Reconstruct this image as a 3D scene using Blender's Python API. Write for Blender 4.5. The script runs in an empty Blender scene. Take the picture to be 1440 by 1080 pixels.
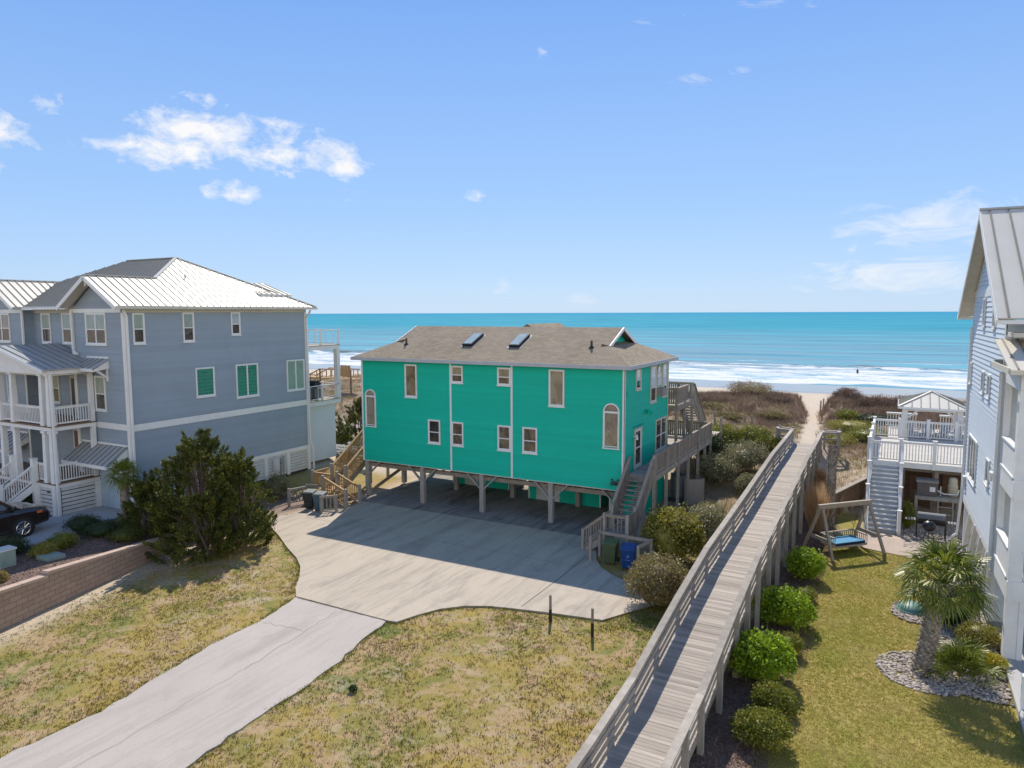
import bpy, math, random
import numpy as np
from mathutils import Vector, Matrix
R=math.radians
scene=bpy.context.scene
COL=scene.collection
random.seed(7); RNG=np.random.default_rng(11)
PI=math.pi

# ---------------------------------------------------------------- materials
MATS={}
def newmat(name):
    m=bpy.data.materials.new(name); m.use_nodes=True
    nt=m.node_tree; nt.nodes.clear()
    out=nt.nodes.new('ShaderNodeOutputMaterial'); b=nt.nodes.new('ShaderNodeBsdfPrincipled')
    nt.links.new(b.outputs[0],out.inputs[0]); MATS[name]=m
    return m,nt,b,out
def N(nt,t,**k):
    n=nt.nodes.new(t)
    for a,v in k.items():
        if a.startswith('i_'): n.inputs[a[2:].replace('_',' ')].default_value=v
        else: setattr(n,a,v)
    return n
def mixc(nt,fac,a,b,mode='MIX'):
    n=nt.nodes.new('ShaderNodeMix'); n.data_type='RGBA'; n.blend_type=mode
    for s,v in ((0,fac),(6,a),(7,b)):
        if hasattr(v,'is_output'): nt.links.new(v,n.inputs[s])
        elif s==0: n.inputs[0].default_value=v
        else: n.inputs[s].default_value=(*v,1) if len(v)==3 else v
    return n.outputs[2]
def ramp(nt,src,a,b):
    n=nt.nodes.new('ShaderNodeMapRange'); n.inputs[1].default_value=a; n.inputs[2].default_value=b
    nt.links.new(src,n.inputs[0]); return n.outputs[0]
def noise(nt,co,scale,detail=4,rough=.55,dist=0,vscale=None):
    if vscale:
        mp=nt.nodes.new('ShaderNodeMapping'); mp.inputs['Scale'].default_value=vscale
        nt.links.new(co,mp.inputs[0]); co=mp.outputs[0]
    n=nt.nodes.new('ShaderNodeTexNoise'); n.inputs['Scale'].default_value=scale
    n.inputs['Detail'].default_value=detail; n.inputs['Roughness'].default_value=rough; n.inputs['Distortion'].default_value=dist
    nt.links.new(co,n.inputs['Vector']); return n.outputs['Fac']
def math_(nt,op,a,b=None,c=None):
    n=nt.nodes.new('ShaderNodeMath'); n.operation=op
    for i,v in enumerate((a,b,c)):
        if v is None: continue
        if hasattr(v,'is_output'): nt.links.new(v,n.inputs[i])
        else: n.inputs[i].default_value=v
    return n.outputs[0]
def objco(nt): return nt.nodes.new('ShaderNodeTexCoord').outputs['Object']
def bump(nt,b,h,strength=.3,dist=.02):
    n=nt.nodes.new('ShaderNodeBump'); n.inputs['Strength'].default_value=strength; n.inputs['Distance'].default_value=dist
    nt.links.new(h,n.inputs['Height']); nt.links.new(n.outputs[0],b.inputs['Normal'])
def pm(name,c1,c2=None,scale=3,rough=.7,bmp=.15,bscale=40,spec=.4,metal=0,island=0,vs=None,coat=0):
    m,nt,b,o=newmat(name); co=objco(nt)
    if c2 is None: c2=tuple(x*.82 for x in c1)
    f=ramp(nt,noise(nt,co,scale,5,.6,vscale=vs),.3,.7)
    c=mixc(nt,f,c1,c2)
    if island:
        g=nt.nodes.new('ShaderNodeNewGeometry')
        k=math_(nt,'MULTIPLY_ADD',g.outputs['Random Per Island'],2*island,1-island)
        v=nt.nodes.new('ShaderNodeCombineColor')
        for i in range(3): nt.links.new(k,v.inputs[i])
        c=mixc(nt,1.0,c,v.outputs[0],'MULTIPLY')
    nt.links.new(c,b.inputs['Base Color'])
    b.inputs['Roughness'].default_value=rough; b.inputs['Specular IOR Level'].default_value=spec; b.inputs['Metallic'].default_value=metal
    b.inputs['Coat Weight'].default_value=coat
    if bmp: bump(nt,b,noise(nt,co,bscale,4,vscale=vs),bmp,.01)
    return m
def leafmat(name,cols,trans=.25,rough=.5,nsc=1.3,namt=.4):
    m,nt,b,o=newmat(name)
    g=nt.nodes.new('ShaderNodeNewGeometry'); cr=nt.nodes.new('ShaderNodeValToRGB')
    el=cr.color_ramp.elements
    for i,c in enumerate(cols):
        p=i/(len(cols)-1)
        e=el[0] if i==0 else (el[-1] if i==len(cols)-1 else el.new(p))
        e.position=p; e.color=(*c,1)
    co=objco(nt); nz=noise(nt,co,nsc,3)
    f=math_(nt,'ADD',math_(nt,'MULTIPLY',g.outputs['Random Per Island'],1-namt),math_(nt,'MULTIPLY',ramp(nt,nz,.36,.64),namt))
    nt.links.new(f,cr.inputs[0]); nt.links.new(cr.outputs[0],b.inputs['Base Color'])
    b.inputs['Roughness'].default_value=rough; b.inputs['Specular IOR Level'].default_value=.35
    if trans:
        t=nt.nodes.new('ShaderNodeBsdfTranslucent'); nt.links.new(cr.outputs[0],t.inputs[0])
        mx=nt.nodes.new('ShaderNodeMixShader'); mx.inputs[0].default_value=trans
        nt.links.new(b.outputs[0],mx.inputs[1]); nt.links.new(t.outputs[0],mx.inputs[2]); nt.links.new(mx.outputs[0],o.inputs[0])
    return m

pm('teal',(.004,.46,.325),(.004,.43,.30),scale=1.2,rough=.55,bmp=.1,bscale=60,vs=(1,1,3),island=.045,spec=.2)
pm('white',(.74,.74,.72),(.66,.66,.64),rough=.5,bmp=.05)
pm('cream_trim',(.62,.58,.48),(.52,.48,.4),rough=.6)
pm('fascia_grey',(.42,.44,.46),(.36,.38,.4),rough=.5)
pm('blue_grey',(.28,.335,.39),(.255,.305,.355),scale=.8,rough=.6,bmp=.1,island=.05)
pm('pale_blue',(.61,.66,.70),(.57,.62,.66),scale=.8,rough=.55,bmp=.08,island=.03)
pm('blue_gable',(.22,.42,.52),(.2,.38,.48),rough=.6)
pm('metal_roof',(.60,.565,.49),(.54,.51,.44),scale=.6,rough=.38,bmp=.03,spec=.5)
pm('metal_roof_grey_shaded',(.34,.36,.38),(.3,.32,.34),scale=.6,rough=.4,bmp=.03,spec=.5)  # grey copy of the roof metal; paints the shaded slopes darker
pm('metal_seam',(.22,.205,.165),rough=.5,bmp=0)  # seam colour darkened to stand in for seam shadow lines
pm('new_wood',(.46,.30,.14),(.34,.21,.10),scale=3,rough=.75,bmp=.3,bscale=30,island=.18)
pm('old_wood',(.30,.25,.20),(.20,.165,.13),scale=4,rough=.85,bmp=.4,bscale=30,island=.2)
pm('grey_wood',(.36,.32,.27),(.25,.22,.185),scale=4,rough=.85,bmp=.4,bscale=30,island=.18)
pm('deck_plank',(.40,.35,.295),(.31,.27,.23),scale=1.5,rough=.85,bmp=.4,bscale=20,island=.22,vs=(1,8,1))
pm('deck_plank_pale',(.52,.48,.42),(.44,.41,.36),scale=2,rough=.8,bmp=.2,island=.08)
pm('brown_board',(.22,.145,.09),(.16,.1,.065),scale=3,rough=.85,bmp=.3,vs=(1,1,6),island=.15)
pm('swing_wood',(.38,.32,.25),(.31,.26,.205),scale=5,rough=.8,bmp=.3,island=.1)
pm('post_wood',(.36,.34,.30),(.24,.22,.19),scale=3,rough=.85,bmp=.3,vs=(6,6,1))
pm('joint_grey',(.16,.14,.115),rough=.9,bmp=0)
pm('dark_joint',(.05,.045,.04),rough=.9,bmp=0)
pm('black_metal',(.015,.015,.017),rough=.35,bmp=0,spec=.5)
pm('grey_metal',(.35,.36,.37),rough=.35,bmp=0,metal=.3)
pm('ac_grey',(.16,.17,.18),rough=.5,bmp=.1)
pm('ac_top',(.05,.055,.06),rough=.5)
pm('screen_grey',(.30,.28,.26),(.24,.225,.21),scale=3,rough=.8,bmp=.2)
pm('bin_green',(.075,.11,.045),rough=.45,bmp=.05)
pm('bin_blue',(.01,.06,.22),rough=.4,bmp=.05)
pm('bin_blue_grey',(.07,.13,.17),rough=.5,bmp=.05)
pm('bin_dark',(.035,.038,.035),rough=.5)
pm('bin_lid_grey',(.16,.17,.17),rough=.5)
pm('cushion_blue',(.06,.25,.42),rough=.8,bmp=.2)
pm('cushion_navy',(.012,.022,.05),rough=.8)
pm('chair_blue',(.38,.48,.56),rough=.5)
pm('brown_door',(.16,.075,.035),(.11,.05,.025),rough=.5,vs=(4,1,1))
pm('dark_door',(.03,.035,.04),rough=.3)
pm('garage_blue',(.42,.52,.6),rough=.5)
pm('car_paint',(.022,.016,.015),rough=.18,bmp=0,coat=.8)
pm('chrome',(.55,.56,.57),rough=.2,metal=.9,bmp=0)
pm('tyre',(.02,.02,.02),rough=.8)
pm('headlight',(.55,.6,.65),rough=.1,bmp=0,coat=1)
pm('lamp_orange',(.5,.12,.04),rough=.2,bmp=0)
pm('lid_teal',(.12,.25,.21),rough=.5)
pm('box_brown',(.13,.11,.105),rough=.6)
pm('tank_beige',(.5,.44,.31),rough=.5)
pm('pipe_white',(.7,.7,.68),rough=.4,bmp=0)
pm('bark_cedar',(.22,.16,.12),(.14,.1,.08),rough=.9,bmp=.5,vs=(3,3,1))
pm('bark_palm',(.34,.29,.24),(.22,.185,.15),scale=8,rough=.9,bmp=.5,island=.5)
pm('skin',(.35,.2,.13),rough=.6,bmp=0)
pm('wetsuit',(.012,.012,.02),rough=.5,bmp=0)
pm('umbrella_teal',(.02,.2,.24),rough=.7)
pm('rope',(.4,.36,.3),rough=.9)
pm('utility_green',(.25,.32,.27),rough=.5)
pm('white_soft',(.6,.6,.58),rough=.6)
# window panes
def pane(name,c,c2,rough=.04,sc=1.5):
    m,nt,b,o=newmat(name); co=objco(nt)
    f=ramp(nt,noise(nt,co,sc,4,.7,1.6,vscale=(1,1,.6)),.42,.58)  # noise between two tones paints varied reflections into the opaque pane
    nt.links.new(mixc(nt,f,c,c2),b.inputs['Base Color'])
    b.inputs['Roughness'].default_value=rough; b.inputs['IOR'].default_value=1.75
    bump(nt,b,noise(nt,co,1.2,2),.04,.05)
pane('glass_dark',(.035,.035,.035),(.085,.07,.055))
pane('glass_brown_reflection',(.09,.07,.05),(.2,.16,.11))  # brownish reflections painted as the pane colour
pane('glass_blind',(.30,.34,.28),(.24,.3,.26),.1)
pane('glass_curtain',(.20,.165,.12),(.3,.25,.18),.06)
pane('glass_green',(.03,.15,.10),(.10,.19,.13),.06,4)
gm=MATS['glass_green']; gn=gm.node_tree; wv_=gn.nodes.new('ShaderNodeTexWave'); wv_.bands_direction='Z'; wv_.inputs['Scale'].default_value=1.6; wv_.inputs['Distortion'].default_value=.6; gn.links.new(objco(gn),wv_.inputs['Vector'])
gb=[n for n in gn.nodes if n.type=='BSDF_PRINCIPLED'][0]; src=gb.inputs['Base Color'].links[0].from_socket; gn.links.new(mixc(gn,ramp(gn,wv_.outputs['Fac'],.2,.6),src,(.05,.24,.17)),gb.inputs['Base Color'])
pane('glass_sky_reflection',(.42,.45,.48),(.32,.36,.4),.03)  # pale sky reflection painted as the pane colour
pane('glass_skylight',(.35,.42,.42),(.3,.37,.38),.05)
# shingles
m,nt,b,o=newmat('shingle'); co=objco(nt)
br=N(nt,'ShaderNodeTexBrick'); br.inputs['Scale'].default_value=1; br.inputs['Brick Width'].default_value=.30; br.inputs['Row Height'].default_value=.14
br.inputs['Mortar Size'].default_value=.008; br.inputs['Bias'].default_value=0
br.inputs['Color1'].default_value=(.31,.255,.175,1); br.inputs['Color2'].default_value=(.19,.155,.11,1); br.inputs['Mortar'].default_value=(.07,.06,.05,1)
nt.links.new(nt.nodes.new('ShaderNodeUVMap').outputs[0],br.inputs['Vector'])
uvn=nt.nodes.new('ShaderNodeUVMap').outputs[0]
c=mixc(nt,ramp(nt,noise(nt,co,.5,5,.7),.35,.68),br.outputs[0],(.37,.315,.235))
c=mixc(nt,ramp(nt,noise(nt,uvn,14,2),.35,.65),c,(.20,.165,.13))
c2=mixc(nt,.6,br.outputs[0],c)
nt.links.new(c2,b.inputs['Base Color']); b.inputs['Roughness'].default_value=.92; b.inputs['Specular IOR Level'].default_value=.2
bump(nt,b,br.outputs['Fac'],-.6,.02)
# concrete
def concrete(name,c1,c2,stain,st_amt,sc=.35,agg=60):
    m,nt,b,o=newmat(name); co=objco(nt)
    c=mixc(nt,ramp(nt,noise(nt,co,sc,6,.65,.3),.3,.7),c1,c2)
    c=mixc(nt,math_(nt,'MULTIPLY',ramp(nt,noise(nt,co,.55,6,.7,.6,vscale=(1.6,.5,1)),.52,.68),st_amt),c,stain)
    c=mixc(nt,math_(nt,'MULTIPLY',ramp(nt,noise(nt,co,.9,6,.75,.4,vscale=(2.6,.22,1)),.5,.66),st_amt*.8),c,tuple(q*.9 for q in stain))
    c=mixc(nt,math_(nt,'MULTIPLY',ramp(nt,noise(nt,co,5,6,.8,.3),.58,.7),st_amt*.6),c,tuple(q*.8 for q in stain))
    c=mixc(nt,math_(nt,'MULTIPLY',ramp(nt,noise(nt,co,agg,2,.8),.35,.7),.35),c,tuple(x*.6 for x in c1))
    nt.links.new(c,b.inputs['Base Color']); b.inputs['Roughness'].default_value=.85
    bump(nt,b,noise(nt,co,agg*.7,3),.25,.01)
concrete('concrete',(.45,.38,.30),(.39,.33,.26),(.23,.20,.165),.75)
concrete('concrete_old',(.42,.375,.335),(.37,.33,.295),(.29,.26,.23),.6,agg=30)
concrete('concrete_stained_shade',(.30,.275,.24),(.19,.17,.15),(.06,.052,.045),.9,sc=.6)  # stained concrete, with the shade under the house toned into its colour
concrete('concrete_cool',(.42,.42,.41),(.36,.36,.36),(.25,.25,.25),.4)
concrete('paver',(.42,.34,.28),(.36,.29,.24),(.3,.24,.2),.5,sc=2)
# split block wall
m,nt,b,o=newmat('block'); co=nt.nodes.new('ShaderNodeUVMap').outputs[0]
br=N(nt,'ShaderNodeTexBrick'); br.inputs['Scale'].default_value=1; br.inputs['Brick Width'].default_value=.46; br.inputs['Row Height'].default_value=.2
br.inputs['Mortar Size'].default_value=.008; br.inputs['Color1'].default_value=(.38,.27,.20,1); br.inputs['Color2'].default_value=(.30,.215,.16,1); br.inputs['Mortar'].default_value=(.09,.065,.05,1)
nt.links.new(co,br.inputs['Vector'])
c=mixc(nt,math_(nt,'MULTIPLY',ramp(nt,noise(nt,co,18,4,.7),.3,.7),.35),br.outputs[0],(.20,.145,.11))
nt.links.new(c,b.inputs['Base Color']); b.inputs['Roughness'].default_value=.95
bump(nt,b,noise(nt,co,25,4,.7),.6,.02)

# foliage
leafmat('leaf_cedar',[(.02,.032,.008),(.055,.075,.014),(.12,.135,.02),(.30,.28,.045)],.25)
leafmat('leaf_bright',[(.09,.15,.01),(.18,.28,.015),(.32,.45,.025),(.5,.58,.06)],.35,.4)
leafmat('leaf_mid',[(.07,.085,.012),(.14,.16,.02),(.24,.24,.03),(.33,.31,.06)],.3)
leafmat('leaf_olive',[(.10,.08,.02),(.2,.18,.03),(.34,.31,.05),(.45,.36,.15)],.3)
leafmat('leaf_brown',[(.15,.10,.05),(.28,.2,.10),(.22,.21,.05),(.48,.38,.23)],.25)
leafmat('leaf_greygreen',[(.12,.12,.05),(.22,.21,.10),(.32,.3,.17),(.4,.34,.22)],.25)
leafmat('leaf_dark',[(.015,.03,.01),(.03,.05,.013),(.05,.08,.018)],.15)
leafmat('leaf_yellow',[(.35,.28,.02),(.5,.42,.03),(.2,.22,.03)],.2)
leafmat('leaf_palm',[(.05,.08,.012),(.11,.15,.018),(.19,.22,.03),(.33,.31,.08)],.3,.4)
leafmat('leaf_deadpalm',[(.3,.22,.12),(.4,.31,.18),(.2,.15,.08)],.2)
leafmat('grass_tan',[(.45,.29,.15),(.6,.42,.25),(.36,.2,.10)],.4)
leafmat('brush',[(.17,.11,.065),(.28,.20,.125),(.40,.30,.19),(.26,.24,.07),(.52,.42,.27)],.25,.8,.45,.65)
leafmat('brush_purple',[(.13,.08,.06),(.23,.155,.115),(.36,.27,.19)],.2,.8,.35,.6)
leafmat('oats',[(.45,.37,.25),(.36,.28,.17)],.3)
leafmat('tuft_plain',[(.13,.17,.015),(.26,.25,.03),(.42,.31,.08),(.5,.37,.16)],.4)
leafmat('tuft_lush',[(.24,.27,.03),(.34,.31,.06),(.42,.34,.11),(.48,.4,.18)],.45,.6,.5,.6)
leafmat('cobble',[(.10,.085,.07),(.42,.36,.30),(.22,.17,.13),(.5,.44,.38),(.18,.17,.17),(.42,.30,.21)],0,.8)

# ground (one sheet, masks by place)
m,nt,b,o=newmat('ground'); co=objco(nt)
def attr(n):
    a=nt.nodes.new('ShaderNodeAttribute'); a.attribute_name=n; return a.outputs['Fac']
n_big=noise(nt,co,.32,4,.6,.4); n_mid=noise(nt,co,1.3,5,.65,.6); n_f=noise(nt,co,9,4,.7); n_ff=noise(nt,co,45,3,.7)
sand=mixc(nt,ramp(nt,n_mid,.3,.7),(.52,.44,.34),(.44,.36,.27))
sand=mixc(nt,math_(nt,'MULTIPLY',ramp(nt,n_ff,.45,.7),.5),sand,(.32,.25,.18))
def lawn_color(nt,co,patch):
    nb=noise(nt,co,.22,4,.6,.5); nm=noise(nt,co,1.1,5,.7,.8); nf=noise(nt,co,10,4,.75); nff=noise(nt,co,40,3,.75); n2=noise(nt,co,3.4,5,.75,.8)
    c=mixc(nt,ramp(nt,nb,.36,.54),(.115,.14,.016),(.31,.225,.045))
    c=mixc(nt,ramp(nt,nm,.48,.58),c,(.36,.245,.12))
    c=mixc(nt,math_(nt,'MULTIPLY',ramp(nt,n2,.58,.65),.6),c,(.12,.155,.018))
    c=mixc(nt,math_(nt,'MULTIPLY',ramp(nt,nf,.52,.64),.6),c,(.22,.16,.09))
    c=mixc(nt,math_(nt,'MULTIPLY',math_(nt,'MULTIPLY',ramp(nt,noise(nt,co,.75,6,.75,1.0),.52,.6),ramp(nt,nf,.38,.5)),math_(nt,'MULTIPLY',patch,.75)),c,(.44,.36,.26))
    c=mixc(nt,math_(nt,'MULTIPLY',ramp(nt,nff,.52,.64),.6),c,(.09,.072,.025))
    return mixc(nt,math_(nt,'MULTIPLY',ramp(nt,noise(nt,co,32,2,.7),.6,.66),.4),c,(.48,.41,.29))
grass=lawn_color(nt,co,attr('patchy'))
lush=mixc(nt,ramp(nt,n_big,.42,.56),(.215,.235,.03),(.40,.30,.09))
lush=mixc(nt,ramp(nt,n_mid,.4,.65),lush,(.31,.26,.065))
lush=mixc(nt,math_(nt,'MULTIPLY',ramp(nt,n_ff,.4,.6),.6),lush,(.13,.115,.02)); lush=mixc(nt,math_(nt,'MULTIPLY',ramp(nt,noise(nt,co,.9,4,.6,.5),.55,.68),.5),lush,(.34,.255,.10))
mulch=mixc(nt,ramp(nt,n_ff,.35,.65),(.20,.13,.10),(.10,.065,.05))
mulch=mixc(nt,ramp(nt,n_f,.5,.7),mulch,(.30,.22,.17))
dune=mixc(nt,ramp(nt,n_mid,.4,.6),(.25,.175,.105),(.15,.10,.065))
dune=mixc(nt,math_(nt,'MULTIPLY',ramp(nt,n_f,.58,.7),.6),dune,(.40,.32,.22))
c=mixc(nt,attr('lawn'),sand,grass); c=mixc(nt,attr('lush'),c,lush); c=mixc(nt,attr('mulch'),c,mulch); c=mixc(nt,attr('dune'),c,dune)
wet=attr('wet'); c=mixc(nt,wet,c,(.22,.19,.16))
nt.links.new(c,b.inputs['Base Color'])
rr=mixc(nt,wet,(.95,.95,.95),(.12,.12,.12)); nt.links.new(rr,b.inputs['Roughness']); b.inputs['Specular IOR Level'].default_value=.4
bump(nt,b,math_(nt,'MULTIPLY',n_ff,math_(nt,'SUBTRACT',1,wet)),.5,.04)

m,nt,b,o=newmat('tuft'); co=nt.nodes.new('ShaderNodeNewGeometry'); pos=co.outputs['Position']
c=lawn_color(nt,pos,.35); k=math_(nt,'MULTIPLY_ADD',co.outputs['Random Per Island'],1.0,.5); v=nt.nodes.new('ShaderNodeCombineColor'); [nt.links.new(k,v.inputs[i]) for i in range(3)]
nt.links.new(mixc(nt,1.0,c,v.outputs[0],'MULTIPLY'),b.inputs['Base Color']); b.inputs['Roughness'].default_value=.7; b.inputs['Specular IOR Level'].default_value=.2
# sea
m,nt,b,o=newmat('sea'); co=objco(nt)
sp=nt.nodes.new('ShaderNodeSeparateXYZ'); nt.links.new(co,sp.inputs[0]); Y=sp.outputs[1]
wob=math_(nt,'MULTIPLY',math_(nt,'SUBTRACT',noise(nt,co,.02,3,.6,vscale=(1,.3,1)),.5),30)
Yw=math_(nt,'ADD',Y,wob)
far=ramp(nt,Yw,210,700); veryfar=ramp(nt,Y,900,5000)
c=mixc(nt,far,(.18,.29,.355),(.035,.235,.31)); c=mixc(nt,veryfar,c,(.02,.20,.32))
st=noise(nt,co,.02,4,.6,.4,vscale=(.35,2.2,1)); c=mixc(nt,math_(nt,'MULTIPLY',ramp(nt,st,.42,.62),.45),c,(.10,.42,.52))
st2=noise(nt,co,.06,4,.6,.4,vscale=(.25,2.4,1)); c=mixc(nt,math_(nt,'MULTIPLY',ramp(nt,st2,.5,.66),.5),c,(.02,.18,.28))
# foam: several swash bands
fn=noise(nt,co,.16,6,.7,1.2,vscale=(.45,1.4,1)); fn2=noise(nt,co,1.1,5,.7,1.0,vscale=(.5,1.5,1)); fw=noise(nt,co,.035,3,.6,vscale=(1,.1,1))
yy=math_(nt,'ADD',Y,math_(nt,'MULTIPLY',math_(nt,'SUBTRACT',fw,.5),26))
def band(a,b_,c_,d): return math_(nt,'MULTIPLY',ramp(nt,yy,a,b_),ramp(nt,yy,d,c_))
inner=band(150,153,185,191)
foam=math_(nt,'MULTIPLY',inner,ramp(nt,math_(nt,'ADD',fn,math_(nt,'MULTIPLY',fn2,.6)),.66,.86))
edge=math_(nt,'MULTIPLY',band(149,151.5,154,159),.9)
crest=math_(nt,'MULTIPLY',band(189,192,196,199),ramp(nt,fn,.44,.54))
far1=math_(nt,'MULTIPLY',band(214,217,219,222),ramp(nt,fn,.56,.64))
far2=math_(nt,'MULTIPLY',band(250,253,255,258),ramp(nt,fn,.62,.68))
allf=math_(nt,'MAXIMUM',math_(nt,'MAXIMUM',foam,edge),math_(nt,'MAXIMUM',crest,math_(nt,'MAXIMUM',far1,far2)))
back=math_(nt,'MULTIPLY',band(198,200,202,206),.8); c=mixc(nt,back,c,(.13,.12,.09))
c=mixc(nt,allf,c,(.66,.66,.67)); nt.links.new(c,b.inputs['Base Color'])
nt.links.new(math_(nt,'ADD',.4,math_(nt,'MULTIPLY',allf,.5)),b.inputs['Roughness']); b.inputs['IOR'].default_value=1.33; b.inputs['Specular IOR Level'].default_value=.0; b.inputs['Coat Weight'].default_value=.14; b.inputs['Coat Roughness'].default_value=.25; b.inputs['Coat IOR'].default_value=1.33
w1=noise(nt,co,.25,5,.65,.3,vscale=(.45,1.5,1)); w2=noise(nt,co,1.5,4,.6,vscale=(.6,1.4,1))
bump(nt,b,math_(nt,'ADD',w1,math_(nt,'MULTIPLY',w2,.25)),.8,.9)

# ---------------------------------------------------------------- mesh helpers
ORG={}
class MB:
    def __init__(s): s.v=[]; s.f=[]; s.uv=None
    def add(s,vs,fs):
        n=len(s.v); s.v.extend(tuple(map(float,v)) for v in vs); s.f.extend(tuple(i+n for i in f) for f in fs); return s
    def box(s,x0,x1,y0,y1,z0,z1):
        return s.add([(x0,y0,z0),(x1,y0,z0),(x1,y1,z0),(x0,y1,z0),(x0,y0,z1),(x1,y0,z1),(x1,y1,z1),(x0,y1,z1)],
            [(0,3,2,1),(4,5,6,7),(0,1,5,4),(1,2,6,5),(2,3,7,6),(3,0,4,7)])
    def bar(s,a,b,w,h=None,up=(0,0,1)):
        a=Vector(a);b=Vector(b);h=h or w; d=(b-a).normalized(); up=Vector(up)
        if abs(d.dot(up))>.98: up=Vector((0,1,0))
        sd=d.cross(up).normalized(); u=sd.cross(d).normalized()
        sd*=w/2; u*=h/2
        vs=[a-sd-u,a+sd-u,a+sd+u,a-sd+u,b-sd-u,b+sd-u,b+sd+u,b-sd+u]
        return s.add(vs,[(0,1,2,3),(7,6,5,4),(0,4,5,1),(1,5,6,2),(2,6,7,3),(3,7,4,0)])
    def cyl(s,a,b,r0,r1=None,n=12,caps=True):
        a=Vector(a);b=Vector(b);r1=r0 if r1 is None else r1
        d=(b-a).normalized(); t=Vector((1,0,0)) if abs(d.x)<.9 else Vector((0,1,0))
        p=d.cross(t).normalized(); q=d.cross(p)
        vs=[]
        for c,r in ((a,r0),(b,r1)):
            for i in range(n):
                t=2*PI*i/n; vs.append(c+p*(r*math.cos(t))+q*(r*math.sin(t)))
        fs=[(i,(i+1)%n,n+(i+1)%n,n+i) for i in range(n)]
        if caps: fs+= [tuple(range(n-1,-1,-1)),tuple(range(n,2*n))]
        return s.add(vs,fs)
    def prism(s,pts,z0,z1):
        n=len(pts)
        a=sum(pts[i][0]*pts[(i+1)%n][1]-pts[(i+1)%n][0]*pts[i][1] for i in range(n))
        if a<0: pts=pts[::-1]
        vs=[(x,y,z0) for x,y in pts]+[(x,y,z1) for x,y in pts]
        return s.add(vs,[tuple(range(n-1,-1,-1)),tuple(range(n,2*n))]+[(i,(i+1)%n,n+(i+1)%n,n+i) for i in range(n)])
    def poly3(s,pts,thick,d):
        # closed slab from a planar polygon, extruded by vector d*thick
        d=Vector(d)*thick; n=len(pts); p=[Vector(q) for q in pts]
        return s.add(p+[q+d for q in p],[tuple(range(n)),tuple(range(2*n-1,n-1,-1))]+[(i,n+i,n+(i+1)%n,(i+1)%n) for i in range(n)])
    def ell(s,c,r,nu=12,nv=8,v0=-1,v1=1):
        vs=[];fs=[]
        for j in range(nv+1):
            t=(v0+(v1-v0)*j/nv)*PI/2
            for i in range(nu):
                a=2*PI*i/nu; vs.append((c[0]+r[0]*math.cos(t)*math.cos(a),c[1]+r[1]*math.cos(t)*math.sin(a),c[2]+r[2]*math.sin(t)))
        for j in range(nv):
            for i in range(nu):
                fs.append((j*nu+i,j*nu+(i+1)%nu,(j+1)*nu+(i+1)%nu,(j+1)*nu+i))
        return s.add(vs,fs)
    def lathe(s,prof,c,n=20):
        vs=[];fs=[]
        for r,z in prof:
            for i in range(n):
                a=2*PI*i/n; vs.append((c[0]+r*math.cos(a),c[1]+r*math.sin(a),c[2]+z))
        for j in range(len(prof)-1):
            for i in range(n): fs.append((j*n+i,j*n+(i+1)%n,(j+1)*n+(i+1)%n,(j+1)*n+i))
        return s.add(vs,fs)
    def build(s,name,mat,parent=None,smooth=False,loc=None,bevel=0):
        me=bpy.data.meshes.new(name)
        o=bpy.data.objects.new(name,me); COL.objects.link(o)
        org=Vector((0,0,0))
        if parent is not None:
            o.parent=parent; org=ORG.get(root_of(parent).name,Vector((0,0,0)))
        elif loc is not None:
            org=Vector(loc); o.location=org; ORG[o.name]=org
        me.from_pydata([tuple(Vector(v)-org) for v in s.v],[],s.f)
        me.materials.append(MATS[mat])
        if s.uv=='plane':
            uvl=me.uv_layers.new(name='UVMap')
            for p in me.polygons:
                nrm=p.normal; e=Vector((0,0,1)).cross(nrm)
                e=e.normalized() if e.length>.01 else Vector((1,0,0))
                f=nrm.cross(e)
                for li in p.loop_indices:
                    co=me.vertices[me.loops[li].vertex_index].co
                    uvl.data[li].uv=(co.dot(e),co.dot(f))
        if smooth: me.polygons.foreach_set('use_smooth',[True]*len(me.polygons))
        if bevel:
            md=o.modifiers.new('b','BEVEL'); md.width=bevel; md.segments=2; md.limit_method='ANGLE'
        return o
def root_of(o):
    while o.parent: o=o.parent
    return o
def tag(o,label=None,cat=None,group=None,kind=None):
    if label: o['label']=label
    if cat: o['category']=cat
    if group: o['group']=group
    if kind: o['kind']=kind
    return o
def thing(name,label,cat,loc=(0,0,0),group=None,rotz=0,local=False):
    o=bpy.data.objects.new(name,None); COL.objects.link(o); o.location=loc; o.rotation_euler=(0,0,rotz); o.empty_display_size=.3
    ORG[o.name]=Vector((0,0,0)) if local else Vector(loc)
    return tag(o,label,cat,group)
def kids(o): return [c for c in bpy.data.objects if c.parent==o]
def copy_thing(src,loc,rotz=0,label=None,group=None,scale=None,table=None):
    r=src.copy(); COL.objects.link(r); r.location=loc; r.rotation_euler=(0,0,rotz)
    if scale: r.scale=scale
    if label: r['label']=label
    if group: r['group']=group
    for ch in kids(src):
        c=ch.copy(); COL.objects.link(c); c.parent=r
        for g in kids(ch):
            d=g.copy(); COL.objects.link(d); d.parent=c
    return r
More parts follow.
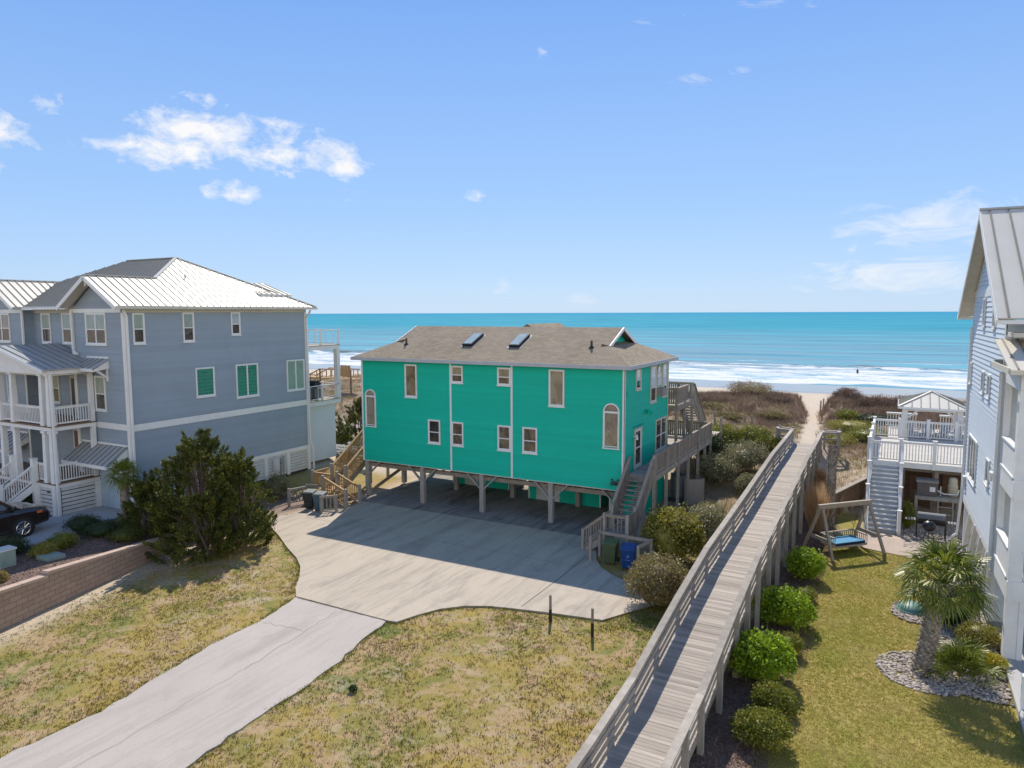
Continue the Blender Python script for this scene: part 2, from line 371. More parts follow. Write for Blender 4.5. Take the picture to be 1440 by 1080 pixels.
def npmesh(name,V,F,mat,parent=None,loc=None,smooth=False):
    V=np.asarray(V,dtype=np.float32); F=np.asarray(F,dtype=np.int32)
    me=bpy.data.meshes.new(name); o=bpy.data.objects.new(name,me); COL.objects.link(o)
    org=np.zeros(3,dtype=np.float32)
    if parent is not None:
        o.parent=parent; org=np.array(ORG.get(root_of(parent).name,Vector((0,0,0))),dtype=np.float32)
    elif loc is not None:
        org=np.array(loc,dtype=np.float32); o.location=loc; ORG[o.name]=Vector(loc)
    V=V-org; k=F.shape[1]
    me.vertices.add(len(V)); me.vertices.foreach_set('co',V.ravel())
    me.loops.add(F.size); me.loops.foreach_set('vertex_index',F.ravel())
    me.polygons.add(len(F)); me.polygons.foreach_set('loop_start',np.arange(0,F.size,k,dtype=np.int32))
    me.update(calc_edges=True); me.validate()
    if smooth: me.polygons.foreach_set('use_smooth',[True]*len(F))
    me.materials.append(MATS[mat]); return o
def unit(a): return a/np.maximum(np.linalg.norm(a,axis=1,keepdims=True),1e-6)
def leaf_arrays(P,D,L,W):
    """diamond-ish quads: centre P, long axis D, length L, width W"""
    n=len(P); rnd=RNG.normal(size=(n,3)); S=unit(np.cross(D,rnd)); L=np.reshape(L,(-1,1))*np.ones((n,1)); W=np.reshape(W,(-1,1))*np.ones((n,1))
    nn=np.cross(D,S)*L*.12
    V=np.stack([P-D*L/2,P+S*W/2+nn,P+D*L/2,P-S*W/2+nn],axis=1).reshape(-1,3)
    F=np.arange(4*n).reshape(-1,4); return V,F
def blades_arrays(P,H,W,lean):
    n=len(P); a=RNG.uniform(0,2*PI,n); H=np.asarray(H)*np.ones(n); W=np.asarray(W)*np.ones(n)
    dx=np.stack([np.cos(a),np.sin(a),np.zeros(n)],1); b=RNG.uniform(0,2*PI,n)
    ld=np.stack([np.cos(b),np.sin(b),np.zeros(n)],1)*(np.abs(RNG.normal(0,lean,n))*H)[:,None]
    tip=P+ld; tip[:,2]+=H
    V=np.stack([P-dx*W[:,None]/2,P+dx*W[:,None]/2,tip],axis=1).reshape(-1,3)
    return V,np.arange(3*n).reshape(-1,3)

# ---------------------------------------------------------------- terrain
def sm(a,b,x): t=np.clip((x-a)/(b-a),0,1); return t*t*(3-2*t)
def vn(x,y,s,seed=0):
    # cheap smooth value noise from sines
    x=x/s; y=y/s
    return (np.sin(x*1.7+seed)*np.cos(y*1.3+seed*2.1)+.6*np.sin(x*3.1+y*2.3+seed*.7)+.4*np.cos(x*5.3-y*4.1+seed*1.9))/2
PY_=[-50,38,42,45,48,52,60,68,76,84,92,100,125,150,200,400]
PZ_=[0,0,.25,.9,1.5,1.9,1.6,1.8,2.1,1.0,-.5,-1.3,-2.3,-3.05,-5,-8]
QY=[38,44,49,54,60,67,75,84,92,100]
QZ=[0,1.4,2.25,2.0,1.6,1.35,.6,-.35,-.9,-1.3]
def path_x(y): return np.interp(y,[44,50,60,68,75,84,92,100],[-4.8,-5.0,-5.9,-6.5,-7.2,-8.0,-8.9,-9.6])
RW=[(-3.5,39.6),(-1.25,43.4),(-1.0,45.7),(4.5,45.7)]   # timber retaining wall line
def ground_z(x,y):
    x=np.asarray(x,float); y=np.asarray(y,float)
    z=np.interp(y,PY_,PZ_)
    band=sm(44,52,y)*(1-sm(82,92,y))
    z=z+band*(.45*vn(x,y,5,1)+.25*vn(x,y,2.1,4))
    # dune crest a little higher left of the path
    z=z+.5*np.exp(-((x+13)/6)**2-((y-77)/6)**2)*1.0+.3*np.exp(-((x-3)/9)**2-((y-76)/7)**2)
    zp=np.interp(y,QY,QZ); w=np.exp(-((x-path_x(y))/1.25)**4)*sm(42,47,y)*(1-sm(90,100,y))
    z=z*(1-w)+zp*w
    z=z+.03*vn(x,y,2.2,2)*(1-sm(95,120,y))-.02
    # filled sand behind the timber wall on the right
    yl=np.interp(x,[-3.5,-1.25,-1.0,4.5],[39.6,43.4,45.7,45.7])
    inside=((x>-3.7)&(x<12)&(y>yl+.05)&(y<54))
    fill=np.interp(x,[-3.7,-3.5,-1.0,1.5,6],[.9,1.1,1.9,2.1,2.1])
    z=np.where(inside,np.maximum(z,fill-.1),z)
    low=((x>-1.3)&(x<12)&(y<=yl)&(y>38)); z=np.where(low,np.minimum(z,.0),z)
    return z
def gz(x,y): return float(ground_z(np.array([x]),np.array([y]))[0])
# ---------------------------------------------------------------- ground sheet
xs=np.concatenate([[-3000,-1200,-600,-300,-200,-150,-110],np.arange(-90,-46,1.5),np.arange(-46,10,.28),np.arange(10,40,1.5),[45,60,90,150,300,700,3000]])
ys=np.concatenate([[-300,-100,-50,-25,-12,-4],np.arange(0,58,.28),np.arange(58,100,.5),np.arange(100,160,2),[170,190,220,300]])
X,Yg=np.meshgrid(xs,ys); Z=ground_z(X,Yg)
nx,ny=len(xs),len(ys)
V=np.stack([X.ravel(),Yg.ravel(),Z.ravel()],1)
i=np.arange(nx*ny).reshape(ny,nx); F=np.stack([i[:-1,:-1].ravel(),i[:-1,1:].ravel(),i[1:,1:].ravel(),i[1:,:-1].ravel()],1)
g=npmesh('ground',V,F,'ground',smooth=True); tag(g,kind='structure',label='mown patchy grass, sand and beach running down to the water')
def setattr_(o,name,a):
    at=o.data.attributes.new(name,'FLOAT','POINT'); at.data.foreach_set('value',np.asarray(a,np.float32).ravel())
def boxm(x,y,x0,x1,y0,y1,s=.6): return sm(x0-s,x0+s,x)*(1-sm(x1-s,x1+s,x))*sm(y0-s,y0+s,y)*(1-sm(y1-s,y1+s,y))
x,y=V[:,0],V[:,1]
jit=.5*vn(x,y,1.1,3)
lawn=boxm(x,y+jit,-200,-3.9,-60,31,.8)*(1-boxm(x,y,-34,-27.8,23.5,60,1))
# sandy foot of the retaining wall, shaded strip left of house, green strip under the boardwalk
wallx=np.interp(y,[0,12.4,19.7,24],[-24,-27.2,-29.1,-30])
lawn*=1-np.exp(-((x-wallx-.5)/.7)**2)*.9
lawn=np.maximum(lawn,boxm(x,y,-33,-28.4,30.5,38,.8))
lawn=np.maximum(lawn,boxm(x,y,-11,-4.5,28,46,.8)*.8)
patchy=np.clip(.55+.6*np.exp(-((y-20.5)/3)**2)*(x<-20)+.4*vn(x,y,6,9),0,1)
lush=boxm(x,y,-2.6,12,-60,38.3,.25)
lush=np.maximum(lush,boxm(x,y,-2.0,-.9,37,40,.4)); lush=np.where(y>38.6,0,lush); lush=np.maximum(lush,boxm(x,y,-2.9,-1.25,36,41.6,.2)*(y<np.interp(x,[-3.5,-1.25],[39.5,43.3])))
mulch=boxm(x+.35*vn(x,y,2.5,6),y,-4.3,-2.45,-60,44,.25)
mulch=np.maximum(mulch,boxm(x+jit*.5,y,-33.5,-29.3,23.4,31.5,.5)*.85)
dune=sm(46,51,y)*(1-sm(86,93,y+3*vn(x,y,3,2)))*(1-np.exp(-((x-path_x(y))/.85)**4))
dune=dune*np.clip(.95+.3*vn(x,y,3.5,8),0,1)
dune=np.maximum(dune,boxm(x,y,-11.8,-4.6,38,50,.8)*.6)
dune=np.maximum(dune,boxm(x,y,-3.4,-.5,42,50,.8)*.35)
wet=sm(121,131,y+vn(x,y,14,3)*2)
for n_,a_ in (('lawn',lawn),('patchy',patchy),('lush',lush),('mulch',mulch),('dune',dune),('wet',wet)): setattr_(g,n_,a_)

# neighbour's raised yard (behind the block wall)
WL=[(-4,-23.0,1.95),(5,-25.2,1.75),(12.4,-27.25,1.33),(15.2,-28.0,1.12),(17.4,-28.6,.85),(19.9,-29.2,.6),(21.3,-29.5,.4),(22.4,-29.9,.0),(26,-31.2,-.04),(31,-31.8,-.06),(46,-33,-.1)]
wy=[a[0] for a in WL]; wx=[a[1] for a in WL]; wz=[a[2] for a in WL]
def yard_z(x,y):
    xr=np.interp(y,wy,wx); ze=np.interp(y,wy,wz); d=np.clip((xr-x)/3.2,0,1); flat=np.where(y<24,.93,.93-.05*np.clip((y-24)/10,0,1))
    return ze+(flat-ze)*(d*d*(3-2*d))-.02*(d<.02)
vy=np.arange(-4,46.1,.4); u=np.concatenate([np.linspace(0,6,22),[8,11,15,20,30,45]])
U,YY=np.meshgrid(u,vy); XX=np.interp(YY,wy,wx)-U; ZZ=yard_z(XX,YY)
nn_=len(u); V=np.stack([XX.ravel(),YY.ravel(),ZZ.ravel()],1); i=np.arange(len(vy)*nn_).reshape(len(vy),nn_)
F=np.stack([i[:-1,:-1].ravel(),i[1:,:-1].ravel(),i[1:,1:].ravel(),i[:-1,1:].ravel()],1)
yd=npmesh('raised_yard',V,F,'ground',smooth=True); tag(yd,kind='structure',label='raised mulch bed and yard behind the block wall')
x,y=V[:,0],V[:,1]
mul=(1-sm(22.5,24,y))*np.ones_like(x); mul=np.maximum(mul,boxm(x,y,-33.4,-30.5,24,31,.4)*.9)
gl=boxm(x,y,-34,-29,27,37,.6)
for n_,a_ in (('lawn',gl),('patchy',gl*.5),('lush',gl*.6*(mul<.3)),('mulch',mul),('dune',0*x),('wet',0*x)): setattr_(yd,n_,a_)

# ---------------------------------------------------------------- driveways
def sheet(name,pts,z,mat,label,thick=.12):
    m=MB(); m.prism(pts,z-thick,z); o=m.build(name,mat); return tag(o,kind='structure',label=label)
apron=[(-28.9,26.4),(-28.3,25.6),(-26.6,24.6),(-24.9,23.5),(-23.5,22.7),(-22.5,21.95),(-21.6,21.0),(-20.9,20.1),(-20.22,19.44),
 (-15.69,19.39),(-15.32,19.45),(-15.0,20.3),(-14.6,21.1),(-13.9,21.8),(-13.1,22.2),(-12.1,22.45),(-11.0,22.7),(-8.9,23.05),(-7.5,25.6),(-9.3,26.9),(-10.2,27.4),(-10.9,28.0),(-11.5,28.9),(-12.0,30.2),(-12.05,32.72),
 (-27.7,32.72),(-27.9,31.3),(-27.6,29.6),(-28.6,28.1),(-29.2,27.2)]
sheet('concrete_apron',apron,.05,'concrete','pale concrete parking apron in front of the green house')
sheet('carport_slab',[(-27.6,31.6),(-12.2,31.6),(-11.9,40.4),(-27.6,40.4)],.058,'concrete_stained_shade','stained concrete slab under the green house, its shade toned into the colour')
asph=[(-20.2,19.41),(-15.7,19.36),(-15.62,18.2),(-15.2,16.4),(-15.0,14.6),(-15.05,13.3),(-14.95,11.9),(-14.75,10.4),(-14.5,7),(-14.2,2),(-14,-12),(-18.5,-12),(-18.7,2),(-18.95,6),(-19.2,8.9),(-19.05,11),(-19.35,13),(-19.7,15.1),(-19.7,17.2),(-20.0,18.5)]
random.seed(3)
def rough(pts,amp,step=.35,keep=()):
    out=[]
    for a,b in zip(pts,pts[1:]+pts[:1]):
        d=math.dist(a,b); n=max(1,int(d/step))
        for k in range(n):
            t=k/n; j=amp if not (abs(a[1]-b[1])<.1 and a[1]>19) else 0
            out.append((a[0]+(b[0]-a[0])*t+random.uniform(-j,j),a[1]+(b[1]-a[1])*t+random.uniform(-j,j)*.4))
    return out
sheet('driveway',rough(asph,.07),.022,'concrete_old','weathered grey driveway running to the street')
j=MB()
def jl(pts,w=.03,z=.0535):
    for a,b in zip(pts,pts[1:]):
        d=Vector((b[0]-a[0],b[1]-a[1],0)); n=Vector((-d.y,d.x,0)).normalized()*w/2
        j.add([(a[0]-n.x,a[1]-n.y,z),(b[0]-n.x,b[1]-n.y,z),(b[0]+n.x,b[1]+n.y,z),(a[0]+n.x,a[1]+n.y,z)],[(0,1,2,3)])
jl([(-20,20.5),(-20,32.6)],.014); jl([(-24,23.2),(-24,32.6)],.014); jl([(-12,22.7),(-11.95,26.4),(-12,29)],.05); jl([(-27.8,27.6),(-11.4,27.6)],.015)
jl([(-16,19.7),(-16,32.6)],.012)
tag(j.build('apron_joints','joint_grey'),kind='structure',label='saw-cut joints across the concrete apron')
j=MB()
def crack(a,b,w,n=14,amp=.07):
    p=[(a[0]+(b[0]-a[0])*k/n+random.uniform(-amp,amp),a[1]+(b[1]-a[1])*k/n+random.uniform(-amp,amp)) for k in range(n+1)]; jl(p,w,.0255)
crack((-17.0,6),(-17.4,14.5),.008); crack((-17.4,14.5),(-17.9,19.2),.014); 0 and crack((-19.0,10.2),(-16.9,9.6),.01,7); 0 and crack((-17.3,13.6),(-15.3,13.0),.009); crack((-19.6,17.2),(-17.8,17.4),.012)
crack((-20.1,19.38),(-15.8,19.36),.025,20,.015)
tag(j.build('driveway_cracks','joint_grey'),kind='structure',label='thin cracks in the weathered driveway')
sheet('neighbour_driveway',[(-37.9,8),(-33.6,8),(-32.9,16.0),(-33.0,18.8),(-34.0,21.8),(-38.0,21.8)],1.0,'concrete_cool','shaded concrete pad in front of the blue-grey garage',.3)
sheet('paver_patio',[(-1.6,36.4),(-.4,36.0),(1.4,35.6),(2.4,35.9),(2.4,38.0),(1.0,38.3),(-1.6,38.7)],.035,'paver','pinkish paver strip at the foot of the white stairs')
sheet('neighbour_slab',[(3.3,14),(9,14),(9,39.5),(3.25,39.5),(3.3,27.5)],.1,'concrete_cool','concrete floor under the pale blue house')

# ---------------------------------------------------------------- sea
xs=np.concatenate([[-60000,-20000,-8000,-3000,-1200,-600],np.arange(-400,200,4),[260,600,1200,3000,8000,20000,60000]])
ys=np.concatenate([np.arange(143,262,.8),np.arange(264,420,4),[440,520,650,900,1400,2500,5000,12000,40000,90000]])
X,Yg=np.meshgrid(xs,ys)
wv=8*vn(X,Yg*0,40,2)
d1=Yg-(197+wv*.5); d2=Yg-(216+wv); d3=Yg-(252+wv*.7)
Z=-3.02+.5*np.exp(-(d1/2.6)**2)*(d1>0)+.5*np.exp(-(d1/1.0)**2)*(d1<=0)+.45*np.exp(-(d2/4)**2)*np.clip(vn(X,Yg*0,25,5)+.4,0,1)+.35*np.exp(-(d3/5)**2)
Z+=.06*vn(X,Yg,3,1)*(Yg>152)*(Yg<420)
i=np.arange(X.size).reshape(X.shape); F=np.stack([i[:-1,:-1].ravel(),i[:-1,1:].ravel(),i[1:,1:].ravel(),i[1:,:-1].ravel()],1)
sea=npmesh('sea',np.stack([X.ravel(),Yg.ravel(),Z.ravel()],1),F,'sea',smooth=True); tag(sea,kind='structure',label='turquoise ocean with white surf along the beach')

# ---------------------------------------------------------------- camera, sun, sky
YAW=R(28.6); PITCH=math.atan(.1); ROLL=R(.19)
fw=Vector((-math.sin(YAW)*math.cos(PITCH),math.cos(YAW)*math.cos(PITCH),-math.sin(PITCH)))
r0=Vector((math.cos(YAW),math.sin(YAW),0)); u0=r0.cross(fw)
rt=r0*math.cos(ROLL)-u0*math.sin(ROLL); up=r0*math.sin(ROLL)+u0*math.cos(ROLL)
cam=bpy.data.cameras.new('camera'); co_=bpy.data.objects.new('camera',cam); COL.objects.link(co_)
M=Matrix((rt,up,-fw)).transposed().to_4x4(); M.translation=(0,0,11); co_.matrix_world=M
cam.sensor_width=36; cam.lens=25; cam.clip_end=200000; cam.clip_start=.1; scene.camera=co_
EL=R(48); AZ=R(-23.0)   # azimuth from +Y, negative towards -X
sd=Vector((math.sin(AZ)*math.cos(EL),math.cos(AZ)*math.cos(EL),math.sin(EL)))
sl=bpy.data.lights.new('sun','SUN'); sl.energy=4.3; sl.angle=R(.53); sl.color=(1,.92,.80)
so=bpy.data.objects.new('sun',sl); COL.objects.link(so); so.rotation_euler=(-sd).to_track_quat('-Z','Y').to_euler()
w=bpy.data.worlds.new('World'); scene.world=w; w.use_nodes=True; nt=w.node_tree; nt.nodes.clear()
out=nt.nodes.new('ShaderNodeOutputWorld'); bg=nt.nodes.new('ShaderNodeBackground'); nt.links.new(bg.outputs[0],out.inputs[0])
sky=nt.nodes.new('ShaderNodeTexSky'); sky.sky_type='NISHITA'; sky.sun_disc=False; sky.sun_elevation=EL; sky.sun_rotation=AZ
sky.altitude=0; sky.air_density=1.0; sky.dust_density=.25; sky.ozone_density=2.5
geo=nt.nodes.new('ShaderNodeTexCoord').outputs['Generated']
sx=nt.nodes.new('ShaderNodeSeparateXYZ'); nt.links.new(geo,sx.inputs[0])
az=math_(nt,'MULTIPLY',math_(nt,'ARCTAN2',sx.outputs[0],sx.outputs[1]),180/PI)
el=math_(nt,'MULTIPLY',math_(nt,'ARCSINE',sx.outputs[2]),180/PI)
cv=nt.nodes.new('ShaderNodeCombineXYZ'); nt.links.new(az,cv.inputs[0]); nt.links.new(math_(nt,'MULTIPLY',el,1.6),cv.inputs[1])
n1=noise(nt,cv.outputs[0],.42,9,.62,.35); n2=noise(nt,cv.outputs[0],.34,9,.66,1.0,vscale=(.6,1.3,1))
def blob(a,e,ra,re,amp=1.0):
    da=math_(nt,'DIVIDE',math_(nt,'SUBTRACT',az,a),ra); de=math_(nt,'DIVIDE',math_(nt,'SUBTRACT',el,e),re)
    d=math_(nt,'ADD',math_(nt,'MULTIPLY',da,da),math_(nt,'MULTIPLY',de,de))
    return math_(nt,'MULTIPLY',math_(nt,'SUBTRACT',1,math_(nt,'MINIMUM',d,2.2)),amp)
def mx(l):
    r=l[0]
    for q in l[1:]: r=math_(nt,'MAXIMUM',r,q)
    return r
cum=mx([blob(-52.0,12.8,5.2,2.6,1.1),blob(-54.5,11.4,4.2,1.6),blob(-45.4,12.0,4.6,2.3,.95),blob(-41.8,11.3,2.8,1.6,.75),blob(-49.6,8.9,2.6,1.1,.85),blob(-63.8,11.4,2.6,1.6,.75),blob(-58.8,11.4,2.4,.7,.5),blob(-60.5,13.6,2.0,.7,.35),blob(-64,9.5,1.6,.7,.4),blob(-26.5,19.2,.8,.7,.45),blob(-31.6,9,1.6,.6,.35)])
a1=ramp(nt,math_(nt,'ADD',math_(nt,'MULTIPLY',cum,.30),math_(nt,'ADD',n1,-.60)),0,.27)
thin=mx([blob(2.0,6.0,7.5,2.4,1.05),blob(0.5,2.5,10,1.7,1.1),blob(-2.5,5.6,2.2,.8,.7),blob(-29.3,1.9,.8,1.2,.5),blob(-23.2,.9,2.2,.8,.5),blob(-14,17,5,.7,.35),blob(-12,21,9,.9,.35),blob(-38,9,4,.9,.2)])
a2=math_(nt,'MULTIPLY',ramp(nt,math_(nt,'ADD',math_(nt,'MULTIPLY',thin,.28),math_(nt,'ADD',n2,-.62)),0,.34),.8)
al=math_(nt,'MAXIMUM',a1,a2)
tint=mixc(nt,1.0,sky.outputs[0],(.78,.97,1.25),'MULTIPLY')
cr=nt.nodes.new('ShaderNodeValToRGB'); e_=cr.color_ramp.elements
e_[0].position=0; e_[0].color=(2.5,3.25,4.3,1); e_[1].position=1; e_[1].color=(.36,.85,2.1,1)
q_=e_.new(.09); q_.color=(1.75,2.75,4.35,1); q_=e_.new(.28); q_.color=(.82,1.8,4.05,1)
nt.links.new(math_(nt,'DIVIDE',el,90),cr.inputs[0]); tint=mixc(nt,.9,tint,cr.outputs[0])
# unseen bright clouds added behind the camera to fill the shaded sides
n3=noise(nt,geo,2.2,7,.6,.5); fill_clouds=math_(nt,'MULTIPLY',ramp(nt,math_(nt,'SUBTRACT',math_(nt,'MULTIPLY',sx.outputs[0],.75),sx.outputs[1]),-.02,.35),math_(nt,'MULTIPLY',ramp(nt,n3,.34,.5),ramp(nt,sx.outputs[2],.6,.22)))
tint=mixc(nt,fill_clouds,tint,(8.8,8.7,8.4))
cl=mixc(nt,al,tint,(4.8,4.8,4.9))
nt.links.new(cl,bg.inputs[0]); bg.inputs[1].default_value=.15
vs=scene.view_settings; vs.view_transform='Standard'; vs.look='None'; vs.exposure=.42; vs.gamma=1
scene.render.engine='CYCLES'
# ---------------------------------------------------------------- house helpers
# wall plane frame: origin o (Vector), u direction (unit, horizontal), n outward normal
class Pl:
    def __init__(s,o,u): s.o=Vector(o); s.u=Vector(u).normalized(); s.n=s.u.cross(Vector((0,0,1))); 
    def p(s,u,z,d=0): return s.o+s.u*u+Vector((0,0,z))+s.n*d
def pbox(m,pl,u0,u1,z0,z1,d0,d1):
    vs=[pl.p(u,z,d) for d in (d0,d1) for z in (z0,z1) for u in (u0,u1)]
    # idx: d*4+z*2+u ; outward at d1
    m.add(vs,[(0,2,3,1),(4,5,7,6),(0,1,5,4),(2,6,7,3),(1,3,7,5),(0,4,6,2)]); return m
def siding(m,pl,span,z0,z1,lap=.15,off=.0,lip=.02):
    """lapped boards: span(z)->(u0,u1) ; each board leans out at its foot"""
    n=max(1,int(round((z1-z0)/lap))); h=(z1-z0)/n
    for k in range(n):
        a=z0+k*h; b=a+h; ua=span(a); ub=span(b)
        if ub[1]-ub[0]<.02: ub=((ua[0]+ua[1])/2-.01,(ua[0]+ua[1])/2+.01)
        vs=[pl.p(ua[0],a,off+lip),pl.p(ua[1],a,off+lip),pl.p(ub[1],b,off+.002),pl.p(ub[0],b,off+.002),
            pl.p(ua[0],a,off),pl.p(ua[1],a,off)]
        m.add(vs,[(0,1,2,3),(4,5,1,0)])
def window(pl,u0,u1,z0,z1,root,sashes=1,rail=True,glass='glass_dark',upper=None,trim='white',cas=.065,arch=0,mull=None,sill=True,d=.0,label=None):
    """casing frame, pane(s) and sash bars standing on a wall plane"""
    m=MB(); w=cas; dd=d+.055
    if arch:
        cu=(u0+u1)/2; rr=(u1-u0)/2; zc=z1-rr; n=14
        pbox(m,pl,u0,u0+w,z0,zc,d,dd); pbox(m,pl,u1-w,u1,z0,zc,d,dd); pbox(m,pl,u0-.02,u1+.02,z0-w*.8,z0,d,dd+.015); pbox(m,pl,u0+w,u1-w,zc-.05,zc+.02,d,dd-.01)
        for k in range(n):
            a=PI*k/n; b=PI*(k+1)/n
            q=[(cu+r*math.cos(t),zc+r*math.sin(t)) for r,t in ((rr-w,a),(rr,a),(rr,b),(rr-w,b))]
            vs=[pl.p(x,z,d) for x,z in q]+[pl.p(x,z,dd) for x,z in q]
            m.add(vs,[(4,5,6,7),(1,2,6,5),(3,0,4,7),(0,3,2,1)])
    else:
        pbox(m,pl,u0,u0+w,z0,z1,d,dd); pbox(m,pl,u1-w,u1,z0,z1,d,dd); pbox(m,pl,u0+w,u1-w,z1-w,z1,d,dd); pbox(m,pl,u0+w,u1-w,z0,z0+w,d,dd)
        if sill: pbox(m,pl,u0-.03,u1+.03,z0-.05,z0-.002,d,dd+.03)
    f=m.build('window',trim,root)
    if label: f['label']=label
    # sash bars
    sb=MB(); iw=(u1-u0-2*w)/sashes; e=.028
    ztop=z1-w if not arch else z1-(u1-u0)/2-.05
    for k in range(sashes):
        a=u0+w+k*iw; b=a+iw
        if k: pbox(sb,pl,a-.045,a+.045,z0+w,ztop,d+.006,dd-.012)
        for (p_,q_) in ((a,a+e),(b-e,b)): pbox(sb,pl,p_,q_,z0+w,ztop,d+.006,d+.034)
        pbox(sb,pl,a+e,b-e,z0+w,z0+w+e*1.3,d+.006,d+.034); pbox(sb,pl,a+e,b-e,ztop-e,ztop,d+.006,d+.034)
        if rail:
            zr=(z0+ztop)/2 if rail is True else rail
            pbox(sb,pl,a+e,b-e,zr-.025,zr+.025,d+.006,d+.040)
    sb.build('sash','white',f)
    pn=MB(); zr=(z0+ztop)/2 if rail is True or not rail else rail
    def quad(mm,a,b,c,e_,dq): mm.add([pl.p(a,c,dq),pl.p(b,c,dq),pl.p(b,e_,dq),pl.p(a,e_,dq)],[(0,1,2,3)])
    if upper:
        quad(pn,u0+w,u1-w,z0+w*.5,zr,d+.018); up_=MB(); quad(up_,u0+w,u1-w,zr,ztop+.01,d+.022); up_.build('pane',upper,f)
    else: quad(pn,u0+w*.5,u1-w*.5,z0+w*.5,ztop+(.02 if not arch else .06),d+.018)
    if arch:
        cu=(u0+u1)/2; rr=(u1-u0)/2-w*.6; zc=z1-(u1-u0)/2; n=12
        vs=[pl.p(cu+rr*math.cos(PI*k/n),zc+rr*math.sin(PI*k/n),d+.017) for k in range(n+1)]
        pn.add(vs,[tuple(range(n+1))])
    pn.build('pane',glass,f)
    return f
def railing(m,a,b,h=1.02,bal=.14,bw=.035,top=(.09,.04),low=.1,skip_b=False,posts=None):
    """baluster rail from a to b (3D foot points), top and bottom rails"""
    a=Vector(a);b=Vector(b); L=(b-a).length
    m.bar(a+Vector((0,0,h-.02)),b+Vector((0,0,h-.02)),top[0],top[1]); m.bar(a+Vector((0,0,low)),b+Vector((0,0,low)),.04,.07); m.bar(a+Vector((0,0,h-.09)),b+Vector((0,0,h-.09)),.035,.07)
    n=max(1,int(L/bal))
    for k in range(n):
        p=a+(b-a)*((k+.5)/n); m.bar(p+Vector((0,0,low+.035)),p+Vector((0,0,h-.125)),bw,bw,up=(0,1,0))
def post(m,x,y,z0,z1,s=.1,cap=False):
    m.box(x-s/2,x+s/2,y-s/2,y+s/2,z0,z1)
    if cap: m.box(x-s/2-.03,x+s/2+.03,y-s/2-.03,y+s/2+.03,z1,z1+.04)

# ---------------------------------------------------------------- GREEN HOUSE
TH=thing('green_stilt_house','emerald green beach house raised on timber posts over an open carport','house',(-19.9,36.5,.05))
X0,X1,Y0,Y1=-28.08,-11.65,32.8,40.2; ZB,ZT=2.24,8.36
m=MB()
pf=Pl((X0,Y0,0),(1,0,0)); pr=Pl((X1,Y0,0),(0,1,0)); pb=Pl((X1,Y1,0),(-1,0,0)); plf=Pl((X0,Y1,0),(0,-1,0))
siding(m,pf,lambda z:(0,X1-X0),ZB,ZT,.16); siding(m,pr,lambda z:(0,Y1-Y0),ZB,ZT,.16); siding(m,pb,lambda z:(0,X1-X0),ZB,ZT,.16); siding(m,plf,lambda z:(0,Y1-Y0),ZB,ZT,.16)
m.box(X0+.01,X1-.01,Y0+.01,Y1-.01,ZB+.005,ZT)
# gable triangle fill (recessed face of the dutch gables)
m.build('wall','teal',TH)
m=MB()   # underside framing of the house floor
m.box(X0+.02,X1-.02,Y0+.05,Y0+.2,ZB-.02,ZB+.002)
for k in range(28): m.box(X0+.3+k*.58,X0+.34+k*.58,Y0+.2,Y1-.1,ZB-.2,ZB+.003)
for yy_ in (Y0+.35,Y0+3.6,Y1-.35): m.box(X0+.05,X1-.05,yy_-.08,yy_+.08,ZB-.42,ZB-.2)
m.build('floor_framing','old_wood',TH)
# corner trims and vertical joints
for (a,b) in ((X0-.02,X0+.09),(-21.81,-21.70),(-17.95,-17.84),(X1-.09,X1+.025)):
    t=MB(); t.box(a,b,Y0-.035,Y0-.001,ZB-.03,ZT); t.build('trim_board','white',TH)
t=MB(); t.box(X1+.001,X1+.035,Y0-.035,Y0+.1,ZB-.03,ZT); t.build('trim_board','cream_trim',TH)
t=MB(); t.box(X1+.001,X1+.03,Y1-.1,Y1+.03,ZB-.03,ZT); t.build('trim_board','cream_trim',TH)
t=MB(); t.box(X0+.1,X1-.1,Y0-.02,Y0+.0,ZB-.045,ZB-.005); t.build('trim_board','cream_trim',TH)
# roof
EX0,EX1,EY0,EY1=-28.5,-11.22,32.38,40.62; ZE=8.43; ZR=10.2; YR=36.5; SL=(ZR-ZE)/(YR-EY0)
GX1=-13.05; GX0=-26.68; gy0=34.4; gy1=38.6; zg=ZE+SL*(gy0-EY0)
A=(EX0,EY0,ZE);B=(EX1,EY0,ZE);Cc=(EX1,EY1,ZE);D=(EX0,EY1,ZE)
RL=(GX0,YR,ZR);RR_=(GX1,YR,ZR); fl=(GX0,gy0,zg);fr=(GX1,gy0,zg);bl=(GX0,gy1,zg);brr=(GX1,gy1,zg)
m=MB(); m.uv='plane'
m.add([A,B,fr,RR_,RL,fl],[(0,1,2,3,4,5)]); m.add([Cc,D,bl,RL,RR_,brr],[(0,1,2,3,4,5)])
ir=(GX1-.75,34.05,0);  # end hips run under the gables
hx=GX1-.5; zh=ZE+.46*(EX1-hx)
m.add([B,Cc,brr,(hx,gy1,zg+.12),(hx,gy0,zg+.12),fr],[(0,1,2,3,4,5)])
hx0=GX0+.5
m.add([D,A,fl,(hx0,gy0,zg+.12),(hx0,gy1,zg+.12),bl],[(0,1,2,3,4,5)])
roof=m.build('roof','shingle',TH)
m=MB(); m.uv='plane'   # small rear cross gable whose ridge just clears the main ridge
cx=-19.0; pz_=10.36; m.add([(cx-3.4,36.7,ZE),(cx+3.4,36.7,ZE),(cx,36.7,pz_),(cx-3.4,41.2,ZE),(cx+3.4,41.2,ZE),(cx,41.2,pz_)],[(0,1,2),(5,4,3),(0,2,5,3),(2,1,4,5),(1,0,3,4)])
m.build('rear_gable_roof','shingle',TH)
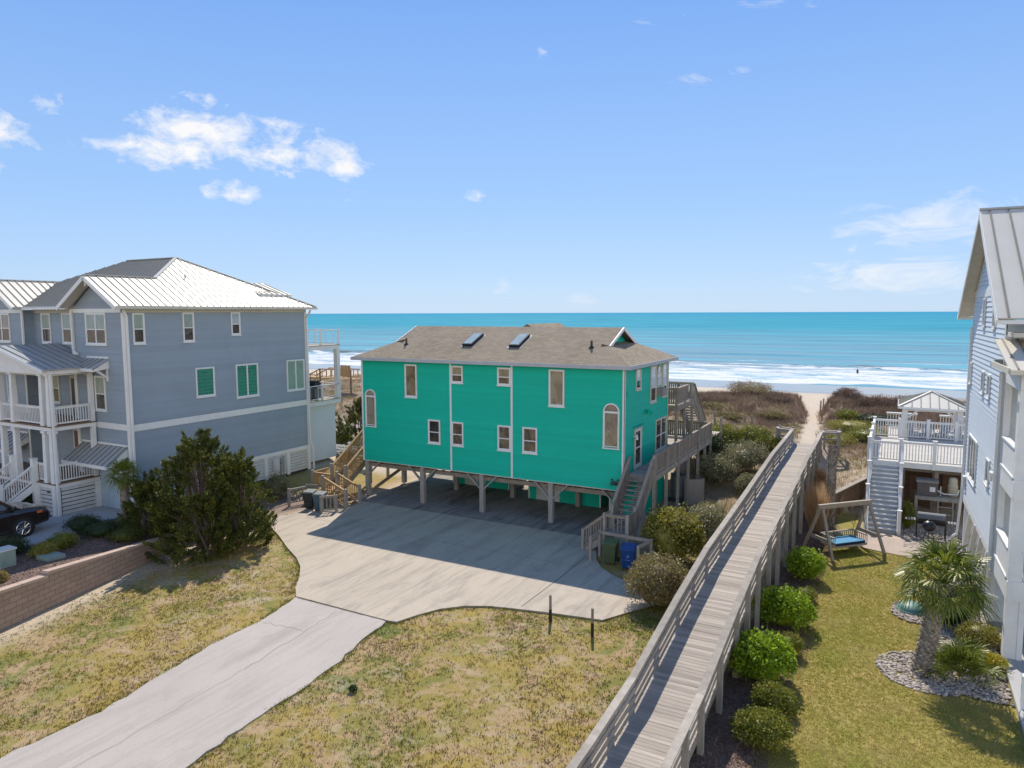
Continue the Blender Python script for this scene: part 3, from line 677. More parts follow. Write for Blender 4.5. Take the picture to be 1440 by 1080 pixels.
m=MB(); m.box(EX0,EX1,EY0-.03,EY0+.0,ZE-.17,ZE+.015); m.box(EX1,EX1+.03,EY0-.03,EY1+.03,ZE-.17,ZE+.015); m.box(EX0-.03,EX0,EY0-.03,EY1+.03,ZE-.17,ZE+.015); m.box(EX0,EX1,EY1,EY1+.03,ZE-.17,ZE+.015)
m.build('fascia','fascia_grey',TH)
m=MB(); m.box(EX0,EX1,EY0,Y0-.04,ZE-.09,ZE-.06); m.box(X1+.04,EX1,Y0-.04,EY1,ZE-.09,ZE-.06); m.box(EX0,X0-.01,Y0-.04,EY1,ZE-.09,ZE-.06); m.box(X0,X1,Y1+.01,EY1,ZE-.09,ZE-.06); m.build('soffit','white',TH)
for sx_,gx in ((1,GX1),(-1,GX0)):
    r=MB()
    for (p,q) in (((gx,gy0,zg),(gx,YR,ZR)),((gx,gy1,zg),(gx,YR,ZR))):
        p=Vector(p)+Vector((sx_*.02,0,-.06)); q=Vector(q)+Vector((sx_*.02,0,-.06)); r.bar(p,q,.05,.17)
    r.build('rake_board','white',TH)
    gx2=gx-sx_*.42; g_=MB(); g_.add([(gx2,gy0+.1,zg-.1),(gx2,gy1-.1,zg-.1),(gx2,YR,ZR-.04)],[(0,1,2) if sx_>0 else (0,2,1)]); g_.build('gable_wall','teal',TH)
    l=MB()
    for k in range(4): l.box(gx2+(.01 if sx_>0 else -.04),gx2+(.04 if sx_>0 else -.01),YR-.55+k*.06,YR+.55-k*.06,zg+.3+k*.12,zg+.36+k*.12)
    l.build('gable_vent','teal',TH)
# skylights on the front slope
sn=Vector((0,-SL,1)).normalized(); sa=Vector((0,1,SL)).normalized()
def onroof(x,y,h=0): return Vector((x,y,ZE+SL*(y-EY0)))+sn*h
for x in (-21.72,-18.72):
    ya=34.0;yb=35.35
    m=MB(); m.poly3([onroof(x,ya),onroof(x+.62,ya),onroof(x+.62,yb),onroof(x,yb)],.15,sn); s=m.build('skylight','black_metal',TH)
    m=MB(); m.poly3([onroof(x+.05,ya+.05,.152),onroof(x+.57,ya+.05,.152),onroof(x+.57,yb-.05,.152),onroof(x+.05,yb-.05,.152)],.02,sn); m.build('skylight_glass','glass_skylight',s)
    m=MB(); m.poly3([onroof(x-.12,ya-.12,.004),onroof(x+.74,ya-.12,.004),onroof(x+.74,yb+.1,.004),onroof(x-.12,yb+.1,.004)],.01,sn); m.build('skylight_flashing','ac_grey',s)
for x,y in ((-25.7,34.05),(-13.95,34.15),):
    m=MB(); p=onroof(x,y,-.05); m.cyl(p,p+Vector((0,0,.42)),.06,n=10); m.cyl(p+Vector((0,0,.05)),p+Vector((0,0,.14)),.16,.07,10); m.build('vent_pipe','black_metal',TH)
for x,y in ():
    m=MB(); p=onroof(x,y,-.02); m.box(p.x-.2,p.x+.2,p.y-.15,p.y+.15,p.z,p.z+.12); m.build('roof_vent','black_metal',TH)
# front windows (u measured from X0)
def fw_(x0,x1,z0,z1,**k): return window(pf,x0-X0,x1-X0,z0,z1,TH,d=.012,**k)
fw_(-27.83,-27.04,4.32,6.53,arch=1,rail=False,glass='glass_curtain',label='tall arched window at the left end of the front')
fw_(-24.87,-24.03,6.21,8.1,rail=False,glass='glass_brown_reflection',label='tall window high on the left of the front')
fw_(-21.70,-20.93,7.17,8.12,glass='glass_dark',upper='glass_curtain'); fw_(-18.75,-17.95,7.17,8.12,glass='glass_brown_reflection',upper='glass_curtain')
fw_(-23.29,-22.47,3.66,5.02); fw_(-21.70,-20.93,3.66,5.0,glass='glass_brown_reflection'); fw_(-18.75,-17.95,3.67,5.02,glass='glass_brown_reflection'); fw_(-17.24,-16.38,3.66,5.03,glass='glass_brown_reflection')
fw_(-15.71,-14.84,6.23,8.12,rail=False,glass='glass_curtain',label='tall window high on the right of the front')
fw_(-12.73,-11.88,4.33,6.57,arch=1,rail=False,glass='glass_curtain',label='tall arched window at the right end of the front')
def sw_(y0,y1,z0,z1,**k): return window(pr,y0-Y0,y1-Y0,z0,z1,TH,d=.012,trim='cream_trim',cas=.07,**k)
sw_(34.38,35.2,7.08,8.14,upper='glass_sky_reflection'); sw_(36.8,37.8,6.15,8.14,upper='glass_sky_reflection',rail=6.95); sw_(37.95,38.85,6.93,8.14,arch=1,rail=False,glass='glass_sky_reflection'); sw_(38.98,39.85,6.25,8.14,upper='glass_sky_reflection',rail=6.9)
sw_(37.85,39.85,3.3,5.1,sashes=2,glass='glass_dark')
# side door
m=MB(); pbox(m,pr,1.5,1.6,3.02,5.12,.012,.07); pbox(m,pr,2.5,2.6,3.02,5.12,.012,.07); pbox(m,pr,1.6,2.5,5.02,5.12,.012,.07); fdr=m.build('door_frame','cream_trim',TH)
m=MB(); pbox(m,pr,1.6,2.5,3.02,5.02,.012,.035)
dr=m.build('door','white',TH)
m=MB(); pbox(m,pr,1.72,2.38,3.25,4.05,.036,.042); pbox(m,pr,1.72,2.38,4.12,4.92,.036,.042); m.build('door_glass','glass_dark',dr)
m=MB(); m.cyl(pr.p(1.68,4.05,.035),pr.p(1.68,4.05,.1),.03,n=8); m.build('door_handle','grey_metal',dr)
m=MB(); m.cyl(pr.p(1.35,4.75,.0),pr.p(1.35,4.75,.2),.03,n=8); m.cyl(pr.p(1.35,4.6,.2),pr.p(1.35,4.85,.2),.08,.05,10); m.build('wall_lamp','white',TH)
m=MB(); m.cyl(pr.p(3.3,5.85,.0),pr.p(3.3,5.85,.12),.06,n=8); 
for du in (-.15,.15): m.cyl(pr.p(3.3+du*.4,5.85,.1),pr.p(3.3+du*1.6,5.76,.3),.05,.09,10)
m.build('flood_lamp','teal',TH)
for u,z in ((2.0,7.3),(4.1,5.5),(.25,6.9)):
    m=MB(); pbox(m,pr,u,u+.12,z,z+.25,.01,.07); m.build('meter_box','teal',TH)
m=MB(); pbox(m,pr,1.3,2.75,5.2,5.24,.01,.16); m.build('door_hood','teal',TH)
# wall ornament : dark crab-like cut-out
m=MB(); c=pf.p(-12.08-X0,2.6,.03)
m.ell((c.x,c.y,c.z-.03),(.15,.03,.10),12,6)
for s_ in (-1,1):
    m.bar((c.x+s_*.1,c.y,c.z+.03),(c.x+s_*.2,c.y,c.z+.12),.03,.03); m.ell((c.x+s_*.15,c.y,c.z+.16),(.075,.025,.04),8,4); m.ell((c.x+s_*.05,c.y,c.z+.08),(.03,.02,.03),8,4)
    for k in range(3): m.bar((c.x+s_*.1,c.y,c.z-.03-k*.03),(c.x+s_*(.24-.02*k),c.y,c.z+.02-k*.08),.025,.025); m.ell((c.x+s_*(.24-.02*k),c.y,c.z+.0-k*.08),(.03,.02,.035),6,4)
tag(m.build('wall_ornament','black_metal',None,loc=(c.x,c.y,c.z)),'small black crab cut-out fixed low on the green wall by the stairs','wall ornament')
# carport posts
def stilt(x,y,brL=1,brR=1,z1=ZB-.02,s=.26):
    m=MB(); m.box(x-s/2,x+s/2,y-s/2,y+s/2,.05,z1)
    p=m.build('post','post_wood',TH,bevel=.015)
    for sg,on in ((-1,brL),(1,brR)):
        if on:
            b=MB(); b.bar((x+sg*.1,y-.02,1.35),(x+sg*1.0,y-.02,2.2),.07,.14,up=(0,1,0)); b.build('brace','post_wood',p)
xs4=[-27.9,-23.85,-19.85,-15.65]
for k,x in enumerate(xs4): stilt(x,Y0+.16,k>0,1)
stilt(-11.85,Y0+.16,1,0)
for x in (-27.9,-23.85,-19.85,-15.65,-11.85): stilt(x,36.5,0,0); 
for x in (-27.9,-23.85): stilt(x,40.0,0,0)
m=MB(); m.bar((-27.9,33.1,2.0),(-27.9,39.8,.25),.06,.2); m.bar((-27.86,33.1,.25),(-27.86,39.8,2.0),.06,.2)
m.build('cross_brace','old_wood',TH)
# enclosed store rooms under the house
def room(x0,x1,y0,y1):
    m=MB(); m.box(x0,x1,y0,y1,.06,ZB-.43); m.build('store_room_wall','teal',TH)
    for x in (x0,x1): t=MB(); t.box(x-.04,x+.04,y0-.03,y0-.002,.07,ZB-.44); t.build('trim_board','white',TH)
def udoor(x,y,w=.9,n=1):
    m=MB(); m.box(x,x+w,y-.045,y-.004,.08,ZB-.5); d=m.build('store_door','white_soft',TH)
    g=MB()
    for k in range(1,int(w/.13)): g.box(x+k*.13,x+k*.13+.012,y-.052,y-.046,.1,ZB-.55)
    g.build('door_groove','fascia_grey',d)
room(-25.0,-20.9,37.9,40.1); udoor(-24.1,37.9,1.0); 
room(-18.9,-14.4,36.75,40.1); udoor(-18.4,36.75,1.5); room(-13.4,-11.75,35.6,40.1)
m=MB(); m.box(-22.75,-22.35,37.82,37.88,.9,1.25); b_=m.build('hose_box','white',TH); m=MB(); m.cyl((-22.55,37.81,1.08),(-22.55,37.78,1.08),.08,n=12); m.build('box_dial','ac_grey',b_)
m=MB(); m.box(-21.3,-20.6,38.2,38.9,.06,1.2); m.build('store_shelf','ac_grey',TH)
# air conditioner in an upper side window
m=MB(); pbox(m,pr,5.0,5.75,6.45,6.85,.0,.42); 
o=m.build('window_air_conditioner','screen_grey',None,loc=pr.p(5.4,6.45,.2)); tag(o,'small beige air conditioner box sticking out beneath the arched upper side window','air conditioner')

# ---------------------------------------------------------------- right-hand deck with stairs
DK=thing('side_deck','weathered grey timber side deck with stairs on the right of the green house','deck',(-10.9,38,0))
XA,XB=-11.55,-10.3; ZD=3.0; YA,YB=33.3,45.1
m=MB(); 
for k in range(int((YB-YA)/.145)): m.box(XA,XB,YA+k*.145,YA+k*.145+.135,ZD-.04,ZD)
for k in range(int(5.0/.145)): m.box(-21.0,XA-.01,40.3+k*.145,40.3+k*.145+.135,ZD-.041,ZD-.001)
m.build('deck_boards','deck_plank',DK)
m=MB(); m.box(XB,XB+.05,YA,YB,ZD-.28,ZD+.0); m.box(XA,XB,YA-.05,YA-.003,ZD-.28,ZD-.045); m.box(-21,XB,YB+.003,YB+.05,ZD-.28,ZD)
for k in range(8): m.box(XA+.05,XB,YA+.8+k*1.5,YA+.85+k*1.5,ZD-.26,ZD-.045)
m.build('rim_joist','grey_wood',DK)
m=MB(); 
def slatrail(m,a,b,h=1.05):
    a=Vector(a);b=Vector(b); L=(b-a).length; n=int(L/.13)
    m.bar(a+Vector((0,0,h)),b+Vector((0,0,h)),.15,.04)
    m.bar(a+Vector((0,0,h-.08)),b+Vector((0,0,h-.08)),.04,.09); m.bar(a+Vector((0,0,.12)),b+Vector((0,0,.12)),.04,.09)
    for k in range(n):
        p=a+(b-a)*((k+.5)/n); m.bar(p+Vector((0,0,.04)),p+Vector((0,0,h-.04)),.095,.03,up=(1,0,0) if abs((b-a).y)>abs((b-a).x) else (0,1,0))
slatrail(m,(XB+.02,YA,ZD),(XB+.02,YB,ZD)); slatrail(m,(XB,YB,ZD),(-21,YB,ZD)); m.build('railing','old_wood',DK)
for y in (YA,35.4,37.6,39.7,41.9,43.6,YB):
    m=MB(); m.box(XB-.03,XB+.11,y-.06,y+.06,-.1,ZD+1.03); m.build('post','grey_wood',DK)
for y in (37.6,41.9,YB):
    m=MB(); m.box(XA+.0,XA+.12,y-.06,y+.06,-.1,ZD-.05); m.build('post','grey_wood',DK)
# main flight down towards the street
class Multi:
    def __init__(s): s.b=[]
    def bar(s,*a,**k): m=MB(); m.bar(*a,**k); s.b.append(m)
    def build(s,name,mat,parent):
        for m in s.b: m.build(name,mat,parent)
def flight(m,ms,x0,x1,y0,z0,y1,z1,n,axis='y',tread=.26):
    """treads in m, stringers in ms; from (y0,z0) top to (y1,z1) bottom"""
    for k in range(1,n):
        t=k/n; y=y0+(y1-y0)*t; z=z0+(z1-z0)*t; s=math.copysign(1,y1-y0)
        if axis=='y': m.box(x0+.04,x1-.04,min(y,y+s*tread),max(y,y+s*tread),z-.04,z)
        else: m.box(min(y,y+s*tread),max(y,y+s*tread),x0+.04,x1-.04,z-.04,z)
    for x in (x0,x1):
        a=(x,y0,z0-.18) if axis=='y' else (y0,x,z0-.18); b=(x,y1,z1-.1) if axis=='y' else (y1,x,z1-.1)
        ms.bar(a,b,.045,.28)
SX0,SX1=-11.45,-10.35; LZ=.95
m=MB();ms=Multi(); flight(m,ms,SX0,SX1,YA,ZD,30.75,LZ,11); m.box(SX0,SX1,29.75,30.8,LZ-.04,LZ)
flight(m,ms,29.8,30.7,SX0,LZ,-12.5,.05,5,axis='x'); m.build('stair_treads','grey_wood',DK); ms.build('stringer','grey_wood',DK)
for k in range(10):
    m=MB(); t=(k+.5)/11; m.box(-11.0,-10.75,YA+(30.75-YA)*t-.02,YA+(30.75-YA)*t,ZD+(LZ-ZD)*t-.19,ZD+(LZ-ZD)*t-.045); m.build('riser_block','deck_plank',DK)
for x in (SX0-.02,SX1+.05):
    m=MB(); slatrail(m,(x,YA-.1,ZD-.1),(x,30.75,LZ+.05),1.0); m.build('stair_railing','old_wood',DK)
m=MB()
railing(m,(SX1,29.75,LZ),(SX0,29.75,LZ),.95,.17,.04); railing(m,(SX1+.02,29.8,LZ),(SX1+.02,30.7,LZ),.95,.1,.05); railing(m,(SX0,29.75,LZ),(-12.5,29.75,.1),.95,.15,.04); railing(m,(SX0,30.75,LZ),(-12.5,30.75,.1),.95,.15,.04)
m.build('stair_railing','old_wood',DK)
for x,y,z in ((SX0,29.75,1.95),(SX1,29.75,1.98),(SX1,30.75,2.1),(SX0,30.75,2.1),(-12.5,29.75,1.05),(-12.5,30.75,1.05),(SX1,32.0,1.5)):
    m=MB(); post(m,x,y,-.05,z,.12); m.build('newel_post','post_wood',DK)
# upper deck at the rear corner with stairs
m=MB(); ZU=5.65
m.box(-16,-11.15,40.35,44.0,ZU-.04,ZU); m.build('upper_deck_boards','deck_plank',DK)
m=MB(); m.box(-16,-11.1,40.3,40.36,ZU-.34,ZU-.045); m.box(-11.15,-11.1,40.37,44.05,ZU-.34,ZU-.045); m.box(-16,-11.15,44.0,44.05,ZU-.34,ZU-.045); m.build('upper_rim','old_wood',DK)
m=MB(); slatrail(m,(-16,40.35,ZU),(-11.15,40.35,ZU),1.0); slatrail(m,(-11.13,40.4,ZU),(-11.13,42.6,ZU),1.0); slatrail(m,(-16,44,ZU),(-11.15,44,ZU),1.0); m.build('upper_railing','old_wood',DK)
for x,y in ((-11.2,40.45),(-11.2,42.2),(-11.2,43.95),(-14.5,43.95)):
    m=MB(); post(m,x,y,ZD,ZU+1.02,.14); m.build('post','grey_wood',DK)
m=MB();ms=Multi(); flight(m,ms,-12.1,-11.15,44.0,ZU,47.0,ZD,13); m.build('upper_stair_treads','grey_wood',DK); ms.build('upper_stringer','old_wood',DK)
for x_ in (-11.1,-12.15): m=MB(); slatrail(m,(x_,44.0,ZU),(x_,47.0,ZD),.95); m.build('upper_stair_railing','old_wood',DK)
for x_,y_ in ((-11.1,47.1),(-12.15,47.1),(-10.3,48.2)):
    m=MB(); post(m,x_,y_,-.1,ZD+1.0,.12); m.build('post','grey_wood',DK)
m=MB(); m.box(-13.2,-10.35,45.12,48.2,ZD-.04,ZD); m.build('landing','deck_plank',DK)
# ---------------------------------------------------------------- left timber stairs of the green house
LS=thing('entry_stairs','honey-coloured new timber stairs climbing the left end of the green house','stairs',(-29.3,32,.0))
FX0,FX1=-29.95,-28.85
m=MB();ms=Multi(); flight(m,ms,FX0,FX1,35.6,3.0,32.0,.75,12); m.box(-30.15,-28.7,30.6,32.1,.70,.75); m.box(FX0-.2,-28.1,35.6,37.4,2.96,3.0)
flight(m,ms,30.0,31.1,-28.75,.75,-27.0,.05,4,axis='x'); m.box(-28.7,-28.3,30,31.1,.71,.749)
m.build('stair_treads','new_wood',LS); ms.build('stringer','old_wood',LS)
m=MB()
for x in (FX0,FX1): railing(m,(x,35.6,3.0),(x,32.0,.78),1.0,.15,.045,(.12,.04))
railing(m,(-30.15,32.0,.75),(-30.15,30.7,.75),.95,.15,.045,(.1,.04)); railing(m,(-30.15,30.65,.75),(-28.75,30.65,.75),.95,.15,.045,(.1,.04)); railing(m,(-28.75,30.0,.75),(-27.05,30.0,.1),.95,.15,.045,(.1,.04)); railing(m,(-28.75,31.15,.75),(-27.05,31.15,.1),.95,.15,.045,(.1,.04))
railing(m,(FX0,37.4,3),(FX0,35.6,3),1.0,.15,.045,(.1,.04)); m.build('railing','new_wood',LS)
for x,y,z in ((FX0,32.0,1.95),(FX1,32.0,1.95),(-30.15,30.65,1.8),(-28.75,30.0,1.75),(-28.75,31.15,1.75),(-27.05,30.0,1.15),(-27.05,31.15,1.15),(FX0,35.6,4.1),(FX1,34.2,2.1),(FX0,37.4,4.1)):
    m=MB(); post(m,x,y,-.1,z,.15); m.build('newel_post','post_wood',LS)
# bin pens
def pen(name,label,posts,rails,loc,mat='grey_wood'):
    t=thing(name,label,'bin fence',loc)
    for x,y,h in posts: m=MB(); post(m,x,y,-.05,h,.11); m.build('post',mat,t)
    m=MB()
    for a,b,full in rails:
        if full: railing(m,a,b,.95,.17,.05,(.1,.04),low=.15)
        else: m.bar(Vector(a)+Vector((0,0,1.0)),Vector(b)+Vector((0,0,1.0)),.05,.14)
    m.build('rail',mat,t); return t
pen('bin_pen','grey timber bin pen of posts and one rail round the green and blue bins',[(-11.62,28.55,1.15),(-9.35,28.3,1.15),(-11.55,29.45,1.2),(-9.1,29.3,1.2)],
    [((-11.62,28.55,.1),(-11.55,29.45,.1),0),((-11.55,29.45,.1),(-9.1,29.3,.1),0),((-9.35,28.3,.1),(-9.1,29.3,.1),0)],(-10.4,28.9,0))
pen('bin_pen','low grey slatted bin pen beside the honey-coloured stairs',[(-30.35,28.9,1.05),(-27.6,28.6,1.0),(-27.05,29.2,1.0),(-30.0,30.0,1.1),(-28.9,30.2,1.1)],
    [((-30.35,28.9,.05),(-30.0,30.0,.05),1),((-27.6,28.6,.05),(-27.05,29.2,.05),1),((-30.0,30.0,.05),(-28.9,30.2,.05),0)],(-28.9,29.2,0))
def wheelie(name,label,loc,rot,body,lid,group,sym=None):
    t=thing(name,label,'wheelie bin',loc,group,rotz=rot,local=True)
    m=MB(); a=.235;b=.30
    vs=[(-a,-a,.06),(a,-a,.06),(a,a,.06),(-a,a,.06),(-b,-b-.03,.92),(b,-b-.03,.92),(b,b,.98),(-b,b,.98)]
    m.add(vs,[(0,3,2,1),(0,1,5,4),(1,2,6,5),(2,3,7,6),(3,0,4,7),(4,5,6,7)]); m.box(-b-.02,b+.02,-b-.05,-b+.0,.86,.92); m.box(-b+.05,b-.05,-b-.02,-b+.02,.42,.46)
    m.build('bin_body',body,t,bevel=.02)
    m=MB(); m.add([(-b-.03,-b-.07,.93),(b+.03,-b-.07,.93),(b+.03,b+.05,.99),(-b-.03,b+.05,.99),(-b+.03,-b,1.0),(b-.03,-b,1.0),(b-.03,b-.02,1.05),(-b+.03,b-.02,1.05)],[(0,3,2,1),(0,1,5,4),(1,2,6,5),(2,3,7,6),(3,0,4,7),(4,5,6,7)])
    m.build('lid',lid,t,bevel=.015)
    for s_ in (-1,1): m=MB(); m.cyl((s_*.25,.26,.1),(s_*.31,.26,.1),.1,n=14); m.build('wheel','tyre',t)
    m=MB(); m.cyl((-.28,.36,.9),(.28,.36,.9),.02,n=8); m.build('handle',lid,t)
    if sym:
        m=MB()
        for k in range(3):
            aa=R(90+120*k); bb=R(90+120*(k+1)); r=.075
            p=Vector((r*math.cos(aa),-.285,.62+r*math.sin(aa))); q=Vector((r*math.cos(bb),-.285,.62+r*math.sin(bb)))
            m.bar(p+(q-p)*.18,p+(q-p)*.72,.012,.035,up=(0,1,0)); d=(q-p).normalized(); e=p+(q-p)*.72; s2=Vector((-d.z,0,d.x))
            m.add([e+s2*.035,e-s2*.035,e+d*.05],[(0,1,2)])
        m.box(-.1,.1,-.282,-.275,.44,.46); m.build('recycling_symbol','white',t)
    return t
wheelie('wheelie_bin','olive green wheelie bin in the pen beside the blue recycling bin',(-10.75,28.75,.03),R(5),'bin_green','bin_green','bins by the right-hand stairs')
wheelie('wheelie_bin','bright blue recycling bin with white arrows in the pen by the stairs',(-9.85,28.5,.02),R(12),'bin_blue','bin_blue','bins by the right-hand stairs',sym=1)
wheelie('wheelie_bin','blue-grey wheelie bin with pale lid in the low pen by the honey-coloured stairs',(-28.1,29.05,.02),R(20),'bin_blue_grey','bin_lid_grey','bins by the left-hand stairs')
wheelie('wheelie_bin','dark charcoal wheelie bin with grey lid by the honey-coloured stairs',(-28.95,29.15,.02),R(18),'bin_dark','bin_lid_grey','bins by the left-hand stairs')
# condenser and its screen
ac=thing('air_conditioner_unit','round-cornered grey condenser unit standing under the side deck','air conditioner',(-10.95,40.3,0))
m=MB(); m.box(-11.5,-10.4,39.8,40.8,0,.35); m.build('plinth','ac_top',ac); m=MB(); m.cyl((-10.95,40.3,.35),(-10.95,40.3,1.62),.45,n=20); m.build('casing','ac_grey',ac,smooth=False); m=MB(); m.cyl((-10.95,40.3,1.62),(-10.95,40.3,1.66),.46,n=20); m.cyl((-10.95,40.3,1.66),(-10.95,40.3,1.70),.2,n=16); m.build('fan_grille','ac_top',ac)
sc_=thing('privacy_screen','pale panel screen standing in front of the grey condenser unit','screen',(-9.9,40.3,0))
m=MB(); m.bar((-10.35,39.75,.75),(-9.55,40.25,.75),.05,1.5); m.build('panel','screen_grey',sc_); m=MB(); m.bar((-9.55,40.3,.75),(-10.1,41.3,.75),.05,1.5); m.build('panel','ac_grey',sc_)
for x,y in ((-10.4,39.72),(-9.5,40.27),(-10.1,41.35)): m=MB(); post(m,x,y,0,1.55,.08); m.build('post','grey_wood',sc_)
# marker posts in the lawn
for x,y,l in ((-10.52,22.1,'slim dark marker post in the grass, the one farther from the boardwalk'),(-8.77,21.75,'slim dark marker post in the grass, the one nearer the boardwalk')):
    t=thing('marker_post',l,'post',(x,y,0),'marker posts beside the apron')
    m=MB(); m.cyl((x,y,-.02),(x,y,1.0),.05,.045,10); m.build('shaft','old_wood',t); m=MB(); m.cyl((x,y,0),(x,y,.48),.056,.056,10); m.build('sleeve','black_metal',t)
# retaining wall of split blocks
bw=thing('retaining_wall','pinkish split-block retaining wall with stepped cap beside the left lawn','wall',(-28,12.4,0))
pts=[(-5,-22.6),(5,-25.2),(12.4,-27.18),(15.6,-28.0),(19.7,-29.1),(21.2,-29.45)]
tops=[(-5,2.2),(5,1.95),(8,1.75),(12.4,1.5),(14.6,1.35),(14.6,1.15),(17.0,1.15),(17.0,.95),(19,.8),(21.2,.62)]
segs=[(-5,5,2.2,1.95),(5,14.3,1.95,1.27),(14.3,21.2,1.42,.72)]
px=lambda y:float(np.interp(y,[p[0] for p in pts],[p[1] for p in pts]))
m=MB(); m.uv='plane'; cp=MB()
for a,b,ta_,tb_ in segs:
    n=max(1,int((b-a)/1.0))
    for k in range(n):
        ya=a+(b-a)*k/n; yb=a+(b-a)*(k+1)/n; za=ta_+(tb_-ta_)*k/n; zb=ta_+(tb_-ta_)*(k+1)/n; xa=px(ya);xb=px(yb)
        m.add([(xa,ya,-.2),(xa-.26,ya,-.2),(xb-.26,yb,-.2),(xb,yb,-.2),(xa,ya,za-.1),(xa-.26,ya,za-.1),(xb-.26,yb,zb-.1),(xb,yb,zb-.1)],[(0,1,2,3),(7,6,5,4),(4,5,1,0),(5,6,2,1),(6,7,3,2),(7,4,0,3)])
        cp.bar((xa-.13,ya+.006,za-.05),(xb-.13,yb-.006,zb-.05),.32,.1)
m.build('wall_face','block',bw); pm('cap_block',(.44,.33,.26),(.38,.28,.22),rough=.9,bmp=.4); cp.build('cap','cap_block',bw)

# ---------------------------------------------------------------- BLUE-GREY DUPLEX (left)
LH=thing('blue_grey_duplex','tall blue-grey house with a white metal hip roof and front porches','house',(-38,24,.9))
WX=-33.85; WY=21.85; FY=34.2; XL=-38.15; XM=-42.9; XLL=-47.2; YRc=22.4; ZG=.9; ZT=11.25
m=MB()
f1=Pl((XL,WY,0),(1,0,0)); f2=Pl((XM,YRc,0),(1,0,0)); f3=Pl((XLL,WY,0),(1,0,0)); rr=Pl((WX,WY,0),(0,1,0)); s1=Pl((XL,YRc,0),(0,-1,0)); s2=Pl((XM,WY,0),(0,1,0))
siding(m,f1,lambda z:(0,WX-XL),ZG,ZT,.13,lip=.006); siding(m,f2,lambda z:(0,XL-XM),ZG,ZT,.13,lip=.006); siding(m,f3,lambda z:(0,XM-XLL),ZG,ZT,.13,lip=.006)
siding(m,rr,lambda z:(0,FY-WY),2.4,ZT,.17); siding(m,s2,lambda z:(0,YRc-WY),ZG,ZT,.13)
m.add([(XL,WY,ZG),(XL,YRc,ZG),(XL,YRc,ZT),(XL,WY,ZT)],[(0,3,2,1)])
bk=Pl((WX,FY,0),(-1,0,0)); siding(m,bk,lambda z:(0,WX-XLL),ZG,ZT,.17)
# wing gables
for x0 in (XL,XLL): siding(m,Pl((x0,WY,0),(1,0,0)),lambda z:((z-11.25)/.66,4.3-(z-11.25)/.66) ,11.25,12.6,.13,lip=.006)
m.build('wall','blue_grey',LH)
m=MB(); m.box(XLL+.02,WX-.02,WY+.8,FY-.02,ZG,ZT); m.box(XL+.02,WX-.02,WY+.02,WY+.85,2.45,ZT); m.box(XLL+.02,XM-.02,WY+.02,WY+.85,ZG,ZT); m.build('core_wall','blue_grey',LH)
def tb(x0,x1,y0,y1,z0,z1,mat='white',name='trim_board'): t=MB(); t.box(x0,x1,y0,y1,z0,z1); return t.build(name,mat,LH)
# corner boards, frieze and belt bands
for x in (XL,XM-.0,WX): tb(x-.12,x+.04 if x==WX else x+.02,WY-.045,WY-.008,ZG,ZT-.18)
tb(XL-.02,XL+.12,WY-.044,WY-.009,ZG,ZT-.18)
tb(WX+.018,WX+.05,WY-.044,WY+.14,ZG,ZT-.18); tb(WX+.018,WX+.05,FY-.16,FY+.03,ZG,ZT-.18)
tb(XL-.1,WX-.12,WY-.05,WY-.01,ZT-.17,ZT+.03); tb(WX+.02,WX+.055,WY-.04,FY,ZT-.17,ZT+.1,'cream_trim'); tb(XLL,XM+.1,WY-.05,WY-.01,ZT-.17,ZT+.03); tb(XM+.1,XL-.1,YRc-.05,YRc-.01,ZT-.17,ZT+.1,'cream_trim')
tb(XL+.12,WX-.13,WY-.04,WY-.01,5.15,5.45); tb(WX+.018,WX+.045,WY+.15,FY-.17,5.08,5.42); tb(WX+.018,WX+.05,WY+.15,FY-.17,2.2,2.42)
tb(XL+.12,XL+.2,WY-.06,WY-.01,2.2,4.3)
# skirt of white slats with posts on the right wall
k=0
for y0,y1 in ((22.0,24.0),(24.25,26.2),(26.45,28.4),(28.65,30.4),(30.6,32.2),(32.4,34.05)):
    m=MB()
    for j in range(7): m.box(WX-.02,WX+.012,y0,y1,.9+j*.19,.9+j*.19+.145)
    m.build('skirt_slats','white_soft',LH)
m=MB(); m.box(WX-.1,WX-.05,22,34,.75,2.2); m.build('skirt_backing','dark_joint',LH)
for y in (21.92,24.12,26.32,28.52,30.5,32.3,34.1): tb(WX-.02,WX+.04,y-.12,y+.12,.8,2.199,'white','skirt_post')
# windows
def lf(pl,x0,x1,z0,z1,**k):
    o=pl.o; return window(pl,x0-o.x,x1-o.x,z0,z1,LH,d=.01,**k)
lf(f1,-36.96,-35.25,9.45,11.07,sashes=2,upper='glass_blind',glass='glass_dark'); lf(f1,-36.5,-35.6,6.05,7.85,upper='glass_blind',glass='glass_dark')
lf(f2,-42.05,-41.15,9.42,11.07,upper='glass_blind'); lf(f2,-40.05,-39.1,9.42,11.07,upper='glass_blind')
lf(f3,-45.9,-44.2,9.45,11.07,sashes=2,upper='glass_curtain'); lf(f3,-44.9,-44.0,6.05,7.85,upper='glass_blind',glass='glass_green')
for y0,y1,z0,z1,kw in ((22.3,22.95,9.5,11.06,dict(upper='glass_blind')),(25.15,25.85,9.5,11.08,dict(upper='glass_blind')),(28.3,28.95,9.78,11.1,dict(upper='glass_sky_reflection')),(25.8,27.02,6.42,8.05,dict(rail=False,glass='glass_green')),(28.5,30.12,6.1,8.06,dict(rail=False,sashes=2,glass='glass_green')),(32.4,33.92,6.12,8.08,dict(rail=False,sashes=2,glass='glass_blind'))):
    window(rr,y0-WY,y1-WY,z0,z1,LH,d=.012,**kw)
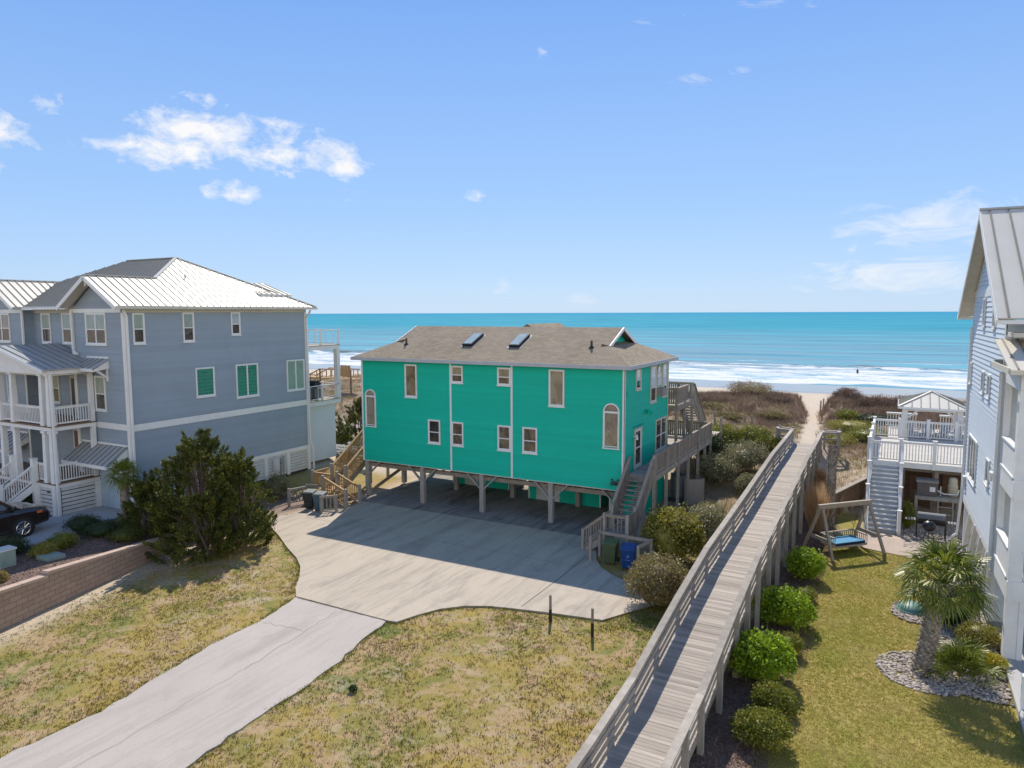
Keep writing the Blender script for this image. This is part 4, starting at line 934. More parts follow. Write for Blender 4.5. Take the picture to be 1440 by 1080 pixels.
# main roof
def seamed(pl4,name,mat,root,pitch=.42,thick=.06,clip=None):
    """standing-seam slope from polygon pts (first edge = eave)"""
    P=[Vector(p) for p in pl4]; e=(P[1]-P[0]).normalized(); n=e.cross(P[2]-P[1]); 
    n=(P[1]-P[0]).cross(P[-1]-P[0]).normalized()
    if n.z<0: n=-n
    s=n.cross(e).normalized(); 
    if s.z<0: s=-s
    m=MB(); m.poly3(P,-thick,n); r=m.build(name,mat,root)
    uv=[((p-P[0]).dot(e),(p-P[0]).dot(s)) for p in P]; u0=min(a for a,b in uv); u1=max(a for a,b in uv)
    sm_=MB(); u=u0+pitch*.5; nn=len(uv)
    while u<u1:
        hit=[]
        for i in range(nn):
            (a,b),(c,d)=uv[i],uv[(i+1)%nn]
            if (a-u)*(c-u)<0: hit.append(b+(d-b)*(u-a)/(c-a))
        if len(hit)>=2:
            q0=P[0]+e*u+s*(min(hit)+.01)+n*.012; q1=P[0]+e*u+s*(max(hit)-.02)+n*.012
            if (q1-q0).length>.15: sm_.bar(q0,q1,.05,.05,up=n)
        u+=pitch
    if sm_.v: sm_.build('seam','metal_seam',r)
    return r
ZE2=11.42; ex=WX+.48; RX=-38.1; RY=28.1; RZ=14.33; RX2=-42.81; sl=(RZ-ZE2)/(ex-RX)
ey0=21.75; ey1=34.7; exl=-46.9-.6
wr=-35.86; wz_=ZE2+sl*(ex-wr); wy0=21.2     # wing ridge
ywr=ey0+(wz_-ZE2)/((RZ-ZE2)/(RY-ey0))
# right side slope incl. wing right slope
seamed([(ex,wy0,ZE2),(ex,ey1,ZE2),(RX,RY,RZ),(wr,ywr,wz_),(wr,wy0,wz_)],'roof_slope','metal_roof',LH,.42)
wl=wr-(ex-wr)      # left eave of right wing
seamed([(wl,wy0,ZE2),(wl,ey0,ZE2),(wr,ywr,wz_),(wr,wy0,wz_)],'roof_slope','metal_roof_grey_shaded',LH,.42)  # front and left slopes of the white roof get their shade by colour
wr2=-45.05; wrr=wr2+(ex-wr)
seamed([(wl,ey0,ZE2),(wrr,ey0,ZE2),(wr2,ywr,wz_),(RX2,RY,RZ),(RX,RY,RZ),(wr,ywr,wz_)],'roof_slope','metal_roof_grey_shaded',LH,.3)
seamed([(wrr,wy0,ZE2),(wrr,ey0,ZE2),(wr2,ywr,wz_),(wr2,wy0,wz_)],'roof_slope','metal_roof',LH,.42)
seamed([(wr2-(ex-wr),wy0,ZE2),(wr2-(ex-wr),ey1,ZE2),(RX2,RY,RZ),(wr2,ywr,wz_),(wr2,wy0,wz_)],'roof_slope','metal_roof_grey_shaded',LH,.42)
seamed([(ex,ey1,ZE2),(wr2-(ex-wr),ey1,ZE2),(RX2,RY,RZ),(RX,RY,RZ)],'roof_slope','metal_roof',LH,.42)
m=MB()
def cap(a,b,w=.2): m=MB(); m.bar(Vector(a)+Vector((0,0,.03)),Vector(b)+Vector((0,0,.03)),w,.035); m.build('ridge_cap','metal_roof',LH)
cap((RX,RY,RZ),(RX2,RY,RZ)); cap((wr,wy0,wz_),(wr,ywr,wz_)); cap((wr,ywr,wz_),(RX,RY,RZ)); cap((RX,RY,RZ),(ex,ey1,ZE2)); cap((wr2,wy0,wz_),(wr2,ywr,wz_)); cap((wl,ey0,ZE2),(wr,ywr,wz_),.12)
# small rear dormer roof seen past the hip
seamed([(-34.4,31.0,12.2),(-34.4,33.6,12.2),(-36.6,33.3,12.95),(-36.6,31.0,12.95)],'rear_dormer_roof','metal_roof',LH)
m=MB(); m.box(-37.5,-34.42,31.0,33.6,11.4,12.17); m.build('rear_dormer','white',LH)
m=MB(); m.cyl((-35.9,27.0,12.9),(-35.9,27.0,13.25),.05,n=8); m.build('vent_pipe','grey_metal',LH)
# eave gutters / rakes / soffit
tb(ex-.02,ex+.1,wy0,ey1,ZE2-.16,ZE2-.03,'cream_trim','gutter'); tb(WX+.06,ex-.02,wy0,ey1,ZE2-.15,ZE2-.12,'cream_trim','soffit'); tb(wl+.0,wrr,ey0-.12,ey0-.0,ZE2-.16,ZE2-.03,'white','gutter') if 0 else tb(wrr,wl,ey0-.12,ey0,ZE2-.16,ZE2-.03,'white','gutter')
for c in (wr,wr2):
    for sg in (-1,1):
        m=MB(); m.bar((c,wy0-.03,wz_-.13),(c+sg*(ex-wr),wy0-.03,ZE2-.13),.05,.2); m.build('rake_board','white',LH)
        m=MB(); m.bar((c,(wy0+WY)/2,wz_-.09),(c+sg*(ex-wr),(wy0+WY)/2,ZE2-.09),WY-wy0-.02,.03); m.build('soffit','cream_trim',LH)
    m=MB(); m.box(c-.06,c+.06,wy0+.05,WY,wz_-.55,wz_-.2); m.build('gable_bracket','cream_trim',LH)
# downspouts
def spout(pts,name='downspout',mat='white',root=LH,w=.09):
    m=MB()
    for a,b in zip(pts,pts[1:]): m.bar(a,b,w,w,up=(0,1,0))
    return m.build(name,mat,root)
spout([(ex,FY-.05,ZE2-.2),(ex-.1,FY-.05,ZE2-.4),(WX+.12,FY-.05,ZE2-.65),(WX+.12,FY-.05,2.7),(WX+.32,FY+.0,2.3),(WX+.32,FY,.85)])
spout([(ex-.3,WY-.1,ZE2-.2),(WX+.12,WY+.1,ZE2-.55),(WX+.12,WY+.1,.95)])
spout([(XM+.15,WY-.1,ZE2-.2),(XM+.15,WY-.1,8.9)]); spout([(XL+.1,WY-.12,ZE2-.2),(XL+.1,WY-.12,9.1),(XL+.5,WY-.12,8.95)])
# awnings
def awning(x0,x1,ya,yb,z0,z1,root=LH):
    r=seamed([(x0,yb,z1),(x1,yb,z1),(x1,ya,z0),(x0,ya,z0)],'awning','metal_roof_grey_shaded',root,.4,.05)
    m=MB(); m.box(x0,x1,yb-.03,yb+.02,z1-.16,z1-.0); m.box(x0,x1,ya-.05,ya-.01,z0,z0+.1)
    for x in (x0+.02,x1-.06): m.add([(x,ya,z0-.08),(x,yb+.02,z1-.1),(x,yb+.02,z1-.16),(x,ya,z0-.5),(x+.04,ya,z0-.08),(x+.04,yb+.02,z1-.1),(x+.04,yb+.02,z1-.16),(x+.04,ya,z0-.5)],[(0,1,2,3),(7,6,5,4),(0,4,5,1),(1,5,6,2),(2,6,7,3),(3,7,4,0)])
    m.build('awning_frame','white',r)
awning(-37.9,-34.05,WY,WY-1.15,4.3,3.5); awning(-37.0,-35.2,WY,WY-.9,8.75,8.3)
awning(-46.8,-43.1,WY,WY-1.15,4.3,3.5)
for x in (-36.85,-35.35): m=MB(); m.bar((x,WY-.01,7.75),(x,WY-.7,8.25),.06,.1); m.bar((x,WY-.05,7.6),(x,WY-.05,8.25),.08,.08); m.build('bracket','white',LH)
# garage
m=MB(); m.box(-36.95,-34.7,WY-.05,WY-.012,1.0,3.05); gd=m.build('garage_door','garage_blue',LH)
m=MB(); m.box(-35.83,-35.81,WY-.055,WY-.051,1.0,3.0); m.build('door_groove','fascia_grey',gd)
tb(-37.15,-36.97,WY-.07,WY-.012,1.0,3.2,'white','door_jamb'); tb(-34.68,-34.5,WY-.07,WY-.012,1.0,3.2,'white','door_jamb'); tb(-36.97,-34.68,WY-.07,WY-.013,3.06,3.2,'white','door_jamb')
tb(-37.9,-37.35,WY-.03,WY-.012,1.0,2.35,'garage_blue','side_panel')
# porch between the wings
PX1=-36.45; PX0=-44.4; PY0=19.5; 
m=MB()
for z in (2.62,5.5): 
    m.box(PX0,PX1,PY0,WY-.08,z-.25,z-.06); m.box(XM+.02,XL-.02,WY-.08,YRc-.02,z-.25,z-.06)
m.build('porch_beam','white',LH)
m=MB()
for z in (2.62,5.5): m.box(PX0-.05,PX1+.05,PY0-.05,WY-.09,z-.058,z); m.box(XM+.02,XL-.02,WY-.09,YRc-.02,z-.057,z-.001)
m.build('porch_floor','brown_board',LH)
for x in (PX1-.15,PX1-.75,-39.9,-41.1,PX0+.2):
    for z0,z1,y in ((2.62,5.24,PY0+.13),(5.5,8.1,PY0+.13)):
        m=MB(); m.add([(x-.15,y-.15,z0),(x+.15,y-.15,z0),(x+.15,y+.15,z0),(x-.15,y+.15,z0),(x-.11,y-.11,z1),(x+.11,y-.11,z1),(x+.11,y+.11,z1),(x-.11,y+.11,z1)],[(0,3,2,1),(4,5,6,7),(0,1,5,4),(1,2,6,5),(2,3,7,6),(3,0,4,7)])
        m.box(x-.17,x+.17,y-.17,y+.17,z1-.12,z1-.01); m.build('porch_column','white',LH)
for (x,y) in ((PX1-.15,WY-.25),):
    for z0,z1 in ((2.62,5.24),(5.5,8.1)): m=MB(); m.box(x-.1,x+.1,y-.05,y+.15,z0,z1); m.build('porch_column','white',LH)
for z in (2.62,5.5): m=MB(); railing(m,(PX1-.1,PY0+.3,z),(PX1-.1,WY-.35,z),.95,.13,.035); m.build('porch_railing','white',LH)
m=MB(); railing(m,(-39.75,PY0+.12,5.5),(PX1-.9,PY0+.12,5.5),.95,.13,.035); railing(m,(PX0+.3,PY0+.12,5.5),(-41.2,PY0+.12,5.5),.95,.13,.035); railing(m,(-38.0,PY0+.12,2.62),(PX1-.9,PY0+.12,2.62),.95,.13,.035); railing(m,(-41.0,PY0+.12,5.5),(-40,PY0+.12,5.5),.95,.13,.035)
m.build('porch_railing','white',LH)
# lattice base
m=MB()
for j in range(7): m.box(PX1-.04,PX1-.01,PY0+.3,WY-.3,1.0+j*.2,1.0+j*.2+.16); m.box(-38.0,PX1-.3,PY0+.02,PY0+.05,1.0+j*.2,1.0+j*.2+.16)
m.build('base_slats','white_soft',LH)
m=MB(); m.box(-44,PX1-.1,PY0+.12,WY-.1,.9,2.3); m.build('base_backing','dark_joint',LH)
for x,y in ((PX1-.12,PY0+.1),(PX1-.12,WY-.2),(-38.0,PY0+.1)): m=MB(); m.box(x-.14,x+.14,y-.14,y+.14,.9,2.36); m.build('base_post','white',LH)
spout([(PX1+.1,PY0+.05,8.1),(PX1+.12,PY0+.05,2.6),(PX1+.12,PY0+.05,1.0)])
# porch roof: low gable facing the street
pc=-40.4; pz=9.42; pe=8.35; hw=pc-(PX1+.35); hw=-hw
seamed([(pc+hw,PY0-.4,pe),(pc+hw,WY-.0,pe),(pc+hw*.45,WY+.5,pe+.59),(pc,YRc,pz),(pc,PY0-.4,pz)],'porch_roof','metal_roof_grey_shaded',LH,.42)
seamed([(pc-hw,PY0-.4,pe),(pc-hw,WY-.0,pe),(pc-hw*.45,WY+.5,pe+.59),(pc,YRc,pz),(pc,PY0-.4,pz)],'porch_roof','metal_roof_grey_shaded',LH,.42)
m=MB(); m.add([(pc-hw+.3,PY0-.1,pe),(pc+hw-.3,PY0-.1,pe),(pc,PY0-.1,pz-.1)],[(0,1,2)]); m.box(pc-hw+.2,pc+hw-.2,PY0-.12,PY0+.25,8.08,8.36); m.box(pc+hw-.55,pc+hw-.2,PY0+.26,WY-.02,8.08,8.36); m.build('porch_pediment','white',LH)
for sg in (-1,1): m=MB(); m.bar((pc,PY0-.42,pz-.1),(pc+sg*hw,PY0-.42,pe-.1),.04,.17); m.build('porch_rake','white',LH)
m=MB(); m.box(pc-hw+.3,pc+hw-.3,PY0,YRc-.02,8.0,8.07); m.build('porch_ceiling','cream_trim',LH)
# porch doors and windows on the recessed wall
for z in (2.62,5.5):
    m=MB(); pbox(m,f2,3.25,4.35,z,z+2.2,.01,.06); d=m.build('door_surround','cream_trim',LH)
    m=MB(); pbox(m,f2,3.4,4.2,z+.02,z+2.05,.061,.08); m.build('front_door','brown_door' if z<3 else 'dark_door',d)
lf(f2,-41.6,-40.7,6.1,7.8,upper='glass_blind'); lf(f2,-37.9+(-.9),-38.3,6.2,7.7,upper='glass_curtain')
# stairs down to the street
m=MB();ms=Multi(); n=9
for k in range(n):
    t=k/n; y=PY0-.05-t*2.5; z=2.6-(k+1)*(1.6/ (n+0)); m.box(-40.0,-38.15,y-.3,y,z-.05,z)
m.build('step','brown_board',LH)
for x in (-40.05,-38.1): ms.bar((x,PY0-.05,2.35),(x,PY0-2.6,.85),.05,.32)
ms.build('stringer','white',LH)
for x in (-40.05,-38.1): m=MB(); railing(m,(x,PY0-.1,2.55),(x,PY0-2.55,1.0),.92,.13,.035); m.build('stair_railing','white',LH)
for x,y,z in ((-38.1,PY0-.05,3.75),(-40.05,PY0-.05,3.75),(-38.1,PY0-1.7,2.7),(-38.1,PY0-2.65,2.15),(-40.05,PY0-2.65,2.15)):
    m=MB(); post(m,x,y,.9,z,.24,True); m.build('newel_post','white',LH)
# house number plaque
cu=bpy.data.curves.new('number','FONT'); cu.body='127'; cu.size=.2; cu.extrude=.01; tmp=bpy.data.objects.new('tmp',cu); COL.objects.link(tmp)
dg=bpy.context.evaluated_depsgraph_get(); me=bpy.data.meshes.new_from_object(tmp.evaluated_get(dg)); bpy.data.objects.remove(tmp)
nb=bpy.data.objects.new('house_number',me); COL.objects.link(nb); nb.parent=LH; nb.rotation_euler=(PI/2,0,0); nb.location=Vector((-37.1,PY0-.06,2.12))-Vector((-38,24,.9)); me.materials.clear(); me.materials.append(MATS['black_metal'])
# rear decks on posts
DX=-34.25; DY=37.75
m=MB(); m.box(-44,DX,FY+.02,DY,8.55,8.82); m.box(-44,DX,FY+.02,DY,4.8,5.1); m.build('rear_deck','white',LH)
m=MB(); m.box(-44,DX+.05,FY+.02,DY+.05,8.825,8.86); m.box(-44,DX+.05,FY+.02,DY+.05,5.105,5.14); m.build('rear_deck_floor','grey_wood',LH)
m=MB(); m.box(-44,DX-.3,FY+.02,DY-.3,1.0,4.79); m.build('rear_wall','pale_blue',LH)
for x,y in ((DX-.15,DY-.15),(-38.5,DY-.15)):
    m=MB(); m.box(x-.15,x+.15,y-.15,y+.15,5.14,8.54); m.build('rear_column','white',LH)
for z in (8.86,5.14):
    m=MB()
    for x,y in ((DX-.05,DY-.05),(DX-.05,(FY+DY)/2),(DX-.05,FY+.1)): m.box(x-.06,x+.06,y-.06,y+.06,z,z+1.08)
    m.box(DX-.1,DX,FY+.1,DY,z+.98,z+1.03); m.box(-44,DX,DY-.1,DY,z+.98,z+1.03); m.box(DX-.07,DX-.04,FY+.1,DY,z+.08,z+.12); m.box(-44,DX,DY-.07,DY-.04,z+.08,z+.12)
    for y in (34.9,35.6,36.6,37.2): m.box(DX-.06,DX-.04,y-.012,y+.012,z+.1,z+1)
    for k in range(9): m.box(-43.9+k*1.05,-43.86+k*1.05,DY-.07,DY-.04,z+.1,z+1)
    m.build('rear_railing','white',LH)
# gas grill on the lower rear deck
gr=thing('gas_grill','dark covered gas grill on the lower rear deck of the blue-grey house','grill',(-35.3,36.2,5.14))
m=MB(); m.box(-35.9,-34.9,35.9,36.5,5.2,5.95); m.build('cabinet','ac_grey',gr); m=MB(); m.bar((-35.95,36.2,6.1),(-34.85,36.2,6.1),.62,.3); m.cyl((-35.9,36.2,6.2),(-34.9,36.2,6.2),.25,n=14); m.build('hood','black_metal',gr); m=MB(); m.box(-36.4,-35.95,35.95,36.45,5.9,5.95); m.box(-34.85,-34.5,35.95,36.45,5.9,5.95); m.build('side_shelf','grey_metal',gr)
mt=thing('meter_cabinet','pale meter cabinet with pipes fixed to the white slatted skirt of the blue-grey house','meter cabinet',(WX+.1,31.3,1.2))
m=MB(); m.box(WX+.05,WX+.25,30.95,31.35,1.3,2.1); m.build('box','white_soft',mt); m=MB(); m.cyl((WX+.12,31.6,.85),(WX+.12,31.6,2.0),.04,n=8); m.cyl((WX+.12,31.8,.85),(WX+.12,31.8,2.1),.03,n=8); m.cyl((WX+.12,31.6,1.7),(WX+.12,31.8,1.7),.09,n=10); m.build('pipe','grey_metal',mt)
# white fence behind
wf=thing('white_fence','low white picket railing around the yard behind the blue-grey house','fence',(-44,46,.2))
m=MB(); railing(m,(-45.5,46.2,.3),(-38.5,46.6,.3),1.0,.14,.05); railing(m,(-38.5,46.6,.3),(-35,49,.3),1.0,.14,.05); m.build('rail','white',wf)
for x,y in ((-45.5,46.2),(-43.2,46.3),(-40.8,46.45),(-38.5,46.6),(-36.7,47.8),(-35,49)): m=MB(); post(m,x,y,-.2,1.45,.14,True); m.build('post','white',wf)
# slatted white enclosure behind the house corner
m=MB()
for j in range(6): m.box(-38,WX+1.4,38.6,38.64,.3+j*.22,.3+j*.22+.15)
m.box(WX+1.35,WX+1.5,38.55,38.7,-.1,1.8); m.box(WX-.6,WX-.45,38.55,38.7,-.1,1.8)
tag(m.build('slat_screen','white_soft',None,loc=(-35,38.6,0)),'white horizontal slat screen behind the corner of the blue-grey house','fence')
um=thing('patio_umbrella','teal patio umbrella with pale rim behind the left end of the green house','umbrella',(-38.4,52.6,.5))
m=MB(); m.lathe([(1.3,2.1),(.7,2.45),(.02,2.7)],(-38.4,52.6,.5),12); m.build('canopy','umbrella_teal',um); m=MB(); m.cyl((-38.4,52.6,.5),(-38.4,52.6,3.2),.03,n=8); m.build('pole','white',um)
# beach walkover far left
wk=thing('dune_walkover','brown timber dune walkover with railed stairs beyond the blue-grey house','walkway',(-58,62,2))
m=MB(); 
for k in range(60): m.box(-68+k*.24,-68+k*.24+.22,61.2,62.8,3.62,3.66)
m.build('boards','new_wood',wk)
m=MB()
for y in (61.2,62.8):
    railing(m,(-58.6,y,3.65),(-54.0,y,3.65),1.05,.6,.08,(.12,.05)); railing(m,(-61.6,y,2.35),(-58.6,y,3.65),1.05,.9,.08,(.12,.05)); m.bar((-68,y,3.3),(-61.6,y,2.9),.1,.12)
m.build('railing','new_wood',wk)
m=MB()
for k in range(9): m.box(-55.2+k*.16,-55.2+k*.16+.12,60.9,60.95,4.0,5.2)
m.build('slat_panel','new_wood',wk)
for x in (-68,-65,-61.6,-58.6,-56.3,-54):
    m=MB(); post(m,x,61.2,0,3.6+(1.1 if x>-59 else 0),.14); m.build('post','brown_board',wk)
# ---------------------------------------------------------------- PALE BLUE HOUSE (right), local frame
RH=thing('pale_blue_house','tall pale blue lapped house with steep white metal gable roof cut by the right edge','house',(3.2,29.4,0),rotz=R(1.7),local=True)
W=9.2; RWd=9.0; ZB2=2.5; ZT2=10.6
wl_=Pl((0,W,0),(0,-1,0))      # faces -x, u runs from far corner to near corner
m=MB()
siding(m,wl_,lambda z:(0,W),ZB2,ZT2,.19,lip=.034)
gy=4.75; gz_=15.0; slp=(gz_-10.75)/(11.0-gy)
def gspan(z): h=(gz_-.35-z)/slp; return (max(0,W-gy-h),min(W,W-gy+h))
siding(m,wl_,gspan,11.9,14.5,.19,lip=.034); siding(m,wl_,gspan,ZT2,11.6,.19,lip=.034)
fr_=Pl((0,0,0),(1,0,0)); siding(m,fr_,lambda z:(0,RWd),.1,ZT2,.19,lip=.03); m.build('wall','pale_blue',RH)
m=MB(); m.box(.02,RWd,.02,W,ZB2,ZT2); m.build('core_wall','pale_blue',RH)
m=MB(); pbox(m,wl_,gspan(11.6)[0],gspan(11.6)[1],11.6,11.9,0,.04); m.build('gable_band','white',RH)
for u in (0,W): m=MB(); pbox(m,wl_,max(0,u-.14),min(W,u+.14),ZB2-.1,ZT2,.023,.05); m.build('corner_board','white',RH)
m=MB(); m.box(-.05,.0,-.05,.14,.1,10.2); m.box(0,.14,-.05,-.022,.1,10.2); m.build('corner_board','white',RH)
m=MB(); pbox(m,wl_,0,W,ZB2-.28,ZB2-.01,-.02,.03); m.build('skirt_board','white',RH)
# roof
e0,e1=-1.45,10.9; ox=-.5
ze_=10.75
for (yA,yB) in ((e0,gy),(e1,gy)):
    s_=1 if yA<yB else -1; zz=ze_+0
    zA=gz_-slp*abs(gy-yA)
    seamed([(ox,yA,zA),(RWd,yA,zA),(RWd,gy,gz_),(ox,gy,gz_)],'roof_slope','metal_roof',RH,.62)
    m=MB(); m.bar((ox+.0,yA,zA-.17),(ox+.0,gy,gz_-.17),.04,.24); m.build('rake_board','white',RH)
    m=MB(); m.bar(((ox)/2-.0,yA,zA-.13),((ox)/2-.0,gy,gz_-.13),-ox-.06,.03); m.build('soffit','cream_trim',RH)
    m=MB(); m.box(ox,RWd,yA-.03 if s_>0 else yA-.12,yA+.12 if s_>0 else yA+.03,zA-.2,zA-.07); m.build('gutter','white',RH)
m=MB(); m.box(ox-.02,RWd,gy-.09,gy+.09,gz_-.02,gz_+.06); m.build('ridge_cap','metal_roof_grey_shaded',RH)
m=MB(); m.box(.0,RWd,-1.3,0,10.15,10.3); m.build('soffit','cream_trim',RH)
# windows on the side wall: u from far corner = (W - ylocal)
def rw(y0,y1,z0,z1,**k): return window(wl_,W-y1,W-y0,z0,z1,RH,d=.024,cas=.07,**k)
rw(5.3,7.9,3.75,5.6,sashes=3,rail=False); rw(1.7,2.5,4.55,5.5,rail=False); rw(8.55,9.0,7.75,8.7,rail=False); rw(4.5,5.15,7.7,8.6,rail=False); rw(2.8,3.45,7.7,8.6,rail=False)
rw(5.3,5.9,10.35,11.55,rail=False); rw(2.5,3.1,10.35,11.5,rail=False)
m=MB(); m.box(-.28,-.02,.15,.45,9.05,9.35); m.box(-.4,-.28,.05,.25,9.1,9.22); m.build('flood_lamp','grey_metal',RH)
m=MB(); m.box(-.2,-.02,.2,.55,5.05,5.35); m.build('utility_box','white_soft',RH); m=MB(); m.box(-.14,-.02,8.4,8.8,3.0,3.5); m.build('utility_box','white_soft',RH)
spout([(-.08,W+.02,10.3),(-.08,W+.02,2.3),(-.18,W+.02,.6),(-.6,W-.1,.25)],root=RH,name='downspout')
spout([(-.1,-.05,8.9),(-.1,-.05,3.0),(-.1,-.05,.2)],root=RH,name='downspout')
# stilts with braces
for k,y in enumerate((9.0,7.4,5.6,3.9,2.0,.3)):
    m=MB(); m.box(.05,.4,y-.17,y+.17,0,ZB2-.29); p=m.build('stilt','white',RH)
    if 0<k<5:
        b=MB(); b.bar((.0,y+.1,.7),(.0,y-1.2,2.35),.08,.18,up=(1,0,0)); b.build('brace','white',p)
for y in (7.4,3.9,.3): m=MB(); m.box(4.2,4.5,y-.15,y+.15,.1,ZB2-.29); m.build('stilt','white',RH)
m=MB(); m.box(.05,RWd,.05,W,ZB2-.3,ZB2-.28); m.build('underside','white_soft',RH)
# stacked front porches
py=-3.1
m=MB()
for z in (2.55,5.75):
    m.box(.05,RWd,py,-.03,z-.22,z)
m.build('porch_floor','white',RH)
m=MB()
for z0,z1 in ((2.55,3.62),(5.75,6.82)):
    m.box(.02,.1,py+.3,-.4,z0+.12,z1-.12); m.box(-.02,.16,py+.3,-.3,z1-.1,z1-.04); m.box(-.02,.16,py+.3,-.3,z0+.02,z0+.1)
    m.box(.4,RWd,py+.02,py+.1,z0+.12,z1-.12); m.box(.35,RWd,py-.02,py+.14,z1-.1,z1-.04)
m.build('porch_parapet','white',RH)
m=MB(); m.box(.0,.1,py,-.05,1.95,2.55); m.box(.0,.1,py,-.05,5.15,5.75); m.box(.0,RWd,py-.03,py+.05,2.0,2.62); m.box(.0,RWd,py-.03,py+.05,5.2,5.82); m.build('porch_band','white',RH)
for x in (.16,4.2,8.4):
    for z0,z1 in ((.1,1.99),(2.62,5.19),(5.82,8.6)):
        m=MB(); m.box(x-.16,x+.22,py+.02,py+.36,z0,z1); m.build('porch_column','white',RH)
for z0,z1 in ((2.62,5.19),(5.82,8.6)): m=MB(); m.box(.0,.2,-.35,-.06,z0,z1); m.build('porch_pilaster','white',RH)
m=MB(); m.box(.0,.12,py,-.05,8.6,9.25); m.box(.0,RWd,py-.03,py+.1,8.6,9.25); m.box(.05,RWd,py+.1,-.05,8.55,8.6); m.build('porch_beam','white',RH)
seamed([(-.35,py-.4,9.25),(RWd,py-.4,9.25),(RWd,-.02,10.05),(-.35,-.02,10.05)],'porch_roof','metal_roof',RH,.42)
m=MB(); m.box(-.4,-.35,py-.4,-.02,9.12,9.3); m.box(-.35,RWd,py-.5,-0.+py-.4,9.1,9.24); m.build('porch_gutter','cream_trim',RH)
m=MB(); pbox(m,fr_,.8,3.6,.15,2.3,.025,.05); m.build('garage_opening','ac_top',RH)
m=MB(); m.box(.35,.5,py+.0,py+.25,.1,2.0); m.box(3.8,3.95,py,py+.25,.1,2.0); m.build('door_post','white',RH)
m=MB(); m.cyl((-.1,-2.2,1.7),(-.5,-2.4,1.85),.05,.08,10); m.build('security_lamp','white',RH)
m=MB(); m.cyl((.7,py-.05,1.75),(.7,py-.16,1.75),.06,n=10); m.build('camera_dome','black_metal',RH)
# short white post with rope
t=thing('rope_post','short white square post holding a slack rope beside the concrete at the right edge','post',(3.45,23.1,0))
m=MB(); m.box(3.37,3.53,23.02,23.18,0,1.0); m.box(3.34,3.56,22.99,23.21,1.0,1.05); m.build('shaft','white',t)
m=MB(); pr_=None
for k in range(13):
    y=23.05-k*.5; z=.9-.35*math.sin(PI*k/12); p=(3.5,y,z)
    if pr_: m.cyl(pr_,p,.018,n=6)
    pr_=p
m.build('rope','rope',t)

# ---------------------------------------------------------------- BOARDWALK
BW=thing('boardwalk','long weathered grey boardwalk with low railings climbing towards the dune','boardwalk',(-4.85,25,0))
BY=[4,14,17,21.3,25,32,40,44.5,49.5]; BZ=[.38,.43,.58,1.23,1.68,2.03,2.5,2.55,2.42]
bz=lambda y:float(np.interp(y,BY,BZ))
def bx(y): return float(np.interp(y,[4,44,50],[-4.83,-4.86,-5.05]))
HW=.86
m=MB(); y=4.0
while y<49.5:
    w_=random.uniform(-.004,.004); z0=bz(y)+w_;z1=bz(y+.14)+w_; c=bx(y); dx=random.uniform(-.02,.02)
    m.add([(c-HW+dx,y,z0-.045),(c+HW+dx,y,z0-.045),(c+HW+dx,y+.136,z1-.045),(c-HW+dx,y+.136,z1-.045),(c-HW+dx,y,z0),(c+HW+dx,y,z0),(c+HW+dx,y+.136,z1),(c-HW+dx,y+.136,z1)],
        [(0,3,2,1),(4,5,6,7),(0,1,5,4),(1,2,6,5),(2,3,7,6),(3,0,4,7)]); y+=.146
m.build('deck_boards','deck_plank',BW)
ks=[4,6,8,10,12,14,15.5,17,19.1,21.3,23.1,25,27.3,29.6,32,34.6,37.3,40,42.3,44.5,47,48.6]
def run(m,xo,zo,w,h):
    for a,b in zip(ks,ks[1:]): m.bar((bx(a)+xo,a,bz(a)+zo),(bx(b)+xo,b+.004,bz(b)+zo),w,h)
for s_ in (-1,1):
    xo=s_*(HW+.02)
    m=MB(); run(m,xo-s_*.0,.95,.2,.045); m.build('cap_rail','grey_wood',BW)
    m=MB(); run(m,xo-s_*.055,.865,.04,.11); m.build('upper_rail','grey_wood',BW)
    m=MB(); run(m,xo-s_*.055,.655,.04,.14); m.build('middle_rail','grey_wood',BW)
    m=MB(); run(m,xo-s_*.055,.42,.04,.14); m.build('middle_rail','grey_wood',BW)
    m=MB(); run(m,xo-s_*.055,.185,.04,.14); m.build('lower_rail','grey_wood',BW)
    m=MB(); run(m,xo-s_*.06,-.17,.05,.24); m.build('rim_joist','old_wood',BW)
    for y in ks[:-1]:
        x=bx(y)+xo+s_*.03; g_=min(gz(x,y),bz(y)-.3)
        m=MB(); m.box(x-.075,x+.075,y-.075,y+.075,g_-.15,bz(y)+.92); m.build('post','post_wood',BW)
# end bays that flare outwards
for s_,lb in ((-1,'a'),(1,'b')):
    x0=bx(48.6)+s_*(HW+.02); x1=x0+s_*.95; z=bz(48.6); m=MB()
    m.bar((x0,48.6,z+.95),(x0+s_*.1,49.8,z+.87),.19,.045); m.bar((x0,48.6,z+.95),(x1,48.9,z+.95),.19,.045); m.bar((x1,48.9,z+.951),(x1+s_*.05,50.1,z+.87),.19,.045); m.bar((x0+s_*.1,49.8,z+.871),(x1+s_*.05,50.1,z+.871),.19,.045)
    for zz in (.5,.85): m.bar((x0,48.6,z+zz),(x1,48.9,z+zz),.04,.13); m.bar((x0,48.6,z+zz),(x0+s_*.1,49.8,z+zz-.08),.04,.13)
    m.build('end_rail','grey_wood',BW)
    for (a,b) in ((x0,48.6),(x1,48.9),(x0+s_*.1,49.8),(x1,50.1)):
        m=MB(); post(m,a,b,gz(a,b)-.3,z+1.0,.13); m.build('end_post','post_wood',BW)

